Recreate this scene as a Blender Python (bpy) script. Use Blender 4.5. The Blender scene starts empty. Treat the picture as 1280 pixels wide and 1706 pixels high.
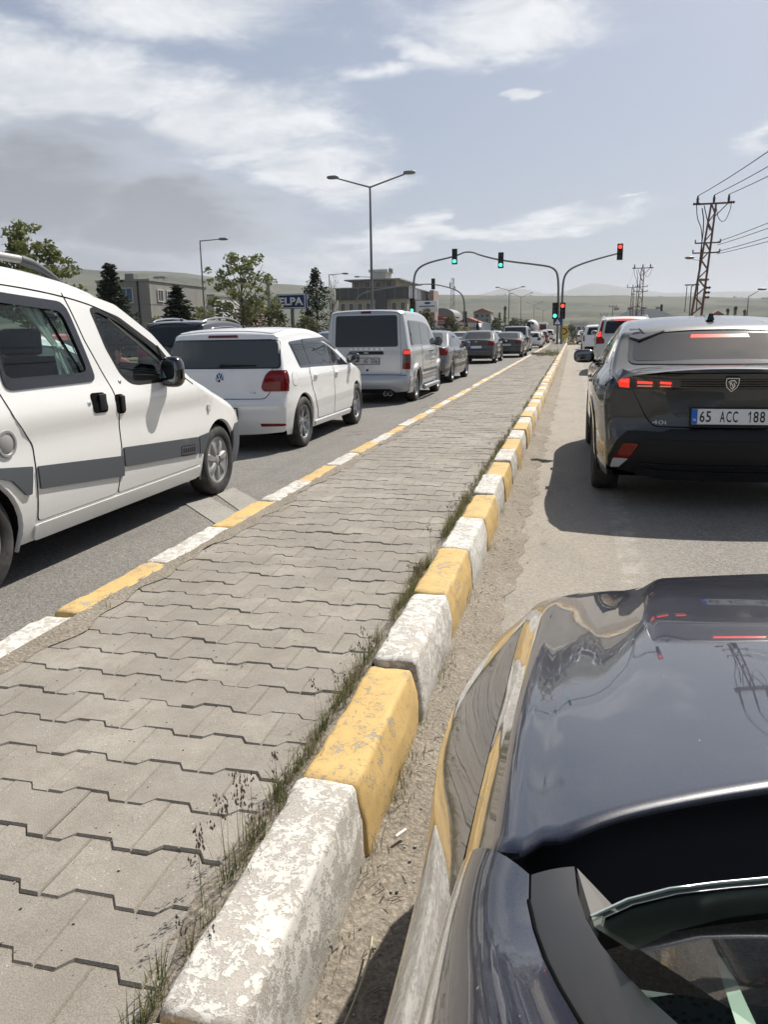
import bpy, bmesh, math, random
import numpy as np
from mathutils import Vector, Matrix
from mathutils.geometry import delaunay_2d_cdt
PI = math.pi
R = math.radians
random.seed(7)
RNG = np.random.default_rng(7)
scene = bpy.context.scene
C = scene.collection

# ---------------------------------------------------------------- camera
cam_data = bpy.data.cameras.new('camera')
cam = bpy.data.objects.new('camera', cam_data)
C.objects.link(cam)
PITCH, YAW, ROLL, EYE = 13.0116, 13.6665, 0.9, 1.34
cam.location = (0, 0, EYE)
cam.rotation_euler = (Matrix.Rotation(R(YAW), 3, 'Z') @ Matrix.Rotation(R(90 - PITCH), 3, 'X') @ Matrix.Rotation(R(-ROLL), 3, 'Z')).to_euler()
cam_data.sensor_fit = 'VERTICAL'
cam_data.sensor_height = 24.0
cam_data.lens = 18.02
cam_data.clip_start = 0.02
cam_data.clip_end = 60000
scene.camera = cam

# ---------------------------------------------------------------- sun and sky
SUN_AZ, SUN_EL = R(27), R(50)
sun_vec = Vector((math.sin(SUN_AZ) * math.cos(SUN_EL), math.cos(SUN_AZ) * math.cos(SUN_EL), math.sin(SUN_EL)))
sd = bpy.data.lights.new('sun', 'SUN')
sd.energy = 5.0
sd.angle = R(0.6)
sd.color = (1.0, 0.95, 0.87)
sun = bpy.data.objects.new('sun', sd)
C.objects.link(sun)
sun.rotation_euler = sun_vec.to_track_quat('Z', 'Y').to_euler()
scene.view_settings.view_transform = 'Standard'
scene.view_settings.look = 'None'
scene.view_settings.exposure = 0.5
scene.view_settings.gamma = 1.0
scene.view_settings.use_curve_mapping = False


class NT:
    """small helper for wiring shader nodes"""
    def __init__(self, tree):
        self.t = tree
        self.n = tree.nodes
        self.l = tree.links

    def put(self, sock, v):
        if hasattr(v, 'is_output') or isinstance(v, bpy.types.NodeSocket):
            self.l.new(v, sock)
        elif v is not None:
            if hasattr(sock, 'default_value'):
                try:
                    sock.default_value = v
                except TypeError:
                    sock.default_value = (*v, 1.0) if len(v) == 3 else v

    def new(self, kind, **kw):
        nd = self.n.new(kind)
        for k, v in kw.items():
            setattr(nd, k, v)
        return nd

    def m(self, op, a, b=None, c=None, clamp=False):
        nd = self.new('ShaderNodeMath', operation=op, use_clamp=clamp)
        for i, v in enumerate((a, b, c)):
            if v is not None:
                self.put(nd.inputs[i], v)
        return nd.outputs[0]

    def mix(self, f, a, b, blend='MIX'):
        nd = self.new('ShaderNodeMix', data_type='RGBA', blend_type=blend)
        self.put(nd.inputs[0], f)
        for s, v in ((nd.inputs[6], a), (nd.inputs[7], b)):
            self.put(s, (*v, 1.0) if isinstance(v, tuple) and len(v) == 3 else v)
        return nd.outputs[2]

    def noise(self, vec, scale, detail=3, rough=0.55, dist=0.0, out=0):
        nd = self.new('ShaderNodeTexNoise')
        if vec is not None:
            self.put(nd.inputs['Vector'], vec)
        nd.inputs['Scale'].default_value = scale
        nd.inputs['Detail'].default_value = detail
        nd.inputs['Roughness'].default_value = rough
        nd.inputs['Distortion'].default_value = dist
        return nd.outputs[out]

    def vor(self, vec, scale, feature='F1', out='Distance'):
        nd = self.new('ShaderNodeTexVoronoi', feature=feature)
        if vec is not None:
            self.put(nd.inputs['Vector'], vec)
        nd.inputs['Scale'].default_value = scale
        return nd.outputs[out]

    def step(self, v, lo, hi):
        nd = self.new('ShaderNodeMapRange', interpolation_type='SMOOTHSTEP')
        self.put(nd.inputs[0], v)
        nd.inputs[1].default_value = lo
        nd.inputs[2].default_value = hi
        return nd.outputs[0]

    def mapping(self, vec, scale=(1, 1, 1), loc=(0, 0, 0), rot=(0, 0, 0)):
        nd = self.new('ShaderNodeMapping')
        self.put(nd.inputs[0], vec)
        nd.inputs[1].default_value = loc
        nd.inputs[2].default_value = rot
        nd.inputs[3].default_value = scale
        return nd.outputs[0]


world = bpy.data.worlds.new('World')
scene.world = world
world.use_nodes = True
w = NT(world.node_tree)
w.n.clear()
tc = w.new('ShaderNodeTexCoord')
sep = w.new('ShaderNodeSeparateXYZ')
w.l.new(tc.outputs['Generated'], sep.inputs[0])
sx, sy, sz = sep.outputs
sky = w.new('ShaderNodeTexSky', sky_type='NISHITA')
sky.sun_disc = False
sky.sun_elevation = SUN_EL
sky.sun_rotation = SUN_AZ
sky.air_density = 1.0
sky.dust_density = 2.5
sky.ozone_density = 1.5
SKY_STRENGTH = 0.06
# thin haze whitens the sky evenly towards the horizon
elev = w.m('ARCSINE', sz)
azim = w.m('ARCTAN2', sx, sy)
skyc = w.mix(1.0, sky.outputs[0], (1, 1, 1), 'MULTIPLY')
hz = w.m('MULTIPLY', w.m('EXPONENT', w.m('MULTIPLY', w.m('MAXIMUM', elev, 0.0), -2.6)), 0.62)
K = 1.0 / SKY_STRENGTH
skyc = w.mix(w.m('ADD', hz, 0.12), skyc, (0.29 * K, 0.335 * K, 0.435 * K))
# cloud coordinates on a flat layer
den = w.m('ADD', w.m('MAXIMUM', sz, 0.0), 0.16)
cu = w.m('DIVIDE', sx, den)
cv = w.m('DIVIDE', sy, den)
cmb = w.new('ShaderNodeCombineXYZ')
w.put(cmb.inputs[0], cu)
w.put(cmb.inputs[1], cv)
cvec = cmb.outputs[0]
warp = w.noise(cvec, 1.6, 5, 0.6)
warp2 = w.noise(w.mapping(cvec, loc=(7, 3, 1)), 1.6, 5, 0.6)
fine = w.noise(w.mapping(cvec, scale=(1.0, 1.15, 1), rot=(0, 0, 0.5)), 3.4, 9, 0.66, 0.35)
azw = w.m('ADD', azim, w.m('MULTIPLY', w.m('SUBTRACT', warp, 0.5), 0.26))
elw = w.m('ADD', elev, w.m('MULTIPLY', w.m('SUBTRACT', warp2, 0.5), 0.13))


def blob(a, e, sa, se, tilt=0.0, amp=1.0):
    da = w.m('SUBTRACT', azw, R(a))
    de = w.m('SUBTRACT', elw, R(e))
    if tilt:
        de = w.m('SUBTRACT', de, w.m('MULTIPLY', da, tilt))
    q = w.m('ADD', w.m('POWER', w.m('DIVIDE', da, R(sa)), 2.0), w.m('POWER', w.m('DIVIDE', de, R(se)), 2.0))
    return w.m('MULTIPLY', w.m('EXPONENT', w.m('MULTIPLY', q, -1.0)), amp)


def union(lst):
    o = lst[0]
    for b in lst[1:]:
        o = w.m('MAXIMUM', o, b)
    return o


# (azimuth right of the road, elevation, half widths): the cloud masses of that hour
CLOUDS = [(-5.0, 18.9, 8.5, 2.9, 0.0, 1.0), (-11.5, 17.6, 3.5, 1.1, -0.25, 0.85), (-4.0, 16.6, 3.5, 1.2, -0.1, 0.8), (-27, 20.0, 11, 2.2, 0.0, 0.95), (-34, 15.0, 14, 3.0, -0.03, 1.05), (-23, 13.6, 9, 3.4, -0.12, 1.05), (-18.0, 10.8, 6.0, 2.5, -0.15, 0.95),
          (-2.7, 14.1, 1.5, .42, 0.1, 0.95), (-8, 6.9, 15, 1.25, 0.07, 0.85), (3.2, 8.7, 1.9, .34, 0.1, 0.62), (12.5, 13.0, 2.6, .9, 0.3, 0.9), (-22, 5.2, 14, 1.4, 0.0, 0.62), (-14, 16.4, 2.6, .9, .2, .62),
          (-2, 26, 14, 3.2, 0.0, 0.8), (30, 28, 18, 6, 0.1, 0.8), (60, 18, 20, 6, 0.0, 0.8), (-75, 22, 22, 9, 0.0, 0.9), (110, 30, 26, 9, 0.0, 0.8),
          (-130, 25, 30, 9, 0.1, 0.8), (165, 18, 28, 7, 0.0, 0.8), (0, 48, 40, 7, 0.0, 0.7)]
mask = union([blob(*b) for b in CLOUDS])
cl = w.m('ADD', mask, w.m('MULTIPLY', w.m('SUBTRACT', fine, 0.5), 0.95))
dens = w.step(cl, 0.24, 0.88)
# thick cloud shows a grey underside
DARKS = [(-40, 9.4, 13, 3.6, 0.0, 1.0), (-29, 8.2, 9, 2.9, -.05, 0.95), (-33, 12.2, 9, 1.6, 0.0, 0.6), (-38, 5, 20, 2.5, 0, .8), (70, 12, 20, 4, 0, 0.7), (-110, 14, 30, 5, 0, 0.8), (150, 12, 30, 4, 0, 0.8)]
dk = union([blob(*b) for b in DARKS])
dk = w.step(w.m('ADD', dk, w.m('MULTIPLY', w.m('SUBTRACT', fine, 0.5), 0.5)), 0.12, 0.85)
lit = w.mix(w.step(fine, 0.25, 0.75), (0.45 * K, 0.475 * K, 0.515 * K), (0.70 * K, 0.71 * K, 0.72 * K))
ccol = w.mix(dk, lit, (0.205 * K, 0.218 * K, 0.25 * K))
dens = w.m('MAXIMUM', w.m('MULTIPLY', dens, 0.92), w.m('MULTIPLY', dk, 0.9))
skyc = w.mix(dens, skyc, ccol)
bg = w.new('ShaderNodeBackground')
w.put(bg.inputs[0], skyc)
bg.inputs[1].default_value = SKY_STRENGTH
wo = w.new('ShaderNodeOutputWorld')
w.l.new(bg.outputs[0], wo.inputs[0])


# ---------------------------------------------------------------- helpers
def props(o, label=None, cat=None, group=None, kind=None):
    if label: o['label'] = label
    if cat: o['category'] = cat
    if group: o['group'] = group
    if kind: o['kind'] = kind
    return o


def thing(name, label, cat, loc=(0, 0, 0), rotz=0.0, group=None):
    o = bpy.data.objects.new(name, None)
    o.empty_display_size = 0.2
    C.objects.link(o)
    o.location = loc
    o.rotation_euler = (0, 0, rotz)
    return props(o, label, cat, group)


def link(name, me, parent=None, loc=None, rot=None):
    o = bpy.data.objects.new(name, me)
    C.objects.link(o)
    if parent is not None:
        o.parent = parent
    if loc is not None:
        o.location = loc
    if rot is not None:
        o.rotation_euler = rot
    return o


def copy_tree(o, parent=None):
    c = o.copy()
    C.objects.link(c)
    c.parent = parent
    for ch in list(o.children):
        copy_tree(ch, c)
    return c


def to_mesh(name, v, f, mats, mi=None, smooth=None):
    me = bpy.data.meshes.new(name)
    me.from_pydata([tuple(map(float, p)) for p in v], [], [tuple(map(int, q)) for q in f])
    for m_ in (mats if isinstance(mats, (list, tuple)) else [mats]):
        me.materials.append(m_)
    if mi is not None:
        me.polygons.foreach_set('material_index', np.array(mi, dtype=np.int32))
    if smooth is not None:
        me.polygons.foreach_set('use_smooth', np.ones(len(me.polygons), dtype=bool))
        if smooth < 179:
            me.set_sharp_from_angle(angle=R(smooth))
    me.update()
    return me


def frame(d):
    d = Vector(d).normalized()
    a = Vector((0, 0, 1)) if abs(d.z) < 0.95 else Vector((1, 0, 0))
    x = a.cross(d).normalized()
    return x, d.cross(x).normalized()


class MB:
    """collects polygons that become one mesh"""
    def __init__(self):
        self.v, self.f, self.mi = [], [], []
        self.cur = 0

    def add(self, v, f):
        b = len(self.v)
        self.v += [tuple(p) for p in v]
        self.f += [tuple(b + i for i in q) for q in f]
        self.mi += [self.cur] * len(f)
        return self

    def box(self, c, s, bev=0.0, rotz=0.0, rot=None):
        hx, hy, hz_ = s[0] / 2, s[1] / 2, s[2] / 2
        M_ = rot if rot is not None else Matrix.Rotation(rotz, 3, 'Z')
        if bev <= 0:
            p = [(-hx, -hy, -hz_), (hx, -hy, -hz_), (hx, hy, -hz_), (-hx, hy, -hz_), (-hx, -hy, hz_), (hx, -hy, hz_), (hx, hy, hz_), (-hx, hy, hz_)]
            q = [(0, 3, 2, 1), (4, 5, 6, 7), (0, 1, 5, 4), (1, 2, 6, 5), (2, 3, 7, 6), (3, 0, 4, 7)]
        else:
            bm = bmesh.new()
            bmesh.ops.create_cube(bm, size=1)
            for v_ in bm.verts:
                v_.co = (v_.co.x * 2 * hx, v_.co.y * 2 * hy, v_.co.z * 2 * hz_)
            bmesh.ops.bevel(bm, geom=bm.edges[:], offset=min(bev, hx * .9, hy * .9, hz_ * .9), segments=2, profile=0.6, affect='EDGES')
            bm.verts.index_update()
            p = [tuple(v_.co) for v_ in bm.verts]
            q = [tuple(v_.index for v_ in f_.verts) for f_ in bm.faces]
            bm.free()
        self.add([tuple(Vector(c) + M_ @ Vector(k)) for k in p], q)
        return self

    def tube(self, pts, r, n=8, cap=True):
        pts = [Vector(p) for p in pts]
        rs = r if isinstance(r, (list, tuple)) else [r] * len(pts)
        rings = []
        px = None
        for i, p in enumerate(pts):
            d = (pts[min(i + 1, len(pts) - 1)] - pts[max(i - 1, 0)])
            if d.length < 1e-9:
                d = Vector((0, 0, 1))
            d.normalize()
            if px is None:
                x, y = frame(d)
            else:
                x = (px - d * px.dot(d))
                x = x.normalized() if x.length > 1e-6 else frame(d)[0]
                y = d.cross(x)
            px = x
            rings.append([p + (x * math.cos(2 * PI * k / n) + y * math.sin(2 * PI * k / n)) * rs[i] for k in range(n)])
        v = [q for rg in rings for q in rg]
        f = []
        for i in range(len(pts) - 1):
            for k in range(n):
                a, b = i * n + k, i * n + (k + 1) % n
                f.append((a, b, b + n, a + n))
        if cap:
            f.append(tuple(range(n - 1, -1, -1)))
            f.append(tuple((len(pts) - 1) * n + k for k in range(n)))
        return self.add(v, f)

    def lathe(self, prof, n=24, axis='X', c=(0, 0, 0), a0=0.0, a1=2 * PI):
        """prof: list of (radius, along axis)"""
        v, f = [], []
        full = abs(a1 - a0 - 2 * PI) < 1e-6
        m_ = n if full else n + 1
        for (r_, h) in prof:
            for k in range(m_):
                t = a0 + (a1 - a0) * k / n
                p = {'X': (h, r_ * math.cos(t), r_ * math.sin(t)), 'Y': (r_ * math.sin(t), h, r_ * math.cos(t)), 'Z': (r_ * math.cos(t), r_ * math.sin(t), h)}[axis]
                v.append((p[0] + c[0], p[1] + c[1], p[2] + c[2]))
        for i in range(len(prof) - 1):
            for k in range(n):
                a, b = i * m_ + k, i * m_ + (k + 1) % m_
                f.append((a, b, b + m_, a + m_))
        return self.add(v, f)

    def prism(self, poly, d0, d1, plane='YZ'):
        """extrude a 2D polygon between two depths"""
        def P(a, b, d):
            return {'YZ': (d, a, b), 'XZ': (a, d, b), 'XY': (a, b, d)}[plane]
        n = len(poly)
        v = [P(a, b, d0) for a, b in poly] + [P(a, b, d1) for a, b in poly]
        f = [tuple(range(n))[::-1], tuple(range(n, 2 * n))]
        f += [(i, (i + 1) % n, n + (i + 1) % n, n + i) for i in range(n)]
        return self.add(v, f)

    def ell(self, c, s, n=12, m_=8, pw=1.0):
        """superellipsoid blob"""
        v, f = [], []
        sg = lambda q: math.copysign(abs(q) ** pw, q)
        for i in range(m_ + 1):
            b = -PI / 2 + PI * i / m_
            for k in range(n):
                a = 2 * PI * k / n
                v.append((c[0] + s[0] * sg(math.cos(b)) * sg(math.cos(a)), c[1] + s[1] * sg(math.cos(b)) * sg(math.sin(a)), c[2] + s[2] * sg(math.sin(b))))
        for i in range(m_):
            for k in range(n):
                f.append((i * n + k, i * n + (k + 1) % n, (i + 1) * n + (k + 1) % n, (i + 1) * n + k))
        return self.add(v, f)

    def mesh(self, name, mats, smooth=None):
        return to_mesh(name, self.v, self.f, mats, self.mi, smooth)

    def build(self, name, mats, parent=None, smooth=None, loc=None, rot=None):
        me = self.mesh(name, mats, smooth)
        bm = bmesh.new()
        bm.from_mesh(me)
        bmesh.ops.recalc_face_normals(bm, faces=bm.faces[:])
        bm.to_mesh(me)
        bm.free()
        if smooth is not None:
            me.polygons.foreach_set('use_smooth', np.ones(len(me.polygons), dtype=bool))
            me.set_sharp_from_angle(angle=R(smooth))
        return link(name, me, parent, loc, rot)


def chaikin(pts, n=3, closed=False):
    p = np.array(pts, float)
    for _ in range(n):
        if closed:
            q = np.roll(p, -1, axis=0)
            p = np.stack([p * .75 + q * .25, p * .25 + q * .75], 1).reshape(-1, p.shape[1])
        else:
            a, b = p[:-1], p[1:]
            m_ = np.stack([a * .75 + b * .25, a * .25 + b * .75], 1).reshape(-1, p.shape[1])
            p = np.vstack([p[:1], m_, p[-1:]])
    return p


def roundpoly(poly, r=0.03, n=3):
    """round every corner of a polygon with radius-like cut r"""
    P_ = [np.array(q, float) for q in poly]
    out = []
    for i, p in enumerate(P_):
        a, b = P_[i - 1], P_[(i + 1) % len(P_)]
        da, db = a - p, b - p
        la, lb = np.linalg.norm(da), np.linalg.norm(db)
        k = min(r, la * .45, lb * .45)
        s, e = p + da / la * k, p + db / lb * k
        for j in range(n + 1):
            t = j / n
            out.append((1 - t) ** 2 * s + 2 * t * (1 - t) * p + t * t * e)
    return [tuple(q) for q in out]


_fontcache = {}


def text_mesh(txt, size, depth, mat_, spacing=1.0, align='CENTER', bold=0.0):
    cu_ = bpy.data.curves.new('lettering', 'FONT')
    cu_.body = txt
    cu_.size = size
    cu_.extrude = depth
    cu_.offset = bold
    cu_.space_character = spacing
    cu_.align_x = align
    cu_.align_y = 'CENTER'
    cu_.resolution_u = 3
    o = bpy.data.objects.new('lettering', cu_)
    me = bpy.data.meshes.new_from_object(o)
    bpy.data.objects.remove(o)
    bpy.data.curves.remove(cu_)
    me.materials.clear()
    me.materials.append(mat_)
    return me


def fit_text(txt, wd, ht, depth, mat_, bold=0.0, spacing=1.0):
    """lettering stretched to a given width and height, in the XZ plane facing -Y"""
    me = text_mesh(txt, 1.0, 0.0, mat_, spacing, bold=bold)
    co = np.array([v_.co[:] for v_ in me.vertices])
    mn, mx = co.min(0), co.max(0)
    bm = bmesh.new()
    bm.from_mesh(me)
    r_ = bmesh.ops.extrude_face_region(bm, geom=bm.faces[:])
    for el in r_['geom']:
        if isinstance(el, bmesh.types.BMVert):
            el.co.z += 1.0
    for v_ in bm.verts:
        x, y, z = v_.co
        v_.co = ((x - (mn[0] + mx[0]) / 2) * wd / (mx[0] - mn[0]), -depth * z, (y - (mn[1] + mx[1]) / 2) * ht / (mx[1] - mn[1]))
    bmesh.ops.recalc_face_normals(bm, faces=bm.faces[:])
    bm.to_mesh(me)
    bm.free()
    return me


# ---------------------------------------------------------------- materials
def pbr(name, col, rough=0.6, metal=0.0, coat=0.0, spec=0.5, emit=None, emit_s=0.0, trans=0.0):
    m_ = bpy.data.materials.new(name)
    m_.use_nodes = True
    b = m_.node_tree.nodes['Principled BSDF']
    b.inputs['Base Color'].default_value = (*col, 1)
    b.inputs['Roughness'].default_value = rough
    b.inputs['Metallic'].default_value = metal
    b.inputs['Coat Weight'].default_value = coat
    b.inputs['Coat Roughness'].default_value = 0.04
    b.inputs['Specular IOR Level'].default_value = spec
    if emit:
        b.inputs['Emission Color'].default_value = (*emit, 1)
        b.inputs['Emission Strength'].default_value = emit_s
    b.inputs['Transmission Weight'].default_value = trans
    return m_


def nodes_of(m_):
    return NT(m_.node_tree), m_.node_tree.nodes['Principled BSDF']


def bump(k, b, h, strength, dist=0.01):
    nd = k.new('ShaderNodeBump')
    nd.inputs['Strength'].default_value = strength
    nd.inputs['Distance'].default_value = dist
    k.put(nd.inputs['Height'], h)
    k.l.new(nd.outputs[0], b.inputs['Normal'])


def paint(name, col, metal=0.0, rough=0.4, dust=0.12, dustcol=(0.30, 0.27, 0.23)):
    """car paint under clear coat with a film of road dust, thicker low down"""
    m_ = pbr(name, col, rough, metal, 1.0)
    k, b = nodes_of(m_)
    g = k.new('ShaderNodeTexCoord')
    n1 = k.noise(g.outputs['Object'], 2.2, 5, 0.65)
    n2 = k.noise(g.outputs['Object'], 60, 3, 0.6)
    sp = k.new('ShaderNodeSeparateXYZ')
    k.l.new(g.outputs['Object'], sp.inputs[0])
    low = k.m('SUBTRACT', 1.0, k.step(sp.outputs[2], 0.15, 0.75))
    amt = k.m('MULTIPLY', k.m('ADD', k.m('MULTIPLY', n1, 0.6), k.m('MULTIPLY', low, 1.3)), dust)
    amt = k.m('MULTIPLY', amt, k.m('ADD', 0.6, k.m('MULTIPLY', n2, 0.8)), clamp=True)
    k.l.new(k.mix(amt, col, dustcol), b.inputs['Base Color'])
    k.l.new(k.m('ADD', 0.02, k.m('MULTIPLY', amt, 0.5)), b.inputs['Coat Roughness'])
    return m_


M = {}
M['white_paint'] = paint('white_paint', (0.74, 0.74, 0.72), dust=0.16)
M['white_clean'] = paint('white_clean', (0.76, 0.765, 0.76), dust=0.08)
M['silver_paint'] = paint('silver_paint', (0.46, 0.475, 0.49), 0.35, 0.38, 0.14)
M['grey_paint'] = paint('grey_paint', (0.12, 0.13, 0.14), 0.5, 0.35, 0.10)
M['dark_grey_paint'] = paint('dark_grey_paint', (0.040, 0.043, 0.047), 0.4, 0.35, 0.08)
M['black_paint'] = paint('black_paint', (0.012, 0.013, 0.016), 0.0, 0.3, 0.06)
M['olive_grey_paint'] = paint('olive_grey_paint', (0.046, 0.047, 0.045), 0.75, 0.36, 0.06)
M['beige_white_paint'] = paint('beige_white_paint', (0.55, 0.54, 0.50), 0.2, 0.4, 0.12)
M['red_paint'] = paint('red_paint', (0.35, 0.05, 0.035), 0.1, 0.35, 0.08)
M['brown_paint'] = paint('brown_paint', (0.13, 0.055, 0.04), 0.3, 0.35, 0.08)
M['orange_paint'] = paint('orange_paint', (0.32, 0.10, 0.04), 0.2, 0.35, 0.08)
M['blue_paint'] = paint('blue_paint', (0.03, 0.06, 0.22), 0.2, 0.35, 0.08)
M['navy_black'] = pbr('navy_black', (0.010, 0.013, 0.024), 0.30, 0.0, 1.0)
k, b = nodes_of(M['navy_black'])
g = k.new('ShaderNodeTexCoord')
sc1 = k.noise(g.outputs['Object'], 9, 6, 0.7)
sc2 = k.vor(k.mapping(g.outputs['Object'], scale=(1, .45, 1), rot=(0, 0, .6)), 38)
dustm = k.m('MULTIPLY', k.step(sc1, 0.45, 0.85), 0.035)
specks = k.m('MULTIPLY', k.m('LESS_THAN', sc2, 0.035), k.step(k.noise(g.outputs['Object'], 5, 2), 0.5, 0.62))
amt = k.m('ADD', dustm, k.m('MULTIPLY', specks, 0.35), clamp=True)
k.l.new(k.mix(amt, (0.010, 0.013, 0.026), (0.45, 0.42, 0.38)), b.inputs['Base Color'])
k.l.new(k.m('ADD', 0.015, k.m('MULTIPLY', amt, 1.5)), b.inputs['Coat Roughness'])
fl = k.vor(g.outputs['Object'], 900, out='Color')
k.l.new(k.m('MULTIPLY', k.m('GREATER_THAN', k.noise(g.outputs['Object'], 700, 1), 0.62), 0.5), b.inputs['Metallic'])
M['glass'] = pbr('dark_glass', (0.010, 0.013, 0.014), 0.02, 0.0, 0.0, 0.6)
M['glass_grey'] = pbr('grey_tinted_glass', (0.055, 0.066, 0.066), 0.03, 0.0, 0.0, 0.6)
M['black_trim'] = pbr('black_trim', (0.012, 0.012, 0.013), 0.5, spec=0.25)
M['mirror'] = pbr('dim_mirror', (0.16, 0.17, 0.18), 0.04, 1.0)
M['gloss_black'] = pbr('gloss_black', (0.008, 0.008, 0.010), 0.12, 0, 0.6)
M['grey_trim'] = pbr('grey_plastic', (0.060, 0.068, 0.078), 0.55)
M['well'] = pbr('wheel_well', (0.006, 0.006, 0.006), 0.9, spec=0.1)
M['gap'] = pbr('shut_gap', (0.004, 0.004, 0.004), 0.9, spec=0.05)
M['tyre'] = pbr('tyre_rubber', (0.022, 0.021, 0.020), 0.8)
k, b = nodes_of(M['tyre'])
g = k.new('ShaderNodeTexCoord')
k.l.new(k.mix(k.step(k.noise(g.outputs['Object'], 7, 5, .7), .4, .75), (0.018, 0.018, 0.018), (0.075, 0.068, 0.06)), b.inputs['Base Color'])
M['rim'] = pbr('alloy', (0.42, 0.43, 0.44), 0.32, 0.8)
M['rim_dull'] = pbr('silver_wheel_cover', (0.30, 0.30, 0.295), 0.5, 0.25)
M['rim_dark'] = pbr('dark_alloy', (0.05, 0.05, 0.055), 0.4, 0.6)
M['chrome'] = pbr('chrome', (0.72, 0.73, 0.75), 0.10, 1.0)
M['red_lens'] = pbr('red_lens', (0.17, 0.006, 0.007), 0.10, 0, 0.0, 0.35)
M['red_dark'] = pbr('dark_red_lens', (0.10, 0.008, 0.008), 0.12, 0, 0.8)
M['red_lit'] = pbr('lit_brake_lamp', (0.6, 0.03, 0.02), 0.2, emit=(1.0, 0.035, 0.025), emit_s=1.5)
M['red_core'] = pbr('lit_brake_core', (0.8, 0.1, 0.07), 0.2, emit=(1.0, 0.22, 0.16), emit_s=4.0)
M['red_glow'] = pbr('dim_lit_lens', (0.4, 0.02, 0.015), 0.15, 0, 0.8, emit=(1.0, 0.04, 0.02), emit_s=0.55)
M['clear_lens'] = pbr('clear_lens', (0.55, 0.56, 0.57), 0.08, 0.3, 1.0)
M['amber_lens'] = pbr('amber_lens', (0.5, 0.16, 0.02), 0.12, 0, 0.8)
M['plate'] = pbr('plate_white', (0.72, 0.72, 0.70), 0.4)
M['plate_dirty'] = pbr('plate_dirty', (0.48, 0.47, 0.44), 0.5)
M['plate_blue'] = pbr('plate_blue', (0.01, 0.12, 0.50), 0.4)
M['ink'] = pbr('black_lettering', (0.012, 0.012, 0.014), 0.5)
M['white_ink'] = pbr('white_lettering', (0.8, 0.8, 0.8), 0.5)
M['seat'] = pbr('seat_cloth', (0.035, 0.042, 0.048), 0.9)
M['inside'] = pbr('dark_interior', (0.020, 0.022, 0.025), 0.85)
M['curtain'] = pbr('curtain_cloth', (0.50, 0.52, 0.46), 0.9)
M['skin'] = pbr('skin', (0.36, 0.19, 0.12), 0.55)
M['hair'] = pbr('dark_hair', (0.010, 0.008, 0.007), 0.6)
M['shirt'] = pbr('striped_shirt', (0.45, 0.5, 0.6), 0.8)
k, b = nodes_of(M['shirt'])
g = k.new('ShaderNodeTexCoord')
wv = k.new('ShaderNodeTexWave', wave_type='BANDS', bands_direction='DIAGONAL')
k.l.new(g.outputs['Object'], wv.inputs[0])
wv.inputs['Scale'].default_value = 14
k.l.new(k.mix(k.step(wv.outputs[0], .55, .7), (0.55, 0.6, 0.68), (0.08, 0.13, 0.25)), b.inputs['Base Color'])


def see_glass(name, tint, refl=0.06):
    m_ = bpy.data.materials.new(name)
    m_.use_nodes = True
    k = NT(m_.node_tree)
    k.n.clear()
    o = k.new('ShaderNodeOutputMaterial')
    t = k.new('ShaderNodeBsdfTransparent')
    t.inputs[0].default_value = (*tint, 1)
    gl = k.new('ShaderNodeBsdfGlossy')
    gl.inputs['Roughness'].default_value = 0.02
    fr = k.new('ShaderNodeFresnel')
    ge = k.new('ShaderNodeNewGeometry')
    k.put(fr.inputs[0], k.m('ADD', 1.45, k.m('MULTIPLY', ge.outputs['Backfacing'], 1 / 1.45 - 1.45)))
    mx = k.new('ShaderNodeMixShader')
    k.put(mx.inputs[0], fr.outputs[0])
    k.l.new(t.outputs[0], mx.inputs[1])
    k.l.new(gl.outputs[0], mx.inputs[2])
    k.l.new(mx.outputs[0], o.inputs[0])
    return m_


M['see_glass'] = see_glass('green_tinted_glass', (0.66, 0.80, 0.78))
M['clear_glass'] = see_glass('clear_glass', (0.80, 0.88, 0.85))


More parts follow.
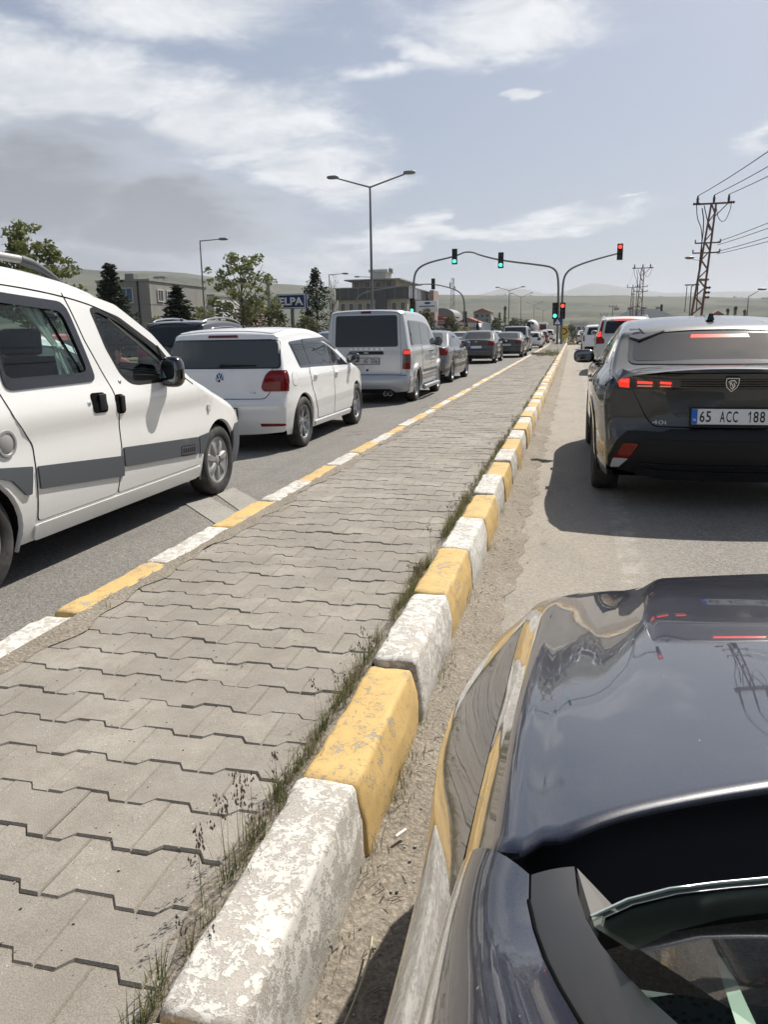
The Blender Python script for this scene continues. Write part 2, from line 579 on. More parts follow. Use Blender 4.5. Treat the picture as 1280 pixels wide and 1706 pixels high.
def ground_mat(name, c1, c2, c3, scale=1.0, grain=220, bstr=0.25, rough=0.9, patch=None, stones=False):
    m_ = pbr(name, c1, rough, spec=0.3)
    k, b = nodes_of(m_)
    g = k.new('ShaderNodeTexCoord')
    P_ = g.outputs['Object']
    n1 = k.noise(P_, 0.45 * scale, 5, 0.6)
    n2 = k.noise(P_, 3.1 * scale, 5, 0.65)
    n3 = k.noise(P_, grain, 3, 0.7)
    vd = k.vor(P_, grain * 0.55)
    c = k.mix(k.step(n1, 0.3, 0.7), c1, c2)
    c = k.mix(k.m('MULTIPLY', k.step(n2, 0.45, 0.75), 0.55), c, c3)
    c = k.mix(0.8, c, k.mix(k.step(n3, .3, .7), (0.45, 0.45, 0.45), (1.0, 1.0, 1.0)), 'MULTIPLY')
    c = k.mix(k.m('MULTIPLY', k.step(n3, .55, .8), .35), c, tuple(min(1, q * 2.1) for q in c1))
    if stones:
        for sc_, am in ((85, .38), (210, .45)):
            st = k.vor(P_, sc_, out='Color')
            sb_ = k.new('ShaderNodeSeparateColor')
            k.l.new(st, sb_.inputs[0])
            c = k.mix(am, c, k.mix(sb_.outputs[0], (.35, .35, .35), (1.75, 1.72, 1.66)), 'MULTIPLY')
    if stones:      # polished wheel tracks, oil drips and hairline cracks
        tr = k.noise(k.mapping(P_, scale=(1.6, .035, 1)), 1.0, 4, .6)
        c = k.mix(k.m('MULTIPLY', k.step(tr, .50, .68), .32), c, tuple(q * .62 for q in c1))
        oil = k.m('MULTIPLY', k.step(k.noise(P_, 2.6, 3, .6), .62, .70), k.step(k.noise(k.mapping(P_, scale=(.8, .1, 1)), .7, 2), .5, .6))
        c = k.mix(k.m('MULTIPLY', oil, .55), c, (.075, .07, .065))
        wp = k.new('ShaderNodeVectorMath', operation='MULTIPLY_ADD')
        k.l.new(k.noise(P_, 1.7, 5, .7, out=1), wp.inputs[0])
        wp.inputs[1].default_value = (.55, .55, .55)
        k.put(wp.inputs[2], P_)
        cr = k.vor(wp.outputs[0], .42, 'DISTANCE_TO_EDGE')
        crk = k.m('MULTIPLY', k.m('LESS_THAN', cr, .0042), k.step(k.noise(P_, .35, 2), .48, .56))
        c = k.mix(k.m('MULTIPLY', crk, .75), c, (.05, .047, .043))
    if patch:
        c = patch(k, P_, c)
    k.l.new(c, b.inputs['Base Color'])
    bump(k, b, k.m('ADD', n3, k.m('MULTIPLY', vd, 0.7)), bstr, 0.006)
    return m_


M['asphalt_left'] = ground_mat('asphalt_grey', (0.20, 0.192, 0.18), (0.228, 0.22, 0.205), (0.17, 0.163, 0.15), grain=150, bstr=0.6, stones=True)


def dusty(k, P_, c):
    sp = k.new('ShaderNodeSeparateXYZ')
    k.put(sp.inputs[0], P_)
    x = k.m('ADD', sp.outputs[0], k.m('MULTIPLY', k.m('SUBTRACT', k.noise(P_, 1.1, 5, .65), .5), 0.55))
    d = k.m('SUBTRACT', 1.0, k.step(x, -0.1, 1.0))
    d = k.m('MULTIPLY', d, k.step(k.noise(k.mapping(P_, scale=(1.5, .5, 1)), 2.4, 6, .7), .15, .6), clamp=True)
    c = k.mix(k.m('MULTIPLY', d, .92), c, k.mix(k.step(k.noise(P_, 34, 5, .75), .35, .68), (0.255, 0.225, 0.182), (0.35, 0.315, 0.262)))
    # worn pale edge line
    ln = k.m('MULTIPLY', k.step(sp.outputs[0], .30, .34), k.m('SUBTRACT', 1.0, k.step(sp.outputs[0], .44, .48)))
    ln = k.m('MULTIPLY', ln, k.m('MULTIPLY', k.step(k.noise(P_, 6, 6, .75), .40, .66), .32))
    return k.mix(ln, c, (0.52, 0.49, 0.43))


M['asphalt_right'] = ground_mat('asphalt_tan', (0.245, 0.232, 0.212), (0.275, 0.262, 0.24), (0.215, 0.202, 0.184), grain=130, bstr=0.7, patch=dusty, stones=True)
M['dirt'] = ground_mat('packed_dirt', (0.245, 0.212, 0.168), (0.30, 0.262, 0.21), (0.18, 0.153, 0.12), scale=4, grain=90, bstr=0.9)
M['verge'] = ground_mat('dry_verge', (0.16, 0.14, 0.09), (0.11, 0.12, 0.055), (0.20, 0.17, 0.12), scale=.4, grain=20, bstr=0.4)
M['concrete'] = ground_mat('concrete', (0.32, 0.305, 0.275), (0.37, 0.355, 0.32), (0.26, 0.245, 0.22), scale=3, grain=120, bstr=0.3)


def obj_coords(k, jitter=3.0):
    g = k.new('ShaderNodeTexCoord')
    oi = k.new('ShaderNodeObjectInfo')
    v = k.new('ShaderNodeVectorMath', operation='MULTIPLY_ADD')
    k.l.new(oi.outputs['Location'], v.inputs[0])
    v.inputs[1].default_value = (jitter, jitter, jitter)
    k.l.new(g.outputs['Object'], v.inputs[2])
    return v.outputs[0], oi.outputs['Random']


def paver_mat(name):
    m_ = pbr(name, (0.33, 0.31, 0.27), 0.9, spec=0.25)
    k, b = nodes_of(m_)
    g = k.new('ShaderNodeNewGeometry')
    P_ = g.outputs['Position']
    oi = k.new('ShaderNodeObjectInfo')
    n1 = k.noise(P_, 2.2, 5, .65)
    n2 = k.noise(P_, 17, 6, .72)
    n3 = k.noise(P_, 260, 3, .7)
    c = k.mix(k.step(n1, .3, .72), (0.265, 0.24, 0.203), (0.39, 0.36, 0.312))
    st_ = k.step(k.noise(P_, .9, 6, .7), .52, .70)
    c = k.mix(k.m('MULTIPLY', st_, .35), c, (0.20, 0.175, 0.14))
    c = k.mix(k.m('MULTIPLY', k.step(n2, .42, .75), .6), c, (0.245, 0.215, 0.175))
    c = k.mix(k.m('MULTIPLY', oi.outputs['Random'], .45), c, (0.235, 0.215, 0.185))
    c = k.mix(.85, c, k.mix(k.step(n3, .3, .7), (.6, .6, .6), (1, 1, 1)), 'MULTIPLY')
    sp = k.m('LESS_THAN', k.vor(P_, 55), .10)
    sp = k.m('MULTIPLY', sp, k.step(k.noise(P_, 9, 2), .5, .6))
    c = k.mix(k.m('MULTIPLY', sp, .7), c, (.62, .59, .53))
    k.l.new(c, b.inputs['Base Color'])
    bump(k, b, k.m('ADD', k.m('MULTIPLY', n2, .8), n3), .35, .004)
    return m_


M['paver'] = paver_mat('concrete_paver')


def kerb_mat(name, col, dark, chips, under=(0.40, 0.37, 0.33)):
    m_ = pbr(name, col, 0.75, spec=0.3)
    k, b = nodes_of(m_)
    P_, rnd = obj_coords(k)
    n1 = k.noise(P_, 20, 7, .72, 0.8)
    n2 = k.noise(P_, 75, 5, .7, 1.0)
    n3 = k.noise(P_, 3, 3, .6)
    n4 = k.noise(P_, 240, 2, .6)
    f = k.m('ADD', k.m('MULTIPLY', n1, .5), k.m('ADD', k.m('MULTIPLY', n2, .42), k.m('MULTIPLY', n3, .22)))
    chip = k.step(f, chips, chips + .035)
    c = k.mix(k.step(n1, .3, .7), col, dark)
    c = k.mix(chip, c, k.mix(k.step(n4, .3, .7), tuple(q * .85 for q in under), under))
    sp = k.new('ShaderNodeSeparateXYZ')
    g = k.new('ShaderNodeTexCoord')
    k.l.new(g.outputs['Object'], sp.inputs[0])
    dirt = k.m('MULTIPLY', k.m('SUBTRACT', 1, k.step(k.m('ADD', sp.outputs[2], k.m('MULTIPLY', k.m('SUBTRACT', n1, .5), .25)), -.02, .10)), .75, clamp=True)
    c = k.mix(dirt, c, (0.25, 0.21, 0.165))
    k.l.new(c, b.inputs['Base Color'])
    bump(k, b, k.m('SUBTRACT', k.m('MULTIPLY', n4, .3), k.m('MULTIPLY', chip, .9)), .55, .005)
    return m_


M['kerb_white'] = kerb_mat('white_kerb_paint', (0.60, 0.585, 0.54), (0.50, 0.48, 0.43), 0.57, (0.43, 0.395, 0.35))
M['kerb_yellow'] = kerb_mat('yellow_kerb_paint', (0.56, 0.385, 0.150), (0.47, 0.325, 0.135), 0.615, (0.36, 0.33, 0.28))
# ---------------------------------------------------------------- ground, roads
def sheet(name, x0, x1, y0, y1, z, m_, nx=1, ny=1):
    v = [(x0 + (x1 - x0) * i / nx, y0 + (y1 - y0) * j / ny, z) for j in range(ny + 1) for i in range(nx + 1)]
    f = [(j * (nx + 1) + i, j * (nx + 1) + i + 1, (j + 1) * (nx + 1) + i + 1, (j + 1) * (nx + 1) + i) for j in range(ny) for i in range(nx)]
    return props(link(name, to_mesh(name, v, f, m_)), kind='structure')


sheet('ground', -8100, 8100, -8100, 8100, -0.05, M['verge'])
sheet('road', -14.5, -2.1, -30, 420, 0.0, M['asphalt_left'])
sheet('road', -0.52, 8.2, -30, 420, 0.0, M['asphalt_right'])

# gutter drain slabs laid flush in the left road
mb = MB()
for i, (y0_, y1_) in enumerate([(4.65, 5.01), (5.035, 5.42)]):
    mb = MB()
    mb.prism([(-2.14, y0_), (-2.14, y1_), (-3.0 + .05 * i, y1_ + .93), (-3.07 + .10 * i, y0_ + 1.0)], -.03, .006, 'XY')
    o = mb.build('gutter_slab', M['concrete'])
    props(o, ['pale concrete gutter slab beside the yellow kerb, nearer half', 'pale concrete gutter slab touching the white van wheel, farther half'][i], 'slab', 'gutter slabs')
# ---------------------------------------------------------------- median
PZ = 0.20          # top of the pavers
KX0, KX1, KX2 = -0.640, -0.488, -0.462
med = bpy.data.objects.new('median_pavement', None)
C.objects.link(med)
props(med, kind='structure')
mb = MB().box((-1.31, 40.0, 0.0972), (1.44, 80.5, 0.1944))
mb.build('sand_bed', ground_mat('joint_sand', (.27, .235, .19), (.31, .27, .22), (.20, .17, .135), scale=4, grain=110, bstr=.5), med)
PA, PP, PH, PW = 0.1140, 0.167, 0.014, 0.011


def paver_outline(g):
    a, h, p = PA - g * .7, PH, PP / 2 - g
    q = PA / 2
    return [(-a, p + h), (-q - PW, p + h), (-q + PW, p - h), (q - PW, p - h), (q + PW, p + h), (a, p + h),
            (a, -p - h), (q + PW, -p - h), (q - PW, -p + h), (-q + PW, -p + h), (-q - PW, -p - h), (-a, -p - h)]


def paver_geo():
    o1, o2 = paver_outline(0.0022), paver_outline(0.0062)
    n = len(o1)
    v = [(x, y, -0.03) for x, y in o1] + [(x, y, -0.005) for x, y in o1] + [(x, y, 0.0) for x, y in o2]
    f = []
    for r_ in (0, 1):
        for i in range(n):
            f.append((r_ * n + i, r_ * n + (i + 1) % n, (r_ + 1) * n + (i + 1) % n, (r_ + 1) * n + i))
    t = 2 * n
    f += [(t + 0, t + 11, t + 10, t + 1), (t + 1, t + 10, t + 9, t + 2), (t + 2, t + 9, t + 8, t + 3), (t + 3, t + 8, t + 7, t + 4), (t + 4, t + 7, t + 6, t + 5)]
    f = [tuple(q[::-1]) for q in f]
    return v, f


pv, pf = paver_geo()
pme = to_mesh('paver', pv, pf, M['paver'])
bmx = bmesh.new(); bmx.from_mesh(pme); bmesh.ops.recalc_face_normals(bmx, faces=bmx.faces[:]); bmx.to_mesh(pme); bmx.free()
pf = [tuple(p.vertices) for p in pme.polygons]
count = 0
vv, ff = [], []
rows = range(-3, 470)
for r_ in rows:
    yc = 1.2835 + r_ * PP
    off = -0.825 + PA if r_ % 2 == 0 else -0.825
    for c_ in range(-1, 7):
        xc = off - c_ * 2 * PA - random.uniform(0, .001)
        if xc < -1.985 or xc > -0.58:
            continue
        jz = PZ + random.gauss(0, .0016)
        rx, ry = random.gauss(0, .007), random.gauss(0, .007)
        rz = random.gauss(0, .006)
        if r_ >= 0 and count < 297 and not (yc < 2.2 and xc < -1.6):
            o = link('paver', pme, med, (xc, yc, jz), (rx, ry, rz))
            count += 1
        else:
            b0 = len(vv)
            cz, sz_ = math.cos(rz), math.sin(rz)
            for (x, y, z) in pv:
                vv.append((xc + x * cz - y * sz_, yc + x * sz_ + y * cz, jz + z + y * rx - x * ry))
            ff += [tuple(b0 + i for i in q) for q in pf]
o = link('pavers', to_mesh('pavers', vv, ff, M['paver']), med)
o['kind'] = 'stuff'

# kerb stones: each block a part of its kerb
def kerb_block(prof, ln, seed, nose=0.012):
    """prof: closed x,z outline; block runs along y with eased ends and a hand-worn surface"""
    rg = np.random.default_rng(seed)
    pr = []
    n = len(prof)
    for i in range(n):                      # subdivide the outline
        a, b = np.array(prof[i]), np.array(prof[(i + 1) % n])
        k_ = max(1, int(np.linalg.norm(b - a) / 0.035))
        for j in range(k_):
            pr.append(a + (b - a) * j / k_)
    pr = np.array(pr)
    cen = pr.mean(0)
    ys = [0, .006, .02] + list(np.linspace(.06, ln - .06, 12)) + [ln - .02, ln - .006, ln]
    ins = [nose, nose * .35, 0] + [0] * 12 + [0, nose * .35, nose]
    ph = rg.uniform(0, 6.28, 6)
    v, f = [], []
    m_ = len(pr)
    for y, i_ in zip(ys, ins):
        d = pr - cen
        ln_ = np.linalg.norm(d, axis=1, keepdims=True)
        q = pr - d / ln_ * i_
        for j, (x, z) in enumerate(q):
            wv_ = .0022 * (math.sin(y * 9 + ph[0] + x * 20) + math.sin(y * 23 + ph[1] + z * 31) + .7 * math.sin(y * 51 + ph[2] + (x + z) * 60)) + rg.normal(0, .0009)
            v.append((x + d[j, 0] / ln_[j, 0] * wv_, y, z + d[j, 1] / ln_[j, 0] * wv_))
    for r2 in range(len(ys) - 1):
        for j in range(m_):
            f.append((r2 * m_ + j, r2 * m_ + (j + 1) % m_, (r2 + 1) * m_ + (j + 1) % m_, (r2 + 1) * m_ + j))
    f.append(tuple(range(m_))[::-1])
    f.append(tuple((len(ys) - 1) * m_ + j for j in range(m_)))
    return v, f


def kerb_meshes(prof, ln, tag):
    out = []
    for i in range(3):
        v, f = kerb_block(prof, ln, 11 + i)
        pair = []
        for mm in ('kerb_white', 'kerb_yellow'):
            me = to_mesh('kerbstone', v, f, M[mm], smooth=None)
            b_ = bmesh.new(); b_.from_mesh(me); bmesh.ops.recalc_face_normals(b_, faces=b_.faces[:]); b_.to_mesh(me); b_.free()
            me.polygons.foreach_set('use_smooth', np.ones(len(me.polygons), dtype=bool))
            me.set_sharp_from_angle(angle=R(50))
            pair.append(me)
        out.append(pair)
    return out


KH = 0.25
profR = roundpoly([(KX0, -.06), (KX2 + .002, -.06), (KX2, .05), (KX2 - .003, .15), (KX1, KH), (KX0 + .004, KH)], .016, 3)
profR = [(x, z) for x, z in profR]
mR = kerb_meshes(profR, 0.713, 'R')
kr = bpy.data.objects.new('kerb', None); C.objects.link(kr); props(kr, kind='structure')
i = 0
y = 0.930 - 0.725 * 3
while y < 79.5:
    wh = (i % 2 == 0)           # block from 0.93 is white
    kk = i - 3
    me = mR[i % 3][0 if kk % 2 == 0 else 1]
    o = link('kerbstone', me, kr, (random.gauss(0, .004), y + .006, random.gauss(0, .004)), (0, random.gauss(0, .008), random.gauss(0, .004)))
    y += 0.725
    i += 1
profL = roundpoly([(-2.125, -.06), (-1.970, -.06), (-1.970, PZ + .012), (-2.108, PZ + .012), (-2.122, PZ - .008)], .008, 2)
mL = kerb_meshes(profL, 0.750, 'L')
kl = bpy.data.objects.new('kerb', None); C.objects.link(kl); props(kl, kind='structure')
y = 2.67 - 0.760 * 5
i = 0
while y < 77:
    kk = i - 5                 # block from 2.62 is yellow
    me = mL[i % 3][1 if kk % 2 == 0 else 0]
    wob = .012 if y > 8 else .004
    o = link('kerbstone', me, kl, (random.gauss(0, wob), y + .005, random.gauss(0, .0025)), (random.gauss(0, .002), 0, random.gauss(0, .003)))
    y += 0.760
    i += 1

# dirt packed in the joint behind the right kerb and along the gutter
def strip(name, x0, x1, z0, z1, y0, y1, m_, ny, nx=3, amp=.006, kind='structure', edge=.0):
    v, f = [], []
    for j in range(ny + 1):
        y_ = y0 + (y1 - y0) * j / ny
        for i_ in range(nx + 1):
            t = i_ / nx
            xx = x0 + (x1 - x0) * t
            if i_ == (0 if edge < 0 else nx):
                xx += abs(edge) * (math.sin(y_ * 3.1) + math.sin(y_ * 7.7 + 1) + math.sin(y_ * 17.3 + 2)) / 3
            zz = z0 + (z1 - z0) * t + (random.gauss(0, amp) if 0 < i_ < nx else 0)
            v.append((xx, y_, zz))
    for j in range(ny):
        for i_ in range(nx):
            a = j * (nx + 1) + i_
            f.append((a, a + 1, a + nx + 2, a + nx + 1))
    return props(link(name, to_mesh(name, v, f, m_, smooth=180)), kind=kind)


strip('joint_dirt', -0.695, -0.630, PZ + .0035, PZ + .030, 0.2, 60, M['dirt'], 900, 3, .004, edge=-.035)
strip('gutter_dirt', -0.470, -0.26, .032, .003, 0.1, 60, M['dirt'], 1100, 6, .005, edge=.05)
strip('joint_dirt', -1.985, -1.90, PZ + .013, PZ + .0035, 0.5, 40, M['dirt'], 700, 3, .002, edge=.05)

# ---------------------------------------------------------------- grass in the kerb joint
gm = pbr('grass_blade', (0.12, 0.12, 0.055), 0.7, spec=0.2)
k, b = nodes_of(gm)
g = k.new('ShaderNodeNewGeometry')
n1 = k.noise(g.outputs['Position'], 14, 3, .6)
c = k.mix(k.step(n1, .35, .65), (0.090, 0.110, 0.036), (0.23, 0.20, 0.10))
k.l.new(c, b.inputs['Base Color'])
tr_ = k.new('ShaderNodeBsdfTranslucent'); k.l.new(c, tr_.inputs[0])
ms_ = k.new('ShaderNodeMixShader'); ms_.inputs[0].default_value = .4
k.l.new(b.outputs[0], ms_.inputs[1]); k.l.new(tr_.outputs[0], ms_.inputs[2])
k.l.new(ms_.outputs[0], gm.node_tree.nodes['Material Output'].inputs[0])
sm = pbr('grass_seed', (0.17, 0.12, 0.10), 0.8)
gv, gf, gi = [], [], []


def blade(x, y, z, h, lean, az, wd, mi=0, seg=3):
    bx_, by_ = math.cos(az), math.sin(az)
    px_, py_ = -by_, bx_
    b0 = len(gv)
    for s in range(seg + 1):
        t = s / seg
        r_ = lean * h * t * t
        zz = z + h * t * (1 - .25 * lean * t)
        w_ = wd * (1 - t) ** .7
        cx, cy = x + bx_ * r_, y + by_ * r_
        if s < seg:
            gv.extend([(cx - px_ * w_, cy - py_ * w_, zz), (cx + px_ * w_, cy + py_ * w_, zz)])
        else:
            gv.append((cx, cy, zz))
    for s in range(seg - 1):
        gf.append((b0 + 2 * s, b0 + 2 * s + 1, b0 + 2 * s + 3, b0 + 2 * s + 2)); gi.append(mi)
    gf.append((b0 + 2 * seg - 2, b0 + 2 * seg - 1, b0 + 2 * seg)); gi.append(mi)
    return (x + bx_ * lean * h, y + by_ * lean * h, z + h * (1 - .25 * lean))


def seedhead(tip, n, sz_):
    for _ in range(n):
        q = [tip[0] + random.gauss(0, sz_ * .5), tip[1] + random.gauss(0, sz_ * .5), tip[2] - random.uniform(0, sz_ * 2.6)]
        a = random.uniform(0, 6.28)
        l_ = random.uniform(.005, .010)
        dx, dy = math.cos(a) * .0022, math.sin(a) * .0022
        b0 = len(gv)
        gv.extend([(q[0] - dx, q[1] - dy, q[2]), (q[0], q[1], q[2] - l_ * .5), (q[0] + dx, q[1] + dy, q[2]), (q[0], q[1], q[2] + l_)])
        gf.append((b0, b0 + 1, b0 + 2, b0 + 3)); gi.append(1)


def tuft(x, y, z, n, spread, h0, h1, wd=.0015):
    for _ in range(n):
        h = random.uniform(h0, h1)
        blade(x + random.gauss(0, spread * .5), y + random.gauss(0, spread), z, h, random.uniform(.1, 1.0), random.uniform(0, 6.28), wd * random.uniform(.6, 1.4))


# density along the joint, thick near the first kerb stones
yy = 0.75
while yy < 34:
    d = 1.0
    if yy < 1.0: d = .45
    elif 2.55 < yy < 3.0: d = .35
    elif 3.3 < yy < 3.6: d = .9
    elif 3.6 < yy < 4.2: d = .25
    elif 4.2 < yy < 5.6: d = .9
    elif yy > 5.6: d = .35 + .5 * (math.sin(yy * 1.7) > .4)
    d *= .35 + .9 * (math.sin(yy * 9.1) + math.sin(yy * 4.3 + 1) > -.5)
    if random.random() < d:
        n_ = random.randint(12, 26) if yy < 8 else random.randint(5, 10)
        tuft(-0.658 + random.gauss(0, .012), yy, PZ + .015, n_, .018, .025, .085 if yy < 2.4 else .11, .0013 if yy < 8 else .003)
    yy += random.uniform(.013, .034) if yy < 8 else random.uniform(.06, .22)
# tall flowering stalks
for (x, y_, h, n_) in [(-.675, 1.22, .20, 4), (-.69, 1.30, .22, 3), (-.67, 2.3, .15, 5), (-.66, 2.45, .13, 4), (-.665, 4.0, .13, 4), (-.66, 6.1, .14, 5), (-.66, 7.2, .16, 6), (-.66, 8.1, .13, 5), (-.655, 1.10, .10, 4), (-.68, 1.36, .19, 5), (-.67, 1.40, .17, 5), (-.665, 1.43, .13, 4), (-.655, 1.62, .11, 4), (-.665, 2.02, .17, 4), (-.65, 2.1, .12, 3), (-.66, 3.25, .16, 5), (-.655, 3.4, .11, 4),
                       (-.66, 4.5, .17, 6), (-.655, 4.8, .14, 6), (-.66, 5.2, .15, 6), (-.65, 9.4, .15, 6), (-.66, 9.9, .12, 6), (-.66, 14.5, .2, 8)]:
    for _ in range(n_):
        tip = blade(x + random.gauss(0, .018), y_ + random.gauss(0, .03), PZ, h * random.uniform(.75, 1.1), random.uniform(.05, .35), random.uniform(0, 6.28), .0011, 0, 4)
        seedhead(tip, random.randint(7, 14), .011)
# gutter side weeds
for (y_, n_) in [(1.9, 60), (2.0, 50), (2.15, 40), (2.35, 20), (2.75, 35), (2.9, 20), (3.6, 25), (4.6, 30), (5.6, 25), (7.5, 20), (10, 20), (1.62, 30), (1.3, 12)]:
    tuft(-0.450, y_, .04, n_, .05, .02, .075, .0012)
# tiny weeds among the pavers and by the left kerb
for _ in range(26):
    tuft(random.uniform(-1.9, -.75), random.uniform(1.6, 9), PZ - .01, random.randint(3, 7), .01, .01, .03, .0015)
for y_ in (3.55, 3.62, 2.78, 2.86, 4.1, 5.4, 5.46, 6.2, 7.1, 9.3, 9.6):
    tuft(-1.955 + random.gauss(0, .02), y_, PZ, 9, .03, .015, .05, .0017)
# rough growth on the median's far end
for _ in range(60):
    tuft(random.uniform(-1.6, -.7), random.uniform(38, 44), PZ, 8, .1, .08, .35, .008)
o = link('grass', to_mesh('grass', gv, gf, [gm, sm], gi))
props(o, 'wispy grass growing in the joint behind the painted kerb', 'grass', kind='stuff')

# twigs, cigarette ends and grit in the gutter
mb = MB()
for _ in range(500):
    y_ = 1.1 + 9 * random.random() ** 2
    x_ = -.455 + abs(random.gauss(0, .13))
    s_ = random.uniform(.002, .006)
    mb.box((x_, y_, .026 - min(.022, (x_ + .44) * .12)), (s_, s_ * random.uniform(.6, 1.6), s_ * .7), 0, random.uniform(0, 3))
for _ in range(420):
    x_, y_ = random.uniform(-1.9, -.66), 1.0 + 7 * random.random() ** 1.6
    s_ = random.uniform(.0015, .004)
    mb.box((x_, y_, PZ + .002), (s_, s_ * 1.4, s_ * .7), 0, random.uniform(0, 3))
o = mb.build('grit', M['concrete'])
props(o, 'loose grit and small stones scattered along the kerb', 'gravel', kind='stuff')
mb = MB()
for _ in range(120):
    y_ = 1.1 + 5 * random.random() ** 1.6
    x_ = -.42 + abs(random.gauss(0, .09))
    a = random.uniform(0, 2 * PI)
    l_ = random.uniform(.008, .045)
    z_ = .030 - min(.024, (x_ + .44) * .12)
    mb.tube([(x_, y_, z_), (x_ + math.cos(a) * l_ * .5, y_ + math.sin(a) * l_ * .5, z_ + .004), (x_ + math.cos(a + .1) * l_, y_ + math.sin(a + .1) * l_, z_)], .0011, 4)
o = mb.build('twigs', pbr('dry_twig', (0.12, 0.09, 0.065), .9))
props(o, 'dry twigs and stalks lying in the dusty gutter', 'twigs', kind='stuff')
mb = MB().tube([(-.405, 1.74, .046), (-.385, 1.775, .046)], .0045, 10)
o = mb.build('cigarette_end', pbr('cigarette_paper', (.72, .70, .65), .8), smooth=40)
props(o, 'white cigarette end lying in the gutter beside the yellow kerb', 'cigarette end')
mb = MB().tube([(-.38 + .02 * math.sin(t * 3), 1.12 + .26 * t, .05 + .035 * math.sin(t * 3.0)) for t in np.linspace(0, 1, 12)], .0022, 5)
o = mb.build('dry_stalk', pbr('pale_stalk', (.42, .38, .24), .8), smooth=60)
props(o, 'pale dry stalk bowed over the dirt by the nearest kerb', 'stalk')

# broken concrete strip lying on the median before the lights
mb = MB()
for i in range(5):
    mb.box((-1.92 + .23 * i + random.gauss(0, .02), 41.0 + random.gauss(0, .15), .25), (.22, .30, .13 + random.uniform(0, .06)), .02, random.gauss(0, .15))
o = mb.build('rubble', M['concrete'], smooth=40)
props(o, 'low ridge of broken kerb concrete across the median before the lights', 'rubble')
# ---------------------------------------------------------------- vehicles
def inside(poly, p):
    x, y = p
    c = False
    n = len(poly)
    for i in range(n):
        x1, y1 = poly[i]
        x2, y2 = poly[i - 1]
        if (y1 > y) != (y2 > y) and x < (x2 - x1) * (y - y1) / (y2 - y1) + x1:
            c = not c
    return c


def fill2d(outer, holes, step):
    """triangulate a polygon with holes, adding a grid of inner points"""
    pts = [Vector(p) for p in outer]
    cons = [(i, (i + 1) % len(outer)) for i in range(len(outer))]
    for h in holes:
        b = len(pts)
        pts += [Vector(p) for p in h]
        cons += [(b + i, b + (i + 1) % len(h)) for i in range(len(h))]
    o = np.array(outer)
    mn, mx = o.min(0), o.max(0)
    edges = [np.array(outer)] + [np.array(h) for h in holes]
    allb = np.vstack(edges)
    nx, ny = max(1, int((mx[0] - mn[0]) / step)), max(1, int((mx[1] - mn[1]) / step))
    for i in range(1, nx + 1):
        for j in range(1, ny + 1):
            p = (mn[0] + (mx[0] - mn[0]) * (i - .5 + .25 * (j % 2)) / nx, mn[1] + (mx[1] - mn[1]) * (j - .5) / ny)
            if not inside(outer, p) or any(inside(h, p) for h in holes):
                continue
            if np.min(np.hypot(allb[:, 0] - p[0], allb[:, 1] - p[1])) < step * .38:
                continue
            pts.append(Vector(p))
    v, e, f, ov, oe, of = delaunay_2d_cdt(pts, cons, [], 0, 1e-6)
    V = np.array([tuple(q) for q in v])
    F = []
    for t in f:
        c_ = V[list(t)].mean(0)
        if inside(outer, c_) and not any(inside(h, c_) for h in holes):
            F.append(tuple(t))
    return V, F


def dens_poly(poly, step):
    out = []
    n = len(poly)
    for i in range(n):
        a, b = np.array(poly[i], float), np.array(poly[(i + 1) % n], float)
        k_ = max(1, int(round(np.linalg.norm(b - a) / step)))
        out += [tuple(a + (b - a) * j / k_) for j in range(k_)]
    return out


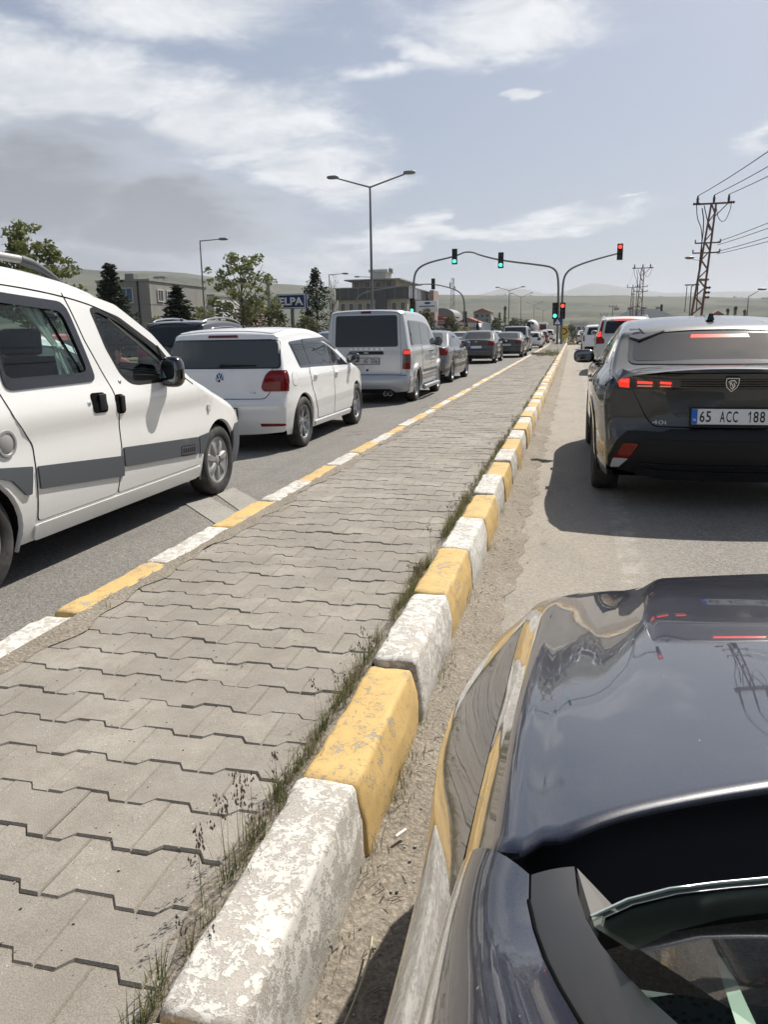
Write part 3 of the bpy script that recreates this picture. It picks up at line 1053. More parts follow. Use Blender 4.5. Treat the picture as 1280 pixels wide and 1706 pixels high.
class Shell:
    """car body: two sides bent by a plan outline and a section inset, and a strip over hood, roof and tail.
    local axes: x right, y forward, z up"""
    def __init__(self, sil, plan, inset, z0, wheels, step=0.07, n=120):
        s = chaikin(sil, 3)
        d = np.concatenate([[0], np.cumsum(np.hypot(*(s[1:, :2] - s[:-1, :2]).T))])
        t = np.linspace(0, d[-1], n)
        self.S = np.stack([np.interp(t, d, s[:, i]) for i in range(4)], 1)
        tg = np.gradient(self.S[:, :2], axis=0)
        tg /= np.linalg.norm(tg, axis=1, keepdims=True) + 1e-9
        self.N = np.stack([tg[:, 1], -tg[:, 0]], 1)
        self.E = self.S[:, :2] - self.N * (self.S[:, 2:3] + self.S[:, 3:4])
        p = chaikin(sorted(plan), 3)
        self.py, self.pw = p[:, 0], p[:, 1]
        q = chaikin(sorted(inset), 2)
        self.iz, self.ii = q[:, 0], q[:, 1]
        self.z0 = z0
        self.wheels = wheels        # (y, z, arch radius)
        self.step = step
        self.n = n

    def W(self, y, z):
        return np.interp(y, self.py, self.pw) - np.interp(z, self.iz, self.ii)

    def strip_pt(self, i, x):
        """point and normal on the strip, i fractional index"""
        i = np.asarray(i, float)
        idx = np.arange(self.n)
        S = np.stack([np.interp(i, idx, self.S[:, c]) for c in range(4)], -1)
        N = np.stack([np.interp(i, idx, self.N[:, c]) for c in range(2)], -1)
        N /= np.linalg.norm(N, axis=-1, keepdims=True)
        E = S[..., :2] - N * (S[..., 2:3] + S[..., 3:4])
        We = np.maximum(self.W(E[..., 0], E[..., 1]), .05)
        ax = np.minimum(np.abs(x), We)
        bow, r = S[..., 2], S[..., 3]
        flat = np.maximum(We - r, .02)
        k_ = bow * np.minimum(ax / flat, 1) ** 2.3
        ov = np.clip((ax - flat) / np.maximum(r, 1e-6), 0, 1)
        k_ = k_ + r * (1 - np.sqrt(np.maximum(0, 1 - ov ** 2)))
        P_ = S[..., :2] - N * k_[..., None]
        return np.stack([np.sign(x) * ax, P_[..., 0], P_[..., 1]], -1), We, N

    def side_outline(self):
        E = self.E
        keep = [tuple(E[0])]
        for e in E[1:]:
            if np.hypot(e[0] - keep[-1][0], e[1] - keep[-1][1]) > .012:
                keep.append(tuple(e))
        # floor line from rear to front with the wheel arches cut out
        yf, yr = keep[0][0], keep[-1][0]
        low = []
        y = yr
        ws = sorted(self.wheels)
        cuts = []
        for (wy, wz, wr) in ws:
            h = self.z0 - wz
            dx = math.sqrt(max(wr * wr - h * h, 1e-4))
            cuts.append((wy - dx, wy + dx, wy, wz, wr))
        pts = []
        cur = yr + .05
        for (a, b, wy, wz, wr) in cuts:
            pts += [(yy_, self.z0) for yy_ in np.arange(cur, a - .02, .08)]
            a0, a1 = math.atan2(self.z0 - wz, a - wy), math.atan2(self.z0 - wz, b - wy)
            if a0 < 0: a0 += 2 * PI
            for t in np.linspace(a0, a1, 22):
                pts.append((wy + wr * math.cos(t), wz + wr * math.sin(t)))
            cur = b + .06
        pts += [(yy_, self.z0) for yy_ in np.arange(cur, yf - .02, .08)]
        return keep + [p for p in pts]

    def body(self, paint_m, parent, holes=(), strip_hole=None, name='body', two_sided=True, inner=None):
        V, F, MI = [], [], []
        out = self.side_outline()
        v2, f2 = fill2d(out, [h for h in holes], self.step)
        for sgn in (1, -1):
            b = len(V)
            x = self.W(v2[:, 0], v2[:, 1]) * sgn
            V += [(x[i], v2[i, 0], v2[i, 1]) for i in range(len(v2))]
            for t in f2:
                F.append(tuple(b + q for q in (t if sgn > 0 else t[::-1]))); MI.append(0)
        # strip
        us = np.array([0, .22, .42, .58, .72, .83, .92, 1.0])
        cs = np.array([.25, .5, .7, .86, .96, 1.0])
        rows = []
        for i in range(self.n):
            _, We, _ = self.strip_pt(i, 0.0)
            r_ = self.S[i, 3]
            fl = max(float(We) - r_, .02)
            xs = np.concatenate([us * fl, fl + (float(We) - fl) * cs])
            xs = np.concatenate([-xs[::-1], xs[1:]])
            P_, _, _ = self.strip_pt(np.full(len(xs), i), xs)
            rows.append(P_)
        nc = len(rows[0])
        b = len(V)
        for P_ in rows:
            V += [tuple(q) for q in P_]
        for i in range(self.n - 1):
            for j in range(nc - 1):
                if strip_hole is not None:
                    c_ = (rows[i][j] + rows[i + 1][j + 1]) / 2
                    if strip_hole(c_):
                        continue
                F.append((b + i * nc + j, b + i * nc + j + 1, b + (i + 1) * nc + j + 1, b + (i + 1) * nc + j)); MI.append(0)
        # wheel wells and floor, dark
        for (wy, wz, wr) in self.wheels:
            for sgn in (1, -1):
                b = len(V)
                w0 = float(self.W(np.array(wy), np.array(wz + wr * .8)))
                ts = np.linspace(-.35, PI + .35, 20)
                for t in ts:
                    yy_, zz_ = wy + wr * math.cos(t), wz + wr * math.sin(t)
                    xo = float(self.W(np.array(yy_), np.array(max(zz_, self.z0))))
                    V.append((sgn * xo, yy_, zz_)); V.append((sgn * (xo - .022), wy + (wr - .012) * math.cos(t), wz + (wr - .012) * math.sin(t)))
                    V.append((sgn * (w0 - .30), wy + wr * 1.0 * math.cos(t), wz + wr * 1.0 * math.sin(t)))
                for j in range(len(ts) - 1):
                    q = b + 3 * j
                    F.append((q, q + 1, q + 4, q + 3)); MI.append(0)
                    F.append((q + 1, q + 2, q + 5, q + 4)); MI.append(1)
                c_ = len(V)
                V.append((sgn * (w0 - .30), wy, wz))
                for j in range(len(ts) - 1):
                    F.append((c_, b + 3 * j + 2, b + 3 * j + 5)); MI.append(1)
        yf, yr = self.E[0][0], self.E[-1][0]
        b = len(V)
        segs = []
        wsrt = sorted(self.wheels)
        ys = [yr]
        for (wy, wz, wr) in wsrt:
            ys += [wy - wr, wy + wr]
        ys.append(yf)
        for a in range(len(ys) - 1):
            narrow = .32 if a % 2 == 1 else .03
            y0_, y1_ = ys[a], ys[a + 1]
            w_ = min(float(self.W(np.array(y0_), np.array(self.z0))), float(self.W(np.array(y1_), np.array(self.z0)))) - narrow
            b = len(V)
            V += [(-w_, y0_, self.z0 + .01), (w_, y0_, self.z0 + .01), (w_, y1_, self.z0 + .01), (-w_, y1_, self.z0 + .01)]
            F.append((b, b + 3, b + 2, b + 1)); MI.append(1)
        me = to_mesh(name, V, F, [paint_m, M['well']], MI, None)
        bm = bmesh.new(); bm.from_mesh(me)
        bmesh.ops.remove_doubles(bm, verts=bm.verts[:], dist=.0015)
        bmesh.ops.recalc_face_normals(bm, faces=bm.faces[:])
        bm.to_mesh(me); bm.free()
        me.polygons.foreach_set('use_smooth', np.ones(len(me.polygons), dtype=bool))
        me.set_sharp_from_angle(angle=R(42))
        return link(name, me, parent)

    # --- panels lying on the skin
    def clampy(self, y, z):
        E = self.E
        half = self.n // 2
        ztop = E[:, 1]
        iF = np.arange(0, int(self.n * .45)); iR = np.arange(int(self.n * .55), self.n)
        def lim(ix, rev):
            zz, yy_ = ztop[ix], E[ix, 0]
            o = np.argsort(zz)
            return np.interp(z, zz[o], yy_[o])
        return y, lim(iF, 0), lim(iR, 1)

    def zedge(self, y):
        E = self.E
        ok = E[:, 1] > self.z0 + .35
        ys = E[ok]
        o = np.argsort(ys[:, 0])
        return np.interp(y, ys[o, 0], ys[o, 1])

    def side(self, name, poly, m_, parent, off=.004, sgn=1, rnd=.0, step=None, clamp=False, rim=.006, holes=(), smooth=50):
        if rnd: poly = roundpoly(poly, rnd, 3)
        st = step or self.step * 1.3
        poly = dens_poly(poly, st)
        v2, f2 = fill2d(poly, [dens_poly(h, st) for h in holes], st)
        y, z = v2[:, 0].copy(), v2[:, 1]
        if clamp:
            _, fr, re = self.clampy(y, z)
            y = np.clip(y, re, fr)
        x = self.W(y, z)
        e = 1e-3
        ny = -(self.W(y + e, z) - self.W(y - e, z)) / (2 * e)
        nz = -(self.W(y, z + e) - self.W(y, z - e)) / (2 * e)
        nn = np.stack([np.ones_like(x), np.clip(ny, -1.5, 1.5), np.clip(nz, -1.5, 1.5)], 1)
        nn /= np.linalg.norm(nn, axis=1, keepdims=True)
        return self._panel(name, np.stack([x, y, z], 1), nn, f2, len(poly), [len(h) for h in holes], m_, parent, off, sgn, rim, smooth)

    def strip(self, name, poly, m_, parent, mode='rear', off=.004, rnd=.0, step=None, rim=.006, holes=(), smooth=50, rng=None):
        """poly in (x,z) for rear/front or (x,y) for top"""
        if rnd: poly = roundpoly(poly, rnd, 3)
        st = step or self.step * 1.3
        poly = dens_poly(poly, st)
        v2, f2 = fill2d(poly, [dens_poly(h, st) for h in holes], st)
        x, q = v2[:, 0], v2[:, 1]
        n = self.n
        comp = 0 if mode == 'top' else 1
        if rng is None:
            rng = {'rear': (.5, 1.0), 'front': (0.0, .5), 'top': (.08, .92)}[mode]
        ix = np.arange(int(rng[0] * (n - 1)), int(rng[1] * (n - 1)) + 1)
        key = self.S[ix, comp]
        o = np.argsort(key)
        tgt = q.copy()
        i = np.interp(tgt, key[o], ix[o])
        for _ in range(6):
            P_, _, _ = self.strip_pt(i, x)
            err = q - P_[:, comp + 1]
            tgt = tgt + err
            i = np.interp(tgt, key[o], ix[o])
        P_, We, N = self.strip_pt(i, x)
        P2, _, _ = self.strip_pt(np.clip(i + .25, 0, n - 1), x)
        P1, _, _ = self.strip_pt(np.clip(i - .25, 0, n - 1), x)
        Q2, _, _ = self.strip_pt(i, x + .004)
        Q1, _, _ = self.strip_pt(i, x - .004)
        nn = np.cross(Q2 - Q1, P1 - P2)
        ln = np.linalg.norm(nn, axis=1, keepdims=True)
        base = np.stack([np.zeros(len(x)), N[:, 0], N[:, 1]], 1)
        nn = np.where(ln > 1e-9, nn / np.maximum(ln, 1e-9), base)
        nn *= np.sign(np.sum(nn * base, 1, keepdims=True) + 1e-9)
        return self._panel(name, P_, nn, f2, len(poly), [len(h) for h in holes], m_, parent, off, 1, rim, smooth)

    def _panel(self, name, P_, nn, f2, nb, hb, m_, parent, off, sgn, rim, smooth):
        top = P_ + nn * off
        V = [tuple(q) for q in top]
        F = [tuple(t) for t in f2]
        s0 = 0
        for cnt in [nb] + hb:
            c0_ = len(V)
            for i in range(cnt):
                V.append(tuple(top[s0 + i]))
            b = len(V)
            for i in range(cnt):
                V.append(tuple(P_[s0 + i] - nn[s0 + i] * rim))
            for i in range(cnt):
                j = (i + 1) % cnt
                F.append((c0_ + i, c0_ + j, b + j, b + i))
            s0 += cnt
        if sgn < 0:
            V = [(-a, b_, c_) for a, b_, c_ in V]
        me = to_mesh(name, V, F, m_)
        bm = bmesh.new(); bm.from_mesh(me)
        bmesh.ops.recalc_face_normals(bm, faces=bm.faces[:])
        bm.to_mesh(me); bm.free()
        # recalc can flip an open sheet: test against the skin normal
        vs = np.array([p.normal[:] for p in me.polygons[:len(f2)]])
        cs = np.array([nn[list(f2[i])].mean(0) for i in range(min(len(f2), len(vs)))]) if len(f2) else None
        if cs is not None:
            cs = cs * np.array([sgn, 1, 1])
            if np.sum(vs[:len(cs)] * cs) < 0:
                me.flip_normals()
        me.polygons.foreach_set('use_smooth', np.ones(len(me.polygons), dtype=bool))
        me.set_sharp_from_angle(angle=R(smooth))
        return link(name, me, parent)

    def rear_pt(self, x, z, rng=(.5, 1.0)):
        ix = np.arange(int(rng[0] * (self.n - 1)), self.n)
        key = self.S[ix, 1]
        o = np.argsort(key)
        t = z
        for _ in range(6):
            i = np.interp(t, key[o], ix[o])
            P_, _, N = self.strip_pt(np.array([i]), np.array([x]))
            t += z - P_[0, 2]
        return Vector(P_[0]), Vector((0, N[0, 0], N[0, 1]))


_wheels = {}


def wheel_meshes(r, wd, rr, style, rim_key):
    key = (r, wd, rr, style, rim_key)
    if key in _wheels:
        return _wheels[key]
    h = wd / 2
    t = MB()
    sh = .012
    t.lathe([(rr - .005, -h * .72), (rr + .012, -h * .86), (rr + (r - rr) * .45, -h), (r - .022, -h * .93), (r - .006, -h * .78), (r, -h * .5), (r, h * .5), (r - .006, h * .78), (r - .022, h * .93), (rr + (r - rr) * .45, h), (rr + .012, h * .86), (rr - .005, h * .72)], 40)
    tyre = t.mesh('tyre', M['tyre'], 50)
    m_ = MB()
    ro = rr
    m_.lathe([(ro - .002, -h * .7), (ro + .006, h * .70), (ro + .004, h * .80), (ro - .010, h * .78), (ro - .016, h * .60), (ro - .030, h * .1), (ro - .04, -h * .6)], 40)
    if style[0] == 'spoke':
        ns, double = style[1], style[2]
        m_.lathe([(.0, h * .62), (.045, h * .60), (.062, h * .48), (.066, h * .1)], 20)
        for s in range(ns):
            for d in ((-1, 1) if double else (0,)):
                a = 2 * PI * s / ns + d * .14
                a2 = 2 * PI * s / ns + d * .20
                w0, w1 = (.016, .010) if double else (.034, .024)
                p = []
                for (rad, ww, hx, aa) in ((.04, w0, h * .52, a), (ro * .6, (w0 + w1) / 2, h * .60, (a + a2) / 2), (ro - .012, w1, h * .66, a2)):
                    cx, sx_ = math.cos(aa), math.sin(aa)
                    for (o_, dx) in ((-ww, -.004), (ww, -.004), (ww, -.035), (-ww, -.035)):
                        p.append((hx + dx + (.006 if dx > -.01 else 0), rad * cx - o_ * sx_, rad * sx_ + o_ * cx))
                f = []
                for q in (0, 4):
                    f += [(q, q + 1, q + 5, q + 4), (q + 1, q + 2, q + 6, q + 5), (q + 2, q + 3, q + 7, q + 6), (q + 3, q, q + 4, q + 7)]
                f += [(3, 2, 1, 0), (8, 9, 10, 11)]
                m_.add(p, f)
    else:      # wheel cover with rounded lobes
        m_.lathe([(.0, h * .78), (.03, h * .78), (.045, h * .70), (.07, h * .62), (ro * .55, h * .60), (ro * .78, h * .66), (ro - .008, h * .74)], 40)
        for s in range(style[1]):
            a = 2 * PI * s / style[1]
            cx, sx_ = math.cos(a), math.sin(a)
            p = []
            for (rad, ww, hx) in ((.05, .022, h * .80), (ro * .45, .032, h * .86), (ro * .75, .040, h * .84), (ro - .02, .034, h * .76)):
                for (o_, dx) in ((-ww, -.03), (-ww * .6, 0), (ww * .6, 0), (ww, -.03)):
                    p.append((hx + dx, rad * cx - o_ * sx_, rad * sx_ + o_ * cx))
            f = []
            for q in (0, 4, 8):
                f += [(q, q + 1, q + 5, q + 4), (q + 1, q + 2, q + 6, q + 5), (q + 2, q + 3, q + 7, q + 6)]
            f += [(12, 13, 14, 15)]
            m_.add(p, f)
    bm = bmesh.new()
    rim = m_.mesh('rim', M[rim_key], None)
    bm.from_mesh(rim); bmesh.ops.recalc_face_normals(bm, faces=bm.faces[:]); bm.to_mesh(rim); bm.free()
    rim.polygons.foreach_set('use_smooth', np.ones(len(rim.polygons), dtype=bool)); rim.set_sharp_from_angle(angle=R(35))
    b_ = MB().lathe([(0, h * .05), (rr - .03, h * .05), (rr - .03, -h * .5), (0, -h * .5)], 24)
    b_.box((h * .1, rr * .55, 0.02), (.05, .09, .16), .01)
    disc = b_.mesh('brake_disc', M['well'], 40)
    _wheels[key] = (disc, tyre, rim)
    return _wheels[key]


def add_wheels(root, wb2, track, r, wd, rr, style, rim_key='rim', steer=0.0):
    disc, tyre, rim = wheel_meshes(r, wd, rr, style, rim_key)
    for y in (wb2, -wb2):
        for sg in (1, -1):
            a = random.uniform(0, 1.2)
            w_ = link('wheel', disc, root, (sg * track, y, r - .004), (a, 0, (0 if sg > 0 else PI) + (steer if y > 0 else 0)))
            link('tyre', tyre, w_)
            link('rim', rim, w_)


def mirror_part(root, x, y, z, m_, sgn, size=(.10, .055, .075), paintcap=None, tilt=0.0):
    mb = MB()
    cx = sgn * (x + size[0] + .03)
    mb.ell((cx, y, z), size, 14, 10, .62)
    mb.cur = 1
    mb.tube([(sgn * (x - .03), y + .01, z - size[2] * .75), (sgn * (x + .05), y, z - size[2] * .7)], .024, 8)
    o = mb.build('mirror', [paintcap or m_, m_], root, 60)
    g_ = MB().ell((cx, y - size[1] * .93, z), (size[0] * .80, .008, size[2] * .76), 14, 8, .55)
    g_.build('mirror_glass', M['mirror'], o, 60)
    return o


def number_plate(root, at, nrm, txt, wd=.52, ht=.112, mat_='plate', fr=True, blue=True, dealer=False):
    """plate standing on the tail; its face looks along -y"""
    tilt = math.atan2(nrm.z, -nrm.y)
    rot = (-tilt, 0, 0)
    o = MB().box((0, -.006, 0), (wd, .006, ht), .002).build('number_plate', M[mat_], root, 40, at, rot)
    if fr:
        f = MB()
        t = .010
        lo = .022 if dealer else t
        f.box((0, -.004, ht / 2 + t / 2), (wd + 2 * t, .016, t), .002)
        f.box((0, -.004, -ht / 2 - lo / 2), (wd + 2 * t, .016, lo), .002)
        f.box((-wd / 2 - t / 2, -.004, 0), (t, .016, ht), .002)
        f.box((wd / 2 + t / 2, -.004, 0), (t, .016, ht), .002)
        f.build('plate_frame', M['black_trim'], o, 40)
    if blue:
        MB().box((-wd / 2 + .021, -.0095, 0), (.040, .002, ht - .004)).build('blue_band', M['plate_blue'], o)
        link('country_letters', fit_text('TR', .026, .016, .0008, M['white_ink'], .01), o, (-wd / 2 + .021, -.0105, -ht * .22))
    if txt:
        parts_ = txt.split(' ')
        n = sum(len(p) for p in parts_)
        cw = (wd - .075) / (n + 1.5 * (len(parts_) - 1) * .8)
        x = -wd / 2 + .052
        for p in parts_:
            for ch in p:
                if ch == '1':       # a one with a flag, as on plates
                    hw, hh = cw * .5, ht * .35
                    me = MB().prism([(.10 * hw, -hh), (.10 * hw + .30 * hw, -hh), (.40 * hw, hh), (.12 * hw, hh), (-.42 * hw, hh * .52), (-.42 * hw, hh * .20), (.10 * hw, hh * .58)], 0, -.0008, 'XZ').mesh('lettering', M['ink'])
                    link('lettering', me, o, (x + cw * .5, -.0092, 0))
                else:
                    link('lettering', fit_text(ch, cw * .80, ht * .70, .0008, M['ink'], .012), o, (x + cw * .5, -.0092, 0))
                x += cw
            x += cw * 1.2
    return o


def bar(name, pts, r, m_, parent, n=8, smooth=60):
    return MB().tube(pts, r, n).build(name, m_, parent, smooth)


def curve_pts(pts, n=3):
    return [tuple(q) for q in chaikin(pts, n)]
def P(name):
    return PRESETS[name]


PRESETS = {
 # small hatchback
 'hatch': dict(
  sil=[(1.93, .20, .10, .05), (2.03, .34, .16, .06), (2.03, .56, .16, .06), (1.97, .70, .14, .06), (1.80, .82, .07, .06), (1.30, .93, .04, .06), (.98, .985, .04, .05), (.22, 1.37, .07, .06), (-.10, 1.435, .05, .07),
       (-.6, 1.465, .025, .08), (-1.2, 1.44, .025, .08), (-1.60, 1.40, .03, .06), (-1.66, 1.385, .045, .05), (-1.68, 1.345, .05, .05), (-1.80, .99, .07, .06), (-1.84, .93, .07, .07), (-1.865, .72, .08, .09), (-1.875, .66, .08, .09), (-1.94, .60, .10, .10), (-1.945, .40, .10, .10), (-1.86, .21, .08, .05)],
  plan=[(-2.0, .60), (-1.92, .72), (-1.75, .80), (-1.3, .838), (0, .842), (1.2, .838), (1.65, .80), (1.9, .70), (2.08, .5)],
  inset=[(.12, .10), (.22, .035), (.38, .012), (.52, .004), (.60, .0), (.70, .012), (.80, .004), (.90, .012), (.955, .045), (1.2, .115), (1.38, .185), (1.5, .26)],
  z0=.20, wb=1.235, r=.310, arch=.355, track=.730, tw=.205, rr=.205, belt=(.965, -.02), gap=.085,
  panes=[(1.05, .06, None, -.10), (-.02, -.90, -.10, -.16), (-.95, -1.24, -.16, -.40)], dlo=(1.05, -1.22),
  rearwin=[(-.60, .985), (.60, .985), (.515, 1.31), (-.515, 1.31)], windscreen=(.30, .93),
  tail=dict(rear=[(.50, .70), (.84, .70), (.84, .955), (.60, .955), (.52, .86)], side=[(-2.0, .70), (-1.70, .70), (-1.52, .955), (-2.0, .955)]),
  doors=[[(1.0, .30), (1.02, .95), (.02, .955), (.02, .30)], [(.0, .30), (.0, .955), (-.90, .965), (-1.0, .90), (-.93, .72), (-.74, .42), (-.70, .30)]], handles=[(.12, .84), (-.80, .85)],
  plate=(0, .50, .02), bumper=[(-.80, .24), (.80, .24), (.78, .34), (-.78, .34)], mirror=(.90, .98, .80)),
 # four door saloon
 'sedan': dict(
  sil=[(2.12, .20, .10, .05), (2.24, .34, .16, .06), (2.24, .56, .16, .06), (2.18, .68, .14, .06), (1.95, .80, .07, .06), (1.35, .92, .04, .06), (1.0, .975, .04, .05), (.22, 1.36, .07, .06), (-.05, 1.43, .05, .07),
       (-.5, 1.465, .025, .08), (-.95, 1.43, .025, .08), (-1.20, 1.36, .04, .06), (-1.70, 1.09, .06, .05), (-1.85, 1.065, .05, .05), (-2.16, 1.055, .06, .05), (-2.22, 1.03, .08, .06), (-2.20, .90, .10, .08), (-2.21, .66, .10, .09), (-2.27, .60, .11, .10), (-2.27, .40, .11, .10), (-2.18, .21, .08, .05)],
  plan=[(-2.32, .60), (-2.22, .72), (-2.0, .82), (-1.5, .862), (0, .868), (1.3, .862), (1.85, .81), (2.1, .70), (2.3, .5)],
  inset=[(.12, .10), (.22, .035), (.38, .012), (.52, .004), (.62, .0), (.75, .012), (.86, .004), (.93, .016), (.985, .05), (1.2, .13), (1.38, .215), (1.5, .28)],
  z0=.20, wb=1.32, r=.315, arch=.36, track=.755, tw=.205, rr=.205, belt=(.985, -.015), gap=.08,
  panes=[(1.08, .05, None, -.08), (-.03, -.95, -.08, .15), (-1.0, -1.42, .15, 1.0)], dlo=(1.08, -1.42),
  rearwin=[(-.60, 1.10), (.60, 1.10), (.49, 1.355), (-.49, 1.355)], windscreen=(.30, .95),
  tail=dict(rear=[(.48, .80), (.86, .76), (.86, .96), (.50, .95)], side=[(-2.3, .76), (-2.02, .78), (-1.86, .93), (-2.0, .97), (-2.3, .96)]),
  doors=[[(1.0, .30), (1.03, .965), (.02, .975), (.02, .30)], [(.0, .30), (.0, .975), (-1.0, .98), (-1.08, .90), (-1.0, .72), (-.80, .42), (-.76, .30)]], handles=[(.12, .86), (-.88, .87)],
  plate=(0, .72, .02), bumper=[(-.80, .24), (.80, .24), (.78, .36), (-.78, .36)], mirror=(.92, 1.0, .83)),
 # sport utility
 'suv': dict(
  sil=[(2.02, .26, .10, .05), (2.14, .42, .16, .06), (2.15, .70, .16, .06), (2.08, .88, .14, .06), (1.85, 1.0, .07, .06), (1.35, 1.10, .04, .06), (1.05, 1.15, .04, .05), (.30, 1.54, .07, .06), (0, 1.61, .05, .07),
       (-.6, 1.645, .025, .08), (-1.3, 1.62, .025, .08), (-1.80, 1.57, .03, .06), (-1.88, 1.55, .045, .05), (-1.89, 1.51, .05, .05), (-2.08, 1.13, .07, .07), (-2.12, 1.04, .08, .08), (-2.14, .82, .08, .09), (-2.20, .74, .10, .10), (-2.21, .52, .10, .10), (-2.10, .30, .08, .05)],
  plan=[(-2.28, .62), (-2.18, .75), (-2.0, .84), (-1.5, .895), (0, .905), (1.3, .895), (1.8, .83), (2.05, .70), (2.2, .5)],
  inset=[(.18, .10), (.30, .035), (.46, .012), (.62, .004), (.72, .0), (.88, .012), (1.0, .004), (1.07, .02), (1.12, .05), (1.35, .12), (1.55, .20), (1.68, .28)],
  z0=.28, wb=1.33, r=.345, arch=.40, track=.785, tw=.225, rr=.225, belt=(1.12, -.02), gap=.085,
  panes=[(1.12, .08, None, -.10), (0, -.98, -.10, -.16), (-1.04, -1.62, -.16, .35)], dlo=(1.12, -1.62),
  rearwin=[(-.64, 1.12), (.64, 1.12), (.54, 1.47), (-.54, 1.47)], windscreen=(.36, 1.0),
  tail=dict(rear=[(.44, .93), (.88, .90), (.88, 1.10), (.52, 1.07)], side=[(-2.3, .90), (-1.90, .92), (-1.70, 1.06), (-2.3, 1.12)]),
  doors=[[(1.05, .40), (1.08, 1.10), (.04, 1.11), (.04, .40)], [(.02, .40), (.02, 1.11), (-1.0, 1.12), (-1.08, 1.0), (-1.0, .80), (-.80, .52), (-.78, .40)]], handles=[(.14, .98), (-.88, .99)],
  plate=(0, .86, .02), bumper=[(-.84, .30), (.84, .30), (.84, .52), (-.84, .52)], mirror=(.96, 1.14, .86)),
 # boxy window van
 'van': dict(
  sil=[(2.0, .22, .10, .05), (2.13, .36, .16, .06), (2.13, .64, .16, .06), (2.06, .84, .14, .07), (1.85, .98, .07, .07), (1.45, 1.10, .05, .06), (1.15, 1.18, .05, .06), (.50, 1.66, .07, .07), (.25, 1.76, .05, .08),
       (-.3, 1.805, .025, .09), (-1.2, 1.815, .025, .09), (-1.80, 1.80, .02, .08), (-2.00, 1.79, .02, .06), (-2.035, 1.76, .03, .05), (-2.05, 1.70, .03, .06), (-2.09, 1.15, .03, .07), (-2.10, .64, .03, .08), (-2.10, .56, .03, .08), (-2.18, .52, .06, .10), (-2.185, .34, .06, .10), (-2.10, .22, .05, .05)],
  plan=[(-2.26, .74), (-2.16, .82), (-2.0, .87), (-1.5, .892), (0, .897), (1.3, .885), (1.8, .81), (2.05, .70), (2.2, .5)],
  inset=[(.12, .10), (.22, .03), (.40, .01), (.55, .0), (.80, .0), (.98, .004), (1.08, .02), (1.14, .04), (1.45, .085), (1.70, .135), (1.84, .19)],
  z0=.22, wb=1.332, r=.320, arch=.37, track=.765, tw=.205, rr=.21, belt=(1.13, 0), gap=.13,
  panes=[(1.30, .18, None, -.05), (.08, -.80, -.02, .0), (-.90, -1.78, 0, .05)], dlo=(1.30, -1.78),
  rearwin=[(-.70, 1.20), (.70, 1.20), (.66, 1.69), (-.66, 1.69)], windscreen=(.55, 1.1),
  tail=dict(rear=[(.78, .66), (.90, .66), (.90, 1.06), (.78, 1.06)], side=[(-2.3, .66), (-1.96, .66), (-1.96, 1.06), (-2.3, 1.06)]),
  doors=[[(1.14, .32), (1.2, 1.12), (.13, 1.12), (.13, .32)], [(.11, .32), (.11, 1.12), (-.85, 1.12), (-.85, .80), (-.80, .32)]], handles=[(.24, .98), (.0, .98)],
  plate=(0, .93, .02), bumper=None, mirror=(1.06, 1.20, .85)),
}


def scaled(pr, s):
    sx, sy, sz = s
    q = dict(pr)
    q['sil'] = [(a * sy, b_ * sz, c_, d) for a, b_, c_, d in pr['sil']]
    q['plan'] = [(a * sy, b_ * sx) for a, b_ in pr['plan']]
    q['inset'] = [(a * sz, b_) for a, b_ in pr['inset']]
    q['z0'] = pr['z0'] * sz
    q['wb'] = pr['wb'] * sy
    q['track'] = pr['track'] * sx
    q['belt'] = (pr['belt'][0] * sz, pr['belt'][1])
    q['panes'] = [(a * sy, b_ * sy, c_, d) for a, b_, c_, d in pr['panes']]
    q['dlo'] = (pr['dlo'][0] * sy, pr['dlo'][1] * sy)
    q['rearwin'] = [(a * sx, b_ * sz) for a, b_ in pr['rearwin']] if pr['rearwin'] else None
    q['windscreen'] = (pr['windscreen'][0] * sy, pr['windscreen'][1] * sy)
    q['tail'] = {'rear': [(a * sx, b_ * sz) for a, b_ in pr['tail']['rear']], 'side': [(a * sy, b_ * sz) for a, b_ in pr['tail']['side']] if pr['tail']['side'] else None}
    q['doors'] = [[(a * sy, b_ * sz) for a, b_ in d] for d in pr['doors']]
    q['handles'] = [(a * sy, b_ * sz) for a, b_ in pr['handles']]
    q['plate'] = (pr['plate'][0], pr['plate'][1] * sz, pr['plate'][2])
    q['bumper'] = [(a * sx, b_ * sz) for a, b_ in pr['bumper']] if pr['bumper'] else None
    q['mirror'] = (pr['mirror'][0] * sy, pr['mirror'][1] * sz, pr['mirror'][2] * sx)
    return q


def window_poly(sh, q, yf, yr, sf, sr, grow=0.0):
    """pane between two pillars; sf, sr: how far the pillar moves along y per metre of height (None: runs into the windscreen pillar)"""
    b0, b1 = q['belt']
    gap = q['gap'] - grow
    bel = lambda y: b0 + b1 * y - grow
    zt = lambda y: float(sh.zedge(np.array(y))) - gap
    yf += grow
    yr -= grow

    def top(y0, s):
        y = y0
        for _ in range(25):
            y = .5 * y + .5 * (y0 + s * max(zt(y) - bel(y0), 0))
        return y
    yrt = top(yr, sr)
    if sf is None:
        ys = np.linspace(yf + .3, yr, 160)
        yf = next(y for y in ys if zt(y) > bel(y) + .01)
        yft = yf
    else:
        yft = top(yf, sf)
    pts = [(y, zt(y)) for y in np.linspace(yft, yrt, 15)]
    if sf is None: pts = pts[1:]
    return [(yf, bel(yf))] + pts + [(yr, bel(yr))]


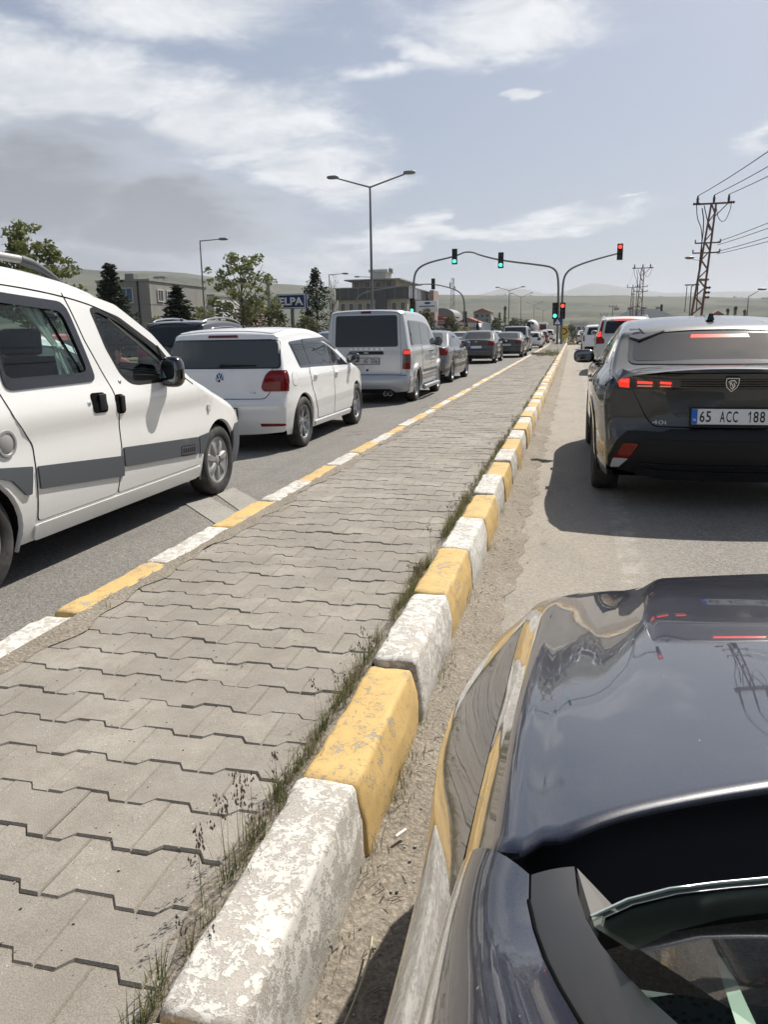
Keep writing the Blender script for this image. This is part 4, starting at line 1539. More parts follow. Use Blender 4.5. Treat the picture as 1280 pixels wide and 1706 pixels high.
def car(kind, name, label, paint_key, loc, rotz=0.0, scale=(1, 1, 1), group=None, cat='car', plate='', detail=2, glass='glass', wheel=(('spoke', 7, False), 'rim'), tail='red_lens', cap=True,
        plate_mat='plate', over=None, lower='black_trim', trim=None, seed=1, strip_hole=None, holes=(), step=None, handle_mat=None, shell_n=None):
    random.seed(hash((kind, seed)) % 9999 if False else seed * 17 + len(kind))
    q = scaled(PRESETS[kind], scale)
    if over: q.update(over)
    root = thing(name, label, cat, loc, rotz, group)
    st = step or (0.07 if detail > 1 else .12)
    sh = Shell(q['sil'], q['plan'], q['inset'], q['z0'], [(q['wb'], q['r'], q['arch']), (-q['wb'], q['r'], q['arch'])], st, shell_n or (130 if detail > 1 else 70))
    pm = M[paint_key]
    sh.body(pm, root, holes, strip_hole)
    add_wheels(root, q['wb'], q['track'], q['r'], q['tw'], q['rr'], wheel[0], wheel[1])
    gm_ = M[glass]
    sides = (1, -1)
    # side glazing
    if q.get('panes') and not q.get('own_glass'):
        for sg in sides:
            yf, yr = q['dlo']
            dp = window_poly(sh, q, yf, yr, None, q['panes'][-1][3], .030)
            sh.side('window_surround', dp, M['gloss_black'], root, .0055, sg, .03, smooth=60)
            for (a, b_, ka, kb) in q['panes']:
                wp = window_poly(sh, q, a, b_, ka, kb)
                if len(wp) > 3:
                    sh.side('side_window', wp, gm_, root, .009, sg, .025, smooth=60)
    # rear glass and windscreen
    rw = q['rearwin']
    if rw:
        gx = [(x + math.copysign(.018, x), z + (.014 if z > sum(p[1] for p in rw) / len(rw) else -.014)) for x, z in rw]
        sh.strip('window_surround', gx, M['gloss_black'], root, 'rear', .0055, .05)
        sh.strip('rear_window', rw, M[q.get('rear_glass', glass)], root, 'rear', .0085, .045)
    y0_, y1_ = q['windscreen']
    if not q.get('own_glass'):
        wt = float(sh.W(np.array(y0_), sh.zedge(np.array(y0_)))) - .10
        wb_ = float(sh.W(np.array(y1_), sh.zedge(np.array(y1_)))) - .12
        sh.strip('windscreen', [(-wb_, y1_), (wb_, y1_), (wt, y0_), (-wt, y0_)], gm_, root, 'top', .004, .05)
    # doors with shut gaps
    if detail > 1:
        for sg in sides:
            for i, d in enumerate(q['doors']):
                cx = sum(p[0] for p in d) / len(d); cz = sum(p[1] for p in d) / len(d)
                sh.side('door_gap', [(y + math.copysign(.006, y - cx), z + math.copysign(.006, z - cz)) for y, z in d], M['gap'], root, .002, sg, .03, clamp=False, rim=.002, step=.045)
                do = sh.side('door', d, pm, root, .0045, sg, .03, rim=.004, step=.045)
                hy, hz_ = q['handles'][i]
                xh = float(sh.W(np.array(hy), np.array(hz_)))
                mb = MB().ell((sg * (xh + .004), hy, hz_ - .004), (.010, .075, .026), 12, 6, .8)
                mb.build('handle_recess', pm, do, 60)
                mb = MB().box((sg * (xh + .024), hy, hz_), (.018, .15, .022), .007)
                mb.build('handle', handle_mat or pm, do, 50)
    # tail lamps
    tr = q['tail']
    for sg in sides:
        rp = [(sg * x, z) for x, z in tr['rear']]
        o = sh.strip('tail_light', rp, M[tail], root, 'rear', .010, .025, step=.022 if detail > 1 else .04)
        if tr.get('side'):
            sh.side('lens_wrap', tr['side'], M[tail], o, .010, sg, .02, clamp=True, step=.03)
    # bumper, plate
    if q['bumper']:
        sh.strip('lower_bumper', q['bumper'], M[lower], root, 'rear', .004, .03)
    px, pz, po = q['plate']
    if plate is not None:
        p, nrm = sh.rear_pt(px, pz)
        number_plate(root, p + nrm * .018, nrm, plate, mat_=plate_mat, blue=detail > 1)
    my, mz, mx = q['mirror']
    for sg in sides:
        mirror_part(root, mx - .06, my, mz + .03, M['black_trim'], sg, paintcap=pm if cap else M['gloss_black'], size=q.get('mirror_size', (.10, .055, .075)))
    # exhaust and front lamps
    for sg in sides:
        sh.strip('headlight', [(sg * .42, q['sil'][3][1] - .10), (sg * .74, q['sil'][3][1] - .06), (sg * .72, q['sil'][3][1] + .05), (sg * .44, q['sil'][3][1] - .0)], M['clear_lens'], root, 'front', .006, .02)
    return root, sh, q
def tailgate(sh, root, poly, pm, rnd=.05):
    """rear door: dark shut line and the panel itself, behind the glass"""
    cx = sum(p[0] for p in poly) / len(poly); cz = sum(p[1] for p in poly) / len(poly)
    g_ = [(x + math.copysign(.006, x - cx), z + math.copysign(.006, z - cz)) for x, z in poly]
    sh.strip('door_gap', g_, M['gap'], root, 'rear', .0025, rnd, rim=.002, step=.05)
    return sh.strip('tailgate', poly, pm, root, 'rear', .0045, rnd, rim=.002, step=.05)


def rear_text(sh, root, txt, x, z, wd, ht, m_, off=.008, bold=.01, name='lettering', parent=None):
    p, n = sh.rear_pt(x, z)
    return link(name, fit_text(txt, wd, ht, .003, m_, bold), root, p + n * off, (-math.atan2(n.z, -n.y), 0, 0))


def rear_mesh(mb, name, m_, sh, root, x, z, off=.01, smooth=40):
    p, n = sh.rear_pt(x, z)
    return mb.build(name, m_, root, smooth, p + n * off, (-math.atan2(n.z, -n.y), 0, 0))


def wiper(sh, root, x0, z0, x1, z1, m_):
    pts = []
    for t in np.linspace(0, 1, 7):
        p, n = sh.rear_pt(x0 + (x1 - x0) * t, z0 + (z1 - z0) * t)
        pts.append(p + n * .022)
    o = MB().tube(pts, [.014, .013, .011, .010, .009, .008, .007], 6).build('wiper', M['black_trim'], root, 50)
    p, n = sh.rear_pt(x0, z0)
    MB().ell((p + n * .015), (.035, .03, .025), 10, 6).build('wiper_hub', M['black_trim'], o, 60)


def antenna(sh, root, y, h, lean, r=.004):
    z = float(np.interp(-y, -sh.S[10:-10, 0], sh.S[10:-10, 1])) if False else None
    i = int(np.argmin(np.abs(sh.S[:, 0] - y) + (sh.S[:, 1] < 1.2) * 9))
    z = sh.S[i, 1]
    mb = MB().ell((0, y, z + .008), (.022, .032, .02), 10, 6)
    mb.tube([(0, y, z + .015), (0, y - lean, z + h)], [r, r * .5], 6)
    return mb.build('aerial', M['black_trim'], root, 50)


# ---------------------------------------------------------------- the white hatchback
over = dict(rearwin=[(-.705, .985), (.705, .985), (.655, 1.285), (-.655, 1.285)], bumper=None, rear_glass='glass_grey',
            tail=dict(rear=[(.53, .715), (.90, .715), (.90, .95), (.60, .95), (.55, .90), (.50, .76)], side=[(-2.0, .715), (-1.76, .715), (-1.69, .80), (-1.675, .95), (-2.0, .95)]), plate=(-.02, .475, .02))
root, sh, q = car('hatch', 'parked_car', 'white hatchback with round badge and big red tail lamp, waiting beside the median', 'white_clean', (-4.00, 10.23, 0), R(0.4), cap=False,
                  wheel=(('spoke', 5, True), 'rim'), plate='', seed=2, over=over, shell_n=170, step=.055)
pm = M['white_clean']
tailgate(sh, root, [(-.54, .635), (.54, .635), (.60, .70), (.62, .985), (.60, 1.30), (-.60, 1.30), (-.62, .985), (-.60, .70)], pm, .03)
sh.strip('spoiler', [(-.60, -1.60), (.60, -1.60), (.62, -1.30), (-.62, -1.30)], pm, root, 'top', .012, .05)
sh.strip('brake_light', [(-.19, 1.325), (.19, 1.325), (.18, 1.352), (-.18, 1.352)], M['red_dark'], root, 'rear', .012, .008, step=.03)
mb = MB()
mb.lathe([(.048, -.0), (.056, -.006), (.056, -.010), (.050, -.011), (.047, -.008)], 28, 'Y')
def stroke(mb, a, b_, w_, y0=-.008, y1=-.012):
    a, b_ = Vector((a[0], 0, a[1])), Vector((b_[0], 0, b_[1]))
    d = (b_ - a).normalized(); n = Vector((-d.z, 0, d.x)) * w_ / 2
    v = [a - n, b_ - n, b_ + n, a + n]
    mb.add([(p.x, y0, p.z) for p in v] + [(p.x, y1, p.z) for p in v], [(0, 1, 2, 3), (4, 5, 6, 7), (0, 1, 5, 4), (1, 2, 6, 5), (2, 3, 7, 6), (3, 0, 4, 7)])
for a, b_ in [((-.020, .046), (-.001, .006)), ((.020, .046), (.001, .006)), ((-.040, .028), (-.021, -.040)), ((-.021, -.040), (.0, .002)), ((.0, .002), (.021, -.040)), ((.021, -.040), (.040, .028))]:
    stroke(mb, a, b_, .010)
bd = rear_mesh(MB().lathe([(0, -.003), (.050, -.003), (.054, .004)], 28, 'Y'), 'badge', M['gap'], sh, root, .0, .875, .004)
mb.build('emblem', M['chrome'], bd, 40)
rear_text(sh, root, 'TSI', .40, .70, .085, .026, M['chrome'], .006)
wiper(sh, root, .02, 1.0, .44, 1.005, M['black_trim'])
for sg in (1, -1):
    sh.strip('bumper_reflector', [(sg * .50, .315), (sg * .78, .315), (sg * .76, .345), (sg * .49, .350)], M['red_lens'], root, 'rear', .006, .008, step=.03)
    sh.side('fuel_flap_gap', [(-1.50 + .095 * math.cos(t), .845 + .085 * math.sin(t)) for t in np.linspace(0, 2 * PI, 20)[:-1]], M['gap'], root, .0008, sg, rim=.001) if sg > 0 else None
    if sg > 0: sh.side('fuel_flap', [(-1.50 + .091 * math.cos(t), .845 + .081 * math.sin(t)) for t in np.linspace(0, 2 * PI, 20)[:-1]], pm, root, .0018, sg, rim=.002)
    # wind deflectors along the top of the door glass
    sh.side('wind_deflector', [(-.90, 1.295), (.0, 1.315), (.42, 1.175), (.42, 1.145), (.0, 1.272), (-.90, 1.262)], M['gloss_black'], root, .012, sg, .01, rim=.004)
    sh.side('sill_trim', [(-.80, .215), (.86, .215), (.88, .275), (-.82, .275)], pm, root, .018, sg, .02, rim=.018)
sh.strip('bumper_crease', [(-.76, .565), (.76, .565), (.76, .600), (-.76, .600)], pm, root, 'rear', .010, .012, rim=.012)
antenna(sh, root, -1.05, .17, .12)

# ---------------------------------------------------------------- the white window van nearest the camera
BZ = {}
PRESETS['mpv'] = dict(
  sil=[(2.06, .20, .08, .05), (2.17, .33, .12, .06), (2.18, .50, .12, .06), (2.12, .68, .12, .07), (1.94, .82, .09, .09), (1.60, .925, .07, .10), (1.28, 1.00, .05, .08), (1.06, 1.065, .05, .05), (.52, 1.44, .07, .07), (.24, 1.61, .06, .08), (-.05, 1.71, .04, .10),
       (-.6, 1.775, .025, .11), (-1.2, 1.80, .025, .11), (-1.8, 1.785, .02, .10), (-1.96, 1.755, .03, .07), (-2.005, 1.67, .03, .07), (-2.03, 1.1, .03, .08), (-2.04, .62, .03, .08), (-2.07, .52, .05, .08), (-2.06, .30, .05, .08), (-1.98, .22, .05, .05)],
  plan=[(-2.10, .78), (-1.95, .835), (-1.5, .855), (0, .86), (1.3, .860), (1.75, .835), (1.98, .78), (2.10, .70), (2.25, .5)],
  inset=[(.12, .10), (.22, .05), (.30, .022), (.42, .004), (.60, .0), (.72, .012), (.80, .018), (.88, .002), (.95, .008), (1.02, .028), (1.07, .045), (1.30, .085), (1.55, .14), (1.66, .18), (1.8, .27)],
  z0=.22, wb=1.44, r=.305, arch=.352, track=.735, tw=.185, rr=.195, belt=(1.05, 0), gap=.12, panes=[], own_glass=True, dlo=(1, -1),
  rearwin=None, windscreen=(.20, 1.0),
  tail=dict(rear=[(.70, .80), (.86, .80), (.86, 1.30), (.72, 1.30)], side=None), doors=[], handles=[], plate=(0, .70, .02), bumper=[(-.80, .30), (.80, .30), (.80, .52), (-.80, .52)], mirror=(.57, 1.065, .86), mirror_size=(.085, .06, .112))
wF = roundpoly([(.88, 1.02), (.60, 1.285), (.20, 1.485), (-.04, 1.545), (-.115, 1.53), (-.055, 1.28), (.04, 1.105), (.13, 1.035), (.22, 1.02)], .035, 3)
wR = roundpoly([(-.245, 1.075), (-.36, 1.56), (-1.06, 1.605), (-1.08, 1.07)], .07, 4)
wQ = roundpoly([(-1.20, 1.08), (-1.20, 1.60), (-1.80, 1.60), (-1.86, 1.08)], .07, 4)
def mpv_hole(c_):
    if .22 < c_[1] < .98 and c_[2] > 1.08 and abs(c_[0]) < .64 - (c_[2] - 1.1) * .12: return True
    return c_[1] < -1.9 and 1.10 < c_[2] < 1.60 and abs(c_[0]) < .60
root, sh, q = car('mpv', 'parked_car', 'white window van with grey side strip and curtains, nearest the camera', 'white_paint', (-3.77, 4.65, 0), 0.0, wheel=(('cover', 7), 'rim_dull'), plate=None, seed=3,
                  holes=[dens_poly(wF, .08), dens_poly(wR, .08), dens_poly(wQ, .08)], strip_hole=mpv_hole, step=.05, shell_n=190, cap=False)
pm = M['white_paint']
for sg in (1, -1):
    inner = roundpoly([(-.315, 1.135), (-.415, 1.505), (-1.05, 1.545), (-1.05, 1.135)], .06, 4)
    sh.side('window_frame', dens_poly(wR, .06), M['gloss_black'], root, .013, sg, rim=.012, holes=[inner], step=.035)
    sh.side('side_window', wR, M['see_glass'], root, .001, sg, rim=.002)
    innq = roundpoly([(-1.26, 1.14), (-1.26, 1.55), (-1.76, 1.55), (-1.80, 1.14)], .06, 4)
    sh.side('window_frame', dens_poly(wQ, .06), M['gloss_black'], root, .004, sg, rim=.012, holes=[innq])
    sh.side('side_window', wQ, M['see_glass'], root, .001, sg, rim=.002)
    wi = roundpoly([(.775, 1.045), (.575, 1.235), (.19, 1.44), (-.03, 1.510), (-.088, 1.500), (-.03, 1.29), (.06, 1.125), (.15, 1.055), (.24, 1.045)], .03, 3)
    sh.side('window_seal', dens_poly(wF, .05), M['black_trim'], root, .0065, sg, rim=.014, holes=[wi])
    sh.side('door_window', wF, M['clear_glass'], root, -.006, sg, rim=.001)
    # doors: shut lines and panels, the front one with its window opening
    dF = roundpoly([(1.02, .335), (1.10, .50), (1.13, .80), (1.0, 1.02), (.58, 1.365), (.20, 1.565), (-.10, 1.625), (-.34, 1.64), (-.25, 1.33), (-.10, 1.03), (-.065, .86), (-.085, .62), (-.16, .335)], .03, 3)
    dR = roundpoly([(-.175, .335), (-.10, .62), (-.08, .86), (-.115, 1.03), (-.265, 1.33), (-.355, 1.64), (-1.10, 1.66), (-1.13, 1.10), (-1.07, .93), (-.94, .77), (-.97, .335)], .03, 3)
    gapF = [(y + .0045 * math.copysign(1, y - .45), z + .0045 * math.copysign(1, z - .9)) for y, z in dF]
    gapR = [(y + .0045 * math.copysign(1, y + .6), z + .0045 * math.copysign(1, z - .9)) for y, z in dR]
    sh.side('door_gap', gapF, M['gap'], root, .0025, sg, rim=.001, holes=[wF], step=.035)
    sh.side('door_gap', gapR, M['gap'], root, .0025, sg, rim=.001, holes=[wR], step=.035)
    d1 = sh.side('door', dF, pm, root, .005, sg, rim=.003, holes=[wF], step=.035)
    d2 = sh.side('door', dR, pm, root, .005, sg, rim=.003, holes=[wR], step=.035)
    # grey rubbing strip in three lengths
    for par, a, b_, za, zb in ((d1, -.08, .985, .012, -.0), (d2, -.945, -.10, .03, .014)):
        sh.side('rub_strip', [(a, .485 + za), (b_, .425 + zb), (b_ + .005, .560 + zb), (a, .615 + za)], M['grey_trim'], par, .016, sg, .012, rim=.010)
    sh.side('rub_strip', [(1.015, .42), (1.09, .41), (1.05, .415), (1.12, .50), (1.20, .60), (1.19, .572), (1.015, .565)][0:1] + [(1.075, .41), (1.20, .57), (1.015, .562)], M['grey_trim'], root, .014, sg, .008, rim=.01)
    sh.side('rear_wing_strip', [(-1.02, .50), (-.985, .65), (-1.30, .69), (-1.33, .655), (-1.16, .60), (-1.06, .50)], M['grey_trim'], root, .014, sg, .01, rim=.01)
    sh.side('sill', [(-1.0, .225), (1.02, .225), (1.06, .318), (-1.0, .318)], pm, root, .014, sg, .03, rim=.016)
    # moulded word panel on the strip
    if sg > 0:
        xb = float(sh.W(np.array(.80), np.array(.49))) + .0165
        fr = sh.side('badge_frame', [(.69, .450), (.92, .437), (.92, .512), (.69, .525)], M['black_trim'], root, .0175, sg, .01, rim=.001)
        sh.side('badge_panel', [(.697, .457), (.913, .444), (.913, .505), (.697, .518)], M['grey_trim'], fr, .0182, sg, .008, rim=.001)
        # moulded relief on the panel, too worn to read
        for j_ in range(6):
            y_ = .715 + .034 * j_
            zc_ = .488 - .0125 * (y_ - .7) / .2
            sh.side('moulded_letter', [(y_, zc_ - .018), (y_ + .024, zc_ - .018), (y_ + .020, zc_ + .020), (y_ + .003, zc_ + .018)], M['black_trim'], fr, .0190, sg, .004, rim=.001)
    # door handles in dark recesses, key locks
    for par, y_, z_, dy in ((d2, -.285, .945, .078), (d1, -.055, .918, .052)):
        sh.side('handle_recess', [(y_ - dy, z_ - .062), (y_ + dy, z_ - .066), (y_ + dy, z_ + .058), (y_ - dy, z_ + .062)], M['gap'], par, .0095, sg, .03, rim=.004)
        xh = float(sh.W(np.array(y_), np.array(z_)))
        MB().box((sg * (xh + .010), y_ + dy * .35, z_ + .0), (.018, dy * .95, .105), .008).build('handle', M['black_trim'], par, 50)
    for y_, z_ in ((-.395, .945), (.01, 1.055)):
        xh = float(sh.W(np.array(y_), np.array(z_)))
        MB().lathe([(0, .010), (.012, .010), (.018, .004), (.018, -.006)], 14, 'X', (sg * xh if sg > 0 else -xh, y_, z_)).build('key_lock', M['chrome'], root, 50)
    # fuel cap, indicator, roof rail
    if sg > 0:
        xh = float(sh.W(np.array(-1.16), np.array(.80)))
        o = MB().lathe([(.0, .012), (.045, .012), (.055, .006), (.060, .014), (.072, .014), (.078, .0)], 28, 'X', (xh, -1.15, .80)).build('fuel_cap', M['rim_dull'], root, 40)
        sh.side('side_indicator', [(1.235, .735), (1.275, .735), (1.285, .79), (1.235, .80)], M['clear_lens'], root, .012, sg, .012, rim=.008, step=.02)
    rp = [(sg * .60, -1.75, 1.715), (sg * .60, -1.60, 1.79), (sg * .60, -1.1, 1.815), (sg * .60, -.56, 1.80), (sg * .60, -.40, 1.775), (sg * .60, -.16, 1.665)]
    rail = MB().tube(curve_pts(rp[1:4], 2), .024, 10).build('roof_rail', M['rim_dull'], root, 60)
    MB().tube(curve_pts(rp[3:], 2), [.027] * 2 + [.029] * 3 + [.024] * 4 + [.02] * (len(curve_pts(rp[3:], 2)) - 9), 10).build('rail_foot', M['grey_trim'], rail, 60)
    MB().tube(curve_pts(rp[:2], 2), .027, 10).build('rail_foot', M['grey_trim'], rail, 60)
    # gutter line along the roof edge and the windscreen pillar
    gp = []
    for y_ in np.linspace(-1.85, 1.0, 60):
        z_ = float(sh.zedge(np.array(y_))) - .012
        gp.append((sg * (float(sh.W(np.array(y_), np.array(z_))) + .001), y_, z_))
    MB().tube(gp, .007, 6).build('roof_gutter', M['gap'], root, 60)
    sh.strip('roof_seam', [(sg * .50, -.185), (sg * .66, -.185), (sg * .66, -.178), (sg * .50, -.178)], M['gap'], root, 'top', .001, 0, rim=.001, step=.04)
    # arch lip and dark front bumper corner
    sh.side('bumper_corner', [(1.64, .22), (2.3, .22), (2.3, .56), (1.80, .58), (1.715, .52), (1.72, .40)], M['grey_trim'], root, .012, sg, .02, clamp=True, rim=.012, step=.04)
o = sh.strip('front_bumper', [(-.70, .24), (.70, .24), (.70, .55), (-.70, .55)], M['grey_trim'], root, 'front', .010, .03)
# windscreen with a black band round it
sh.strip('windscreen', [(-.70, 1.0), (.70, 1.0), (.58, .20), (-.58, .20)], M['clear_glass'], root, 'top', .003, .05, rim=.001)
sh.strip('windscreen_band', [(-.72, 1.01), (.72, 1.01), (.60, .19), (-.60, .19)], M['gloss_black'], root, 'top', .0055, .05, holes=[roundpoly([(-.62, .93), (.62, .93), (.52, .27), (-.52, .27)], .05, 3)], rim=.008)
sh.strip('rear_window', [(-.64, 1.07), (.64, 1.07), (.62, 1.63), (-.62, 1.63)], M['see_glass'], root, 'rear', .003, .05, rim=.001)
sh.strip('window_frame', [(-.65, 1.06), (.65, 1.06), (.63, 1.64), (-.63, 1.64)], M['gloss_black'], root, 'rear', .006, .05, holes=[roundpoly([(-.57, 1.13), (.57, 1.13), (.55, 1.57), (-.55, 1.57)], .05, 3)], rim=.008)
for sg in (1, -1):   # black sail behind each mirror
    sh.side('mirror_sail', [(.90, 1.015), (.885, 1.03), (.60, 1.29), (.655, 1.10), (.655, 1.015)], M['black_trim'], root, .012, sg, .01, rim=.016)
# interior
mb = MB()
mb.box((0, -.3, .32), (1.50, 3.2, .04))
mb.box((0, .86, .86), (1.42, .46, .26), .06)
mb.box((0, .70, .985), (1.40, .30, .06), .03)
mb.box((0, -.95, 1.69), (1.05, 1.7, .03))
for sg in (1, -1):
    mb.box((sg * .745, -.35, .66), (.03, 2.9, .66))
mb.build('interior_trim', M['inside'], root, 40)
for sx_, y_ in ((-.37, -.16), (.37, -.16), (-.37, -1.02), (.37, -1.02), (0, -1.02)):
    s_ = MB().box((sx_, y_ + .22, .62), (.48, .50, .16), .05).box((sx_, y_ - .09, .94), (.47, .13, .60), .05, rot=Matrix.Rotation(R(-12), 3, 'X'))
    so = s_.build('seat', M['seat'], root, 50)
    MB().box((sx_, y_ - .185, 1.325), (.27, .10, .17), .04).build('headrest', M['seat'], so, 50)
mb = MB()
mb.lathe([(.185, -.012), (.200, 0), (.185, .012), (.170, 0), (.185, -.012)], 28, 'Y')
mb.box((0, 0, 0), (.34, .02, .05), .008)
mb.build('steering_wheel', M['inside'], root, 60, (-.37, .46, 1.0), (R(-25), 0, 0))
mb = MB().ell((.0, .40, 1.50), (.12, .03, .035), 12, 8, .7)
mb.tube([(0, .40, 1.52), (0, .36, 1.60)], .008, 6)
mb.build('inner_mirror', M['black_trim'], root, 60)
# wipers lying on the windscreen base
for x0, x1 in ((-.1, .42), (-.55, -.05)):
    MB().tube([(x0, 1.03, 1.085), (x1, .94, 1.135)], .008, 6).build('wiper', M['black_trim'], root)
# gathered curtain inside the rear side pane
def curtain(sg, ytop, ymid, ybot, wt, wm, wb_):
    V, F = [], []
    nu, nv = 60, 22
    for j in range(nv + 1):
        t = j / nv
        z_ = 1.545 - t * .43
        u_ = np.clip(t / .58, 0, 1) if t < .58 else 1
        yc = ytop + (ymid - ytop) * u_ ** 1.2 if t < .58 else ymid + (ybot - ymid) * (t - .58) / .42
        wd = wt + (wm - wt) * u_ ** .8 if t < .58 else wm + (wb_ - wm) * ((t - .58) / .42) ** .7
        for i in range(nu + 1):
            s_ = i / nu - .5
            ph = s_ * 2 * PI * 8
            y_ = yc + wd * s_
            V.append((sg * (float(sh.W(np.array(y_), np.array(z_))) - .052 + .014 * math.sin(ph) * (.4 + .6 * abs(t - .58))), y_ + .004 * math.cos(ph * 1.3 + t * 4), z_))
    for j in range(nv):
        for i in range(nu):
            a = j * (nu + 1) + i
            F.append((a, a + 1, a + nu + 2, a + nu + 1))
    return to_mesh('curtain', V, F, M['curtain'], smooth=180)
cu_o = link('curtain', curtain(1, -.62, -.475, -.44, .20, .055, .15), root)
MB().box((sh.W(np.array(-.475), np.array(1.295)) - .05, -.475, 1.295), (.04, .064, .014), .004).build('tie_back', M['curtain'], cu_o)
link('curtain', curtain(-1, -.62, -.475, -.44, .20, .055, .15), root)

# person looking out of the van's front window
pr = thing('person', 'dark haired person in a striped shirt inside the white van', 'person', (-3.75, 4.84, .055))
def person_body():
    me = bpy.data.meshes.new('body')
    pts = [(.46, -.02, .72), (.47, .0, .90), (.49, .03, 1.02), (.51, .07, 1.08), (.37, .03, 1.0), (.62, .04, 1.0), (.66, .12, .82), (.62, .32, .80), (.30, .04, .98), (.26, .12, .80), (.34, .30, .78), (.52, .095, 1.115)]
    ed = [(0, 1), (1, 2), (2, 3), (3, 11), (2, 5), (5, 6), (6, 7), (2, 8), (8, 9), (9, 10)]
    pts.pop(4)
    pts.insert(4, (.46, .02, 1.0))
    ed.append((2, 4))
    me.from_pydata(pts, ed, [])
    o = bpy.data.objects.new('tmp', me); C.objects.link(o)
    sk = o.modifiers.new('s', 'SKIN')
    rad = [.14, .145, .13, .058, .10, .062, .05, .038, .062, .05, .038, .052]
    for v_, r_ in zip(me.skin_vertices[0].data, rad): v_.radius = (r_, r_)
    me.skin_vertices[0].data[0].use_root = True
    sb = o.modifiers.new('ss', 'SUBSURF'); sb.levels = 2; sb.render_levels = 2
    dg = bpy.context.evaluated_depsgraph_get()
    out = bpy.data.meshes.new_from_object(o.evaluated_get(dg))
    bpy.data.objects.remove(o)
    out.materials.clear(); out.materials.append(M['skin'])
    out.polygons.foreach_set('use_smooth', np.ones(len(out.polygons), dtype=bool))
    return out
# head: an egg with brow, nose, ears and jaw
def head_mesh():
    V, F = [], []
    n, m_ = 28, 22
    for i in range(m_ + 1):
        b_ = -PI / 2 + PI * i / m_
        for k in range(n):
            a = 2 * PI * k / n
            x, y, z = math.cos(b_) * math.cos(a), math.cos(b_) * math.sin(a), math.sin(b_)
            sx_, sy_, sz_ = .076, .096, .118
            if z < -.2:                       # jaw narrows, chin forward
                sx_ *= 1 - .30 * (-z - .2)
                y += .14 * (-z - .2) if y > 0 else .30 * (-z - .2)
            front = max(0, math.sin(a)) * math.cos(b_)
            px_, py_, pz_ = x * sx_, y * sy_, z * sz_
            if front > .82: py_ += .020 * math.exp(-((pz_ + .018) / .022) ** 2) * math.exp(-(px_ / .012) ** 2)
            if front > .4: py_ -= .007 * math.exp(-((pz_ - .012) / .014) ** 2) * math.exp(-((abs(px_) - .030) / .018) ** 2)
            if front > .5: py_ += .005 * math.exp(-((pz_ + .062) / .010) ** 2) * math.exp(-(px_ / .022) ** 2)
            V.append((px_, py_, pz_))
    for i in range(m_):
        for k in range(n):
            F.append((i * n + k, i * n + (k + 1) % n, (i + 1) * n + (k + 1) % n, (i + 1) * n + k))
    return to_mesh('head', V, F, M['skin'], smooth=180)
HX, HY, HZ = .575, .075, 1.185
bo = link('body', person_body(), pr)
hd = link('head', head_mesh(), pr, (HX, HY, HZ), (R(-12), 0, R(-12)))
for sg in (1, -1):
    MB().ell((sg * .077, -.004, -.004), (.010, .022, .034), 10, 8).build('ear', M['skin'], hd, 60)
    MB().ell((sg * .030, .083, .012), (.013, .010, .008), 10, 8).build('eye', M['white_ink'], hd, 60)
hb = MB()
V, F = [], []
for i in range(13):
    b_ = -1.0 + (PI / 2 + 1.0) * i / 12
    for k in range(24):
        a = 2 * PI * k / 24
        fr_ = max(0, math.sin(a))
        bb = max(b_, -1.0 + 1.5 * min(1, max(0, (math.sin(a) + .35)) * 1.1)) if b_ < .6 else b_
        V.append((.084 * math.cos(bb) * math.cos(a), .104 * math.cos(bb) * math.sin(a) - .006, .126 * math.sin(bb) + .004))
for i in range(12):
    for k in range(24):
        F.append((i * 24 + k, i * 24 + (k + 1) % 24, (i + 1) * 24 + (k + 1) % 24, (i + 1) * 24 + k))
link('hair', to_mesh('hair', V, F, M['hair'], smooth=180), hd)
# shirt: shell over the trunk and upper arms
sv = MB()
sv.tube([(.46, -.02, .70), (.46, .0, .86), (.475, .02, .98), (.50, .06, 1.075)], [.175, .18, .165, .07], 20)
sv.tube([(.58, .03, .995), (.645, .06, .95), (.675, .12, .84)], [.085, .075, .066], 14)
sv.tube([(.34, .03, .985), (.27, .06, .94), (.25, .12, .83)], [.085, .075, .066], 14)
sv.build('shirt', M['shirt'], pr, 80)
# ---------------------------------------------------------------- the silver van with tinted glass
over = dict(bumper=None, tail=dict(rear=[(.72, .67), (.90, .67), (.90, 1.045), (.735, 1.045)], side=[(-2.3, .67), (-1.985, .67), (-1.99, 1.045), (-2.3, 1.045)]),
            rearwin=[(-.615, 1.12), (.615, 1.12), (.595, 1.68), (-.595, 1.68)], plate=(0.0, .83, .02), mirror=(1.02, 1.14, .86), mirror_size=(.085, .06, .10))
root, sh, q = car('van', 'parked_car', 'silver van with wide black rear window and flared arches', 'silver_paint', (-3.93, 16.98, 0), 0.0, cap=False,
                  wheel=(('spoke', 5, True), 'rim'), plate='77 AE 556', plate_mat='plate_dirty', tail='red_lens', seed=4, over=over, shell_n=170, step=.06, handle_mat=M['black_trim'], glass='glass_grey')
pm = M['silver_paint']
tailgate(sh, root, [(-.70, .58), (.70, .58), (.69, 1.10), (.66, 1.735), (-.66, 1.735), (-.69, 1.10)], pm, .04)
sh.strip('window_surround', [(-.64, 1.10), (.64, 1.10), (.615, 1.70), (-.615, 1.70)], M['gloss_black'], root, 'rear', .007, .05, rim=.004)
sh.strip('rear_window', over['rearwin'], M['glass'], root, 'rear', .010, .045)
sh.strip('brake_light', [(-.10, 1.742), (.10, 1.742), (.10, 1.768), (-.10, 1.768)], M['red_dark'], root, 'rear', .014, .006, step=.03)
sh.strip('handle_strip', [(-.36, .955), (.36, .955), (.34, 1.02), (-.34, 1.02)], M['black_trim'], root, 'rear', .016, .02, rim=.016)
mb = MB()
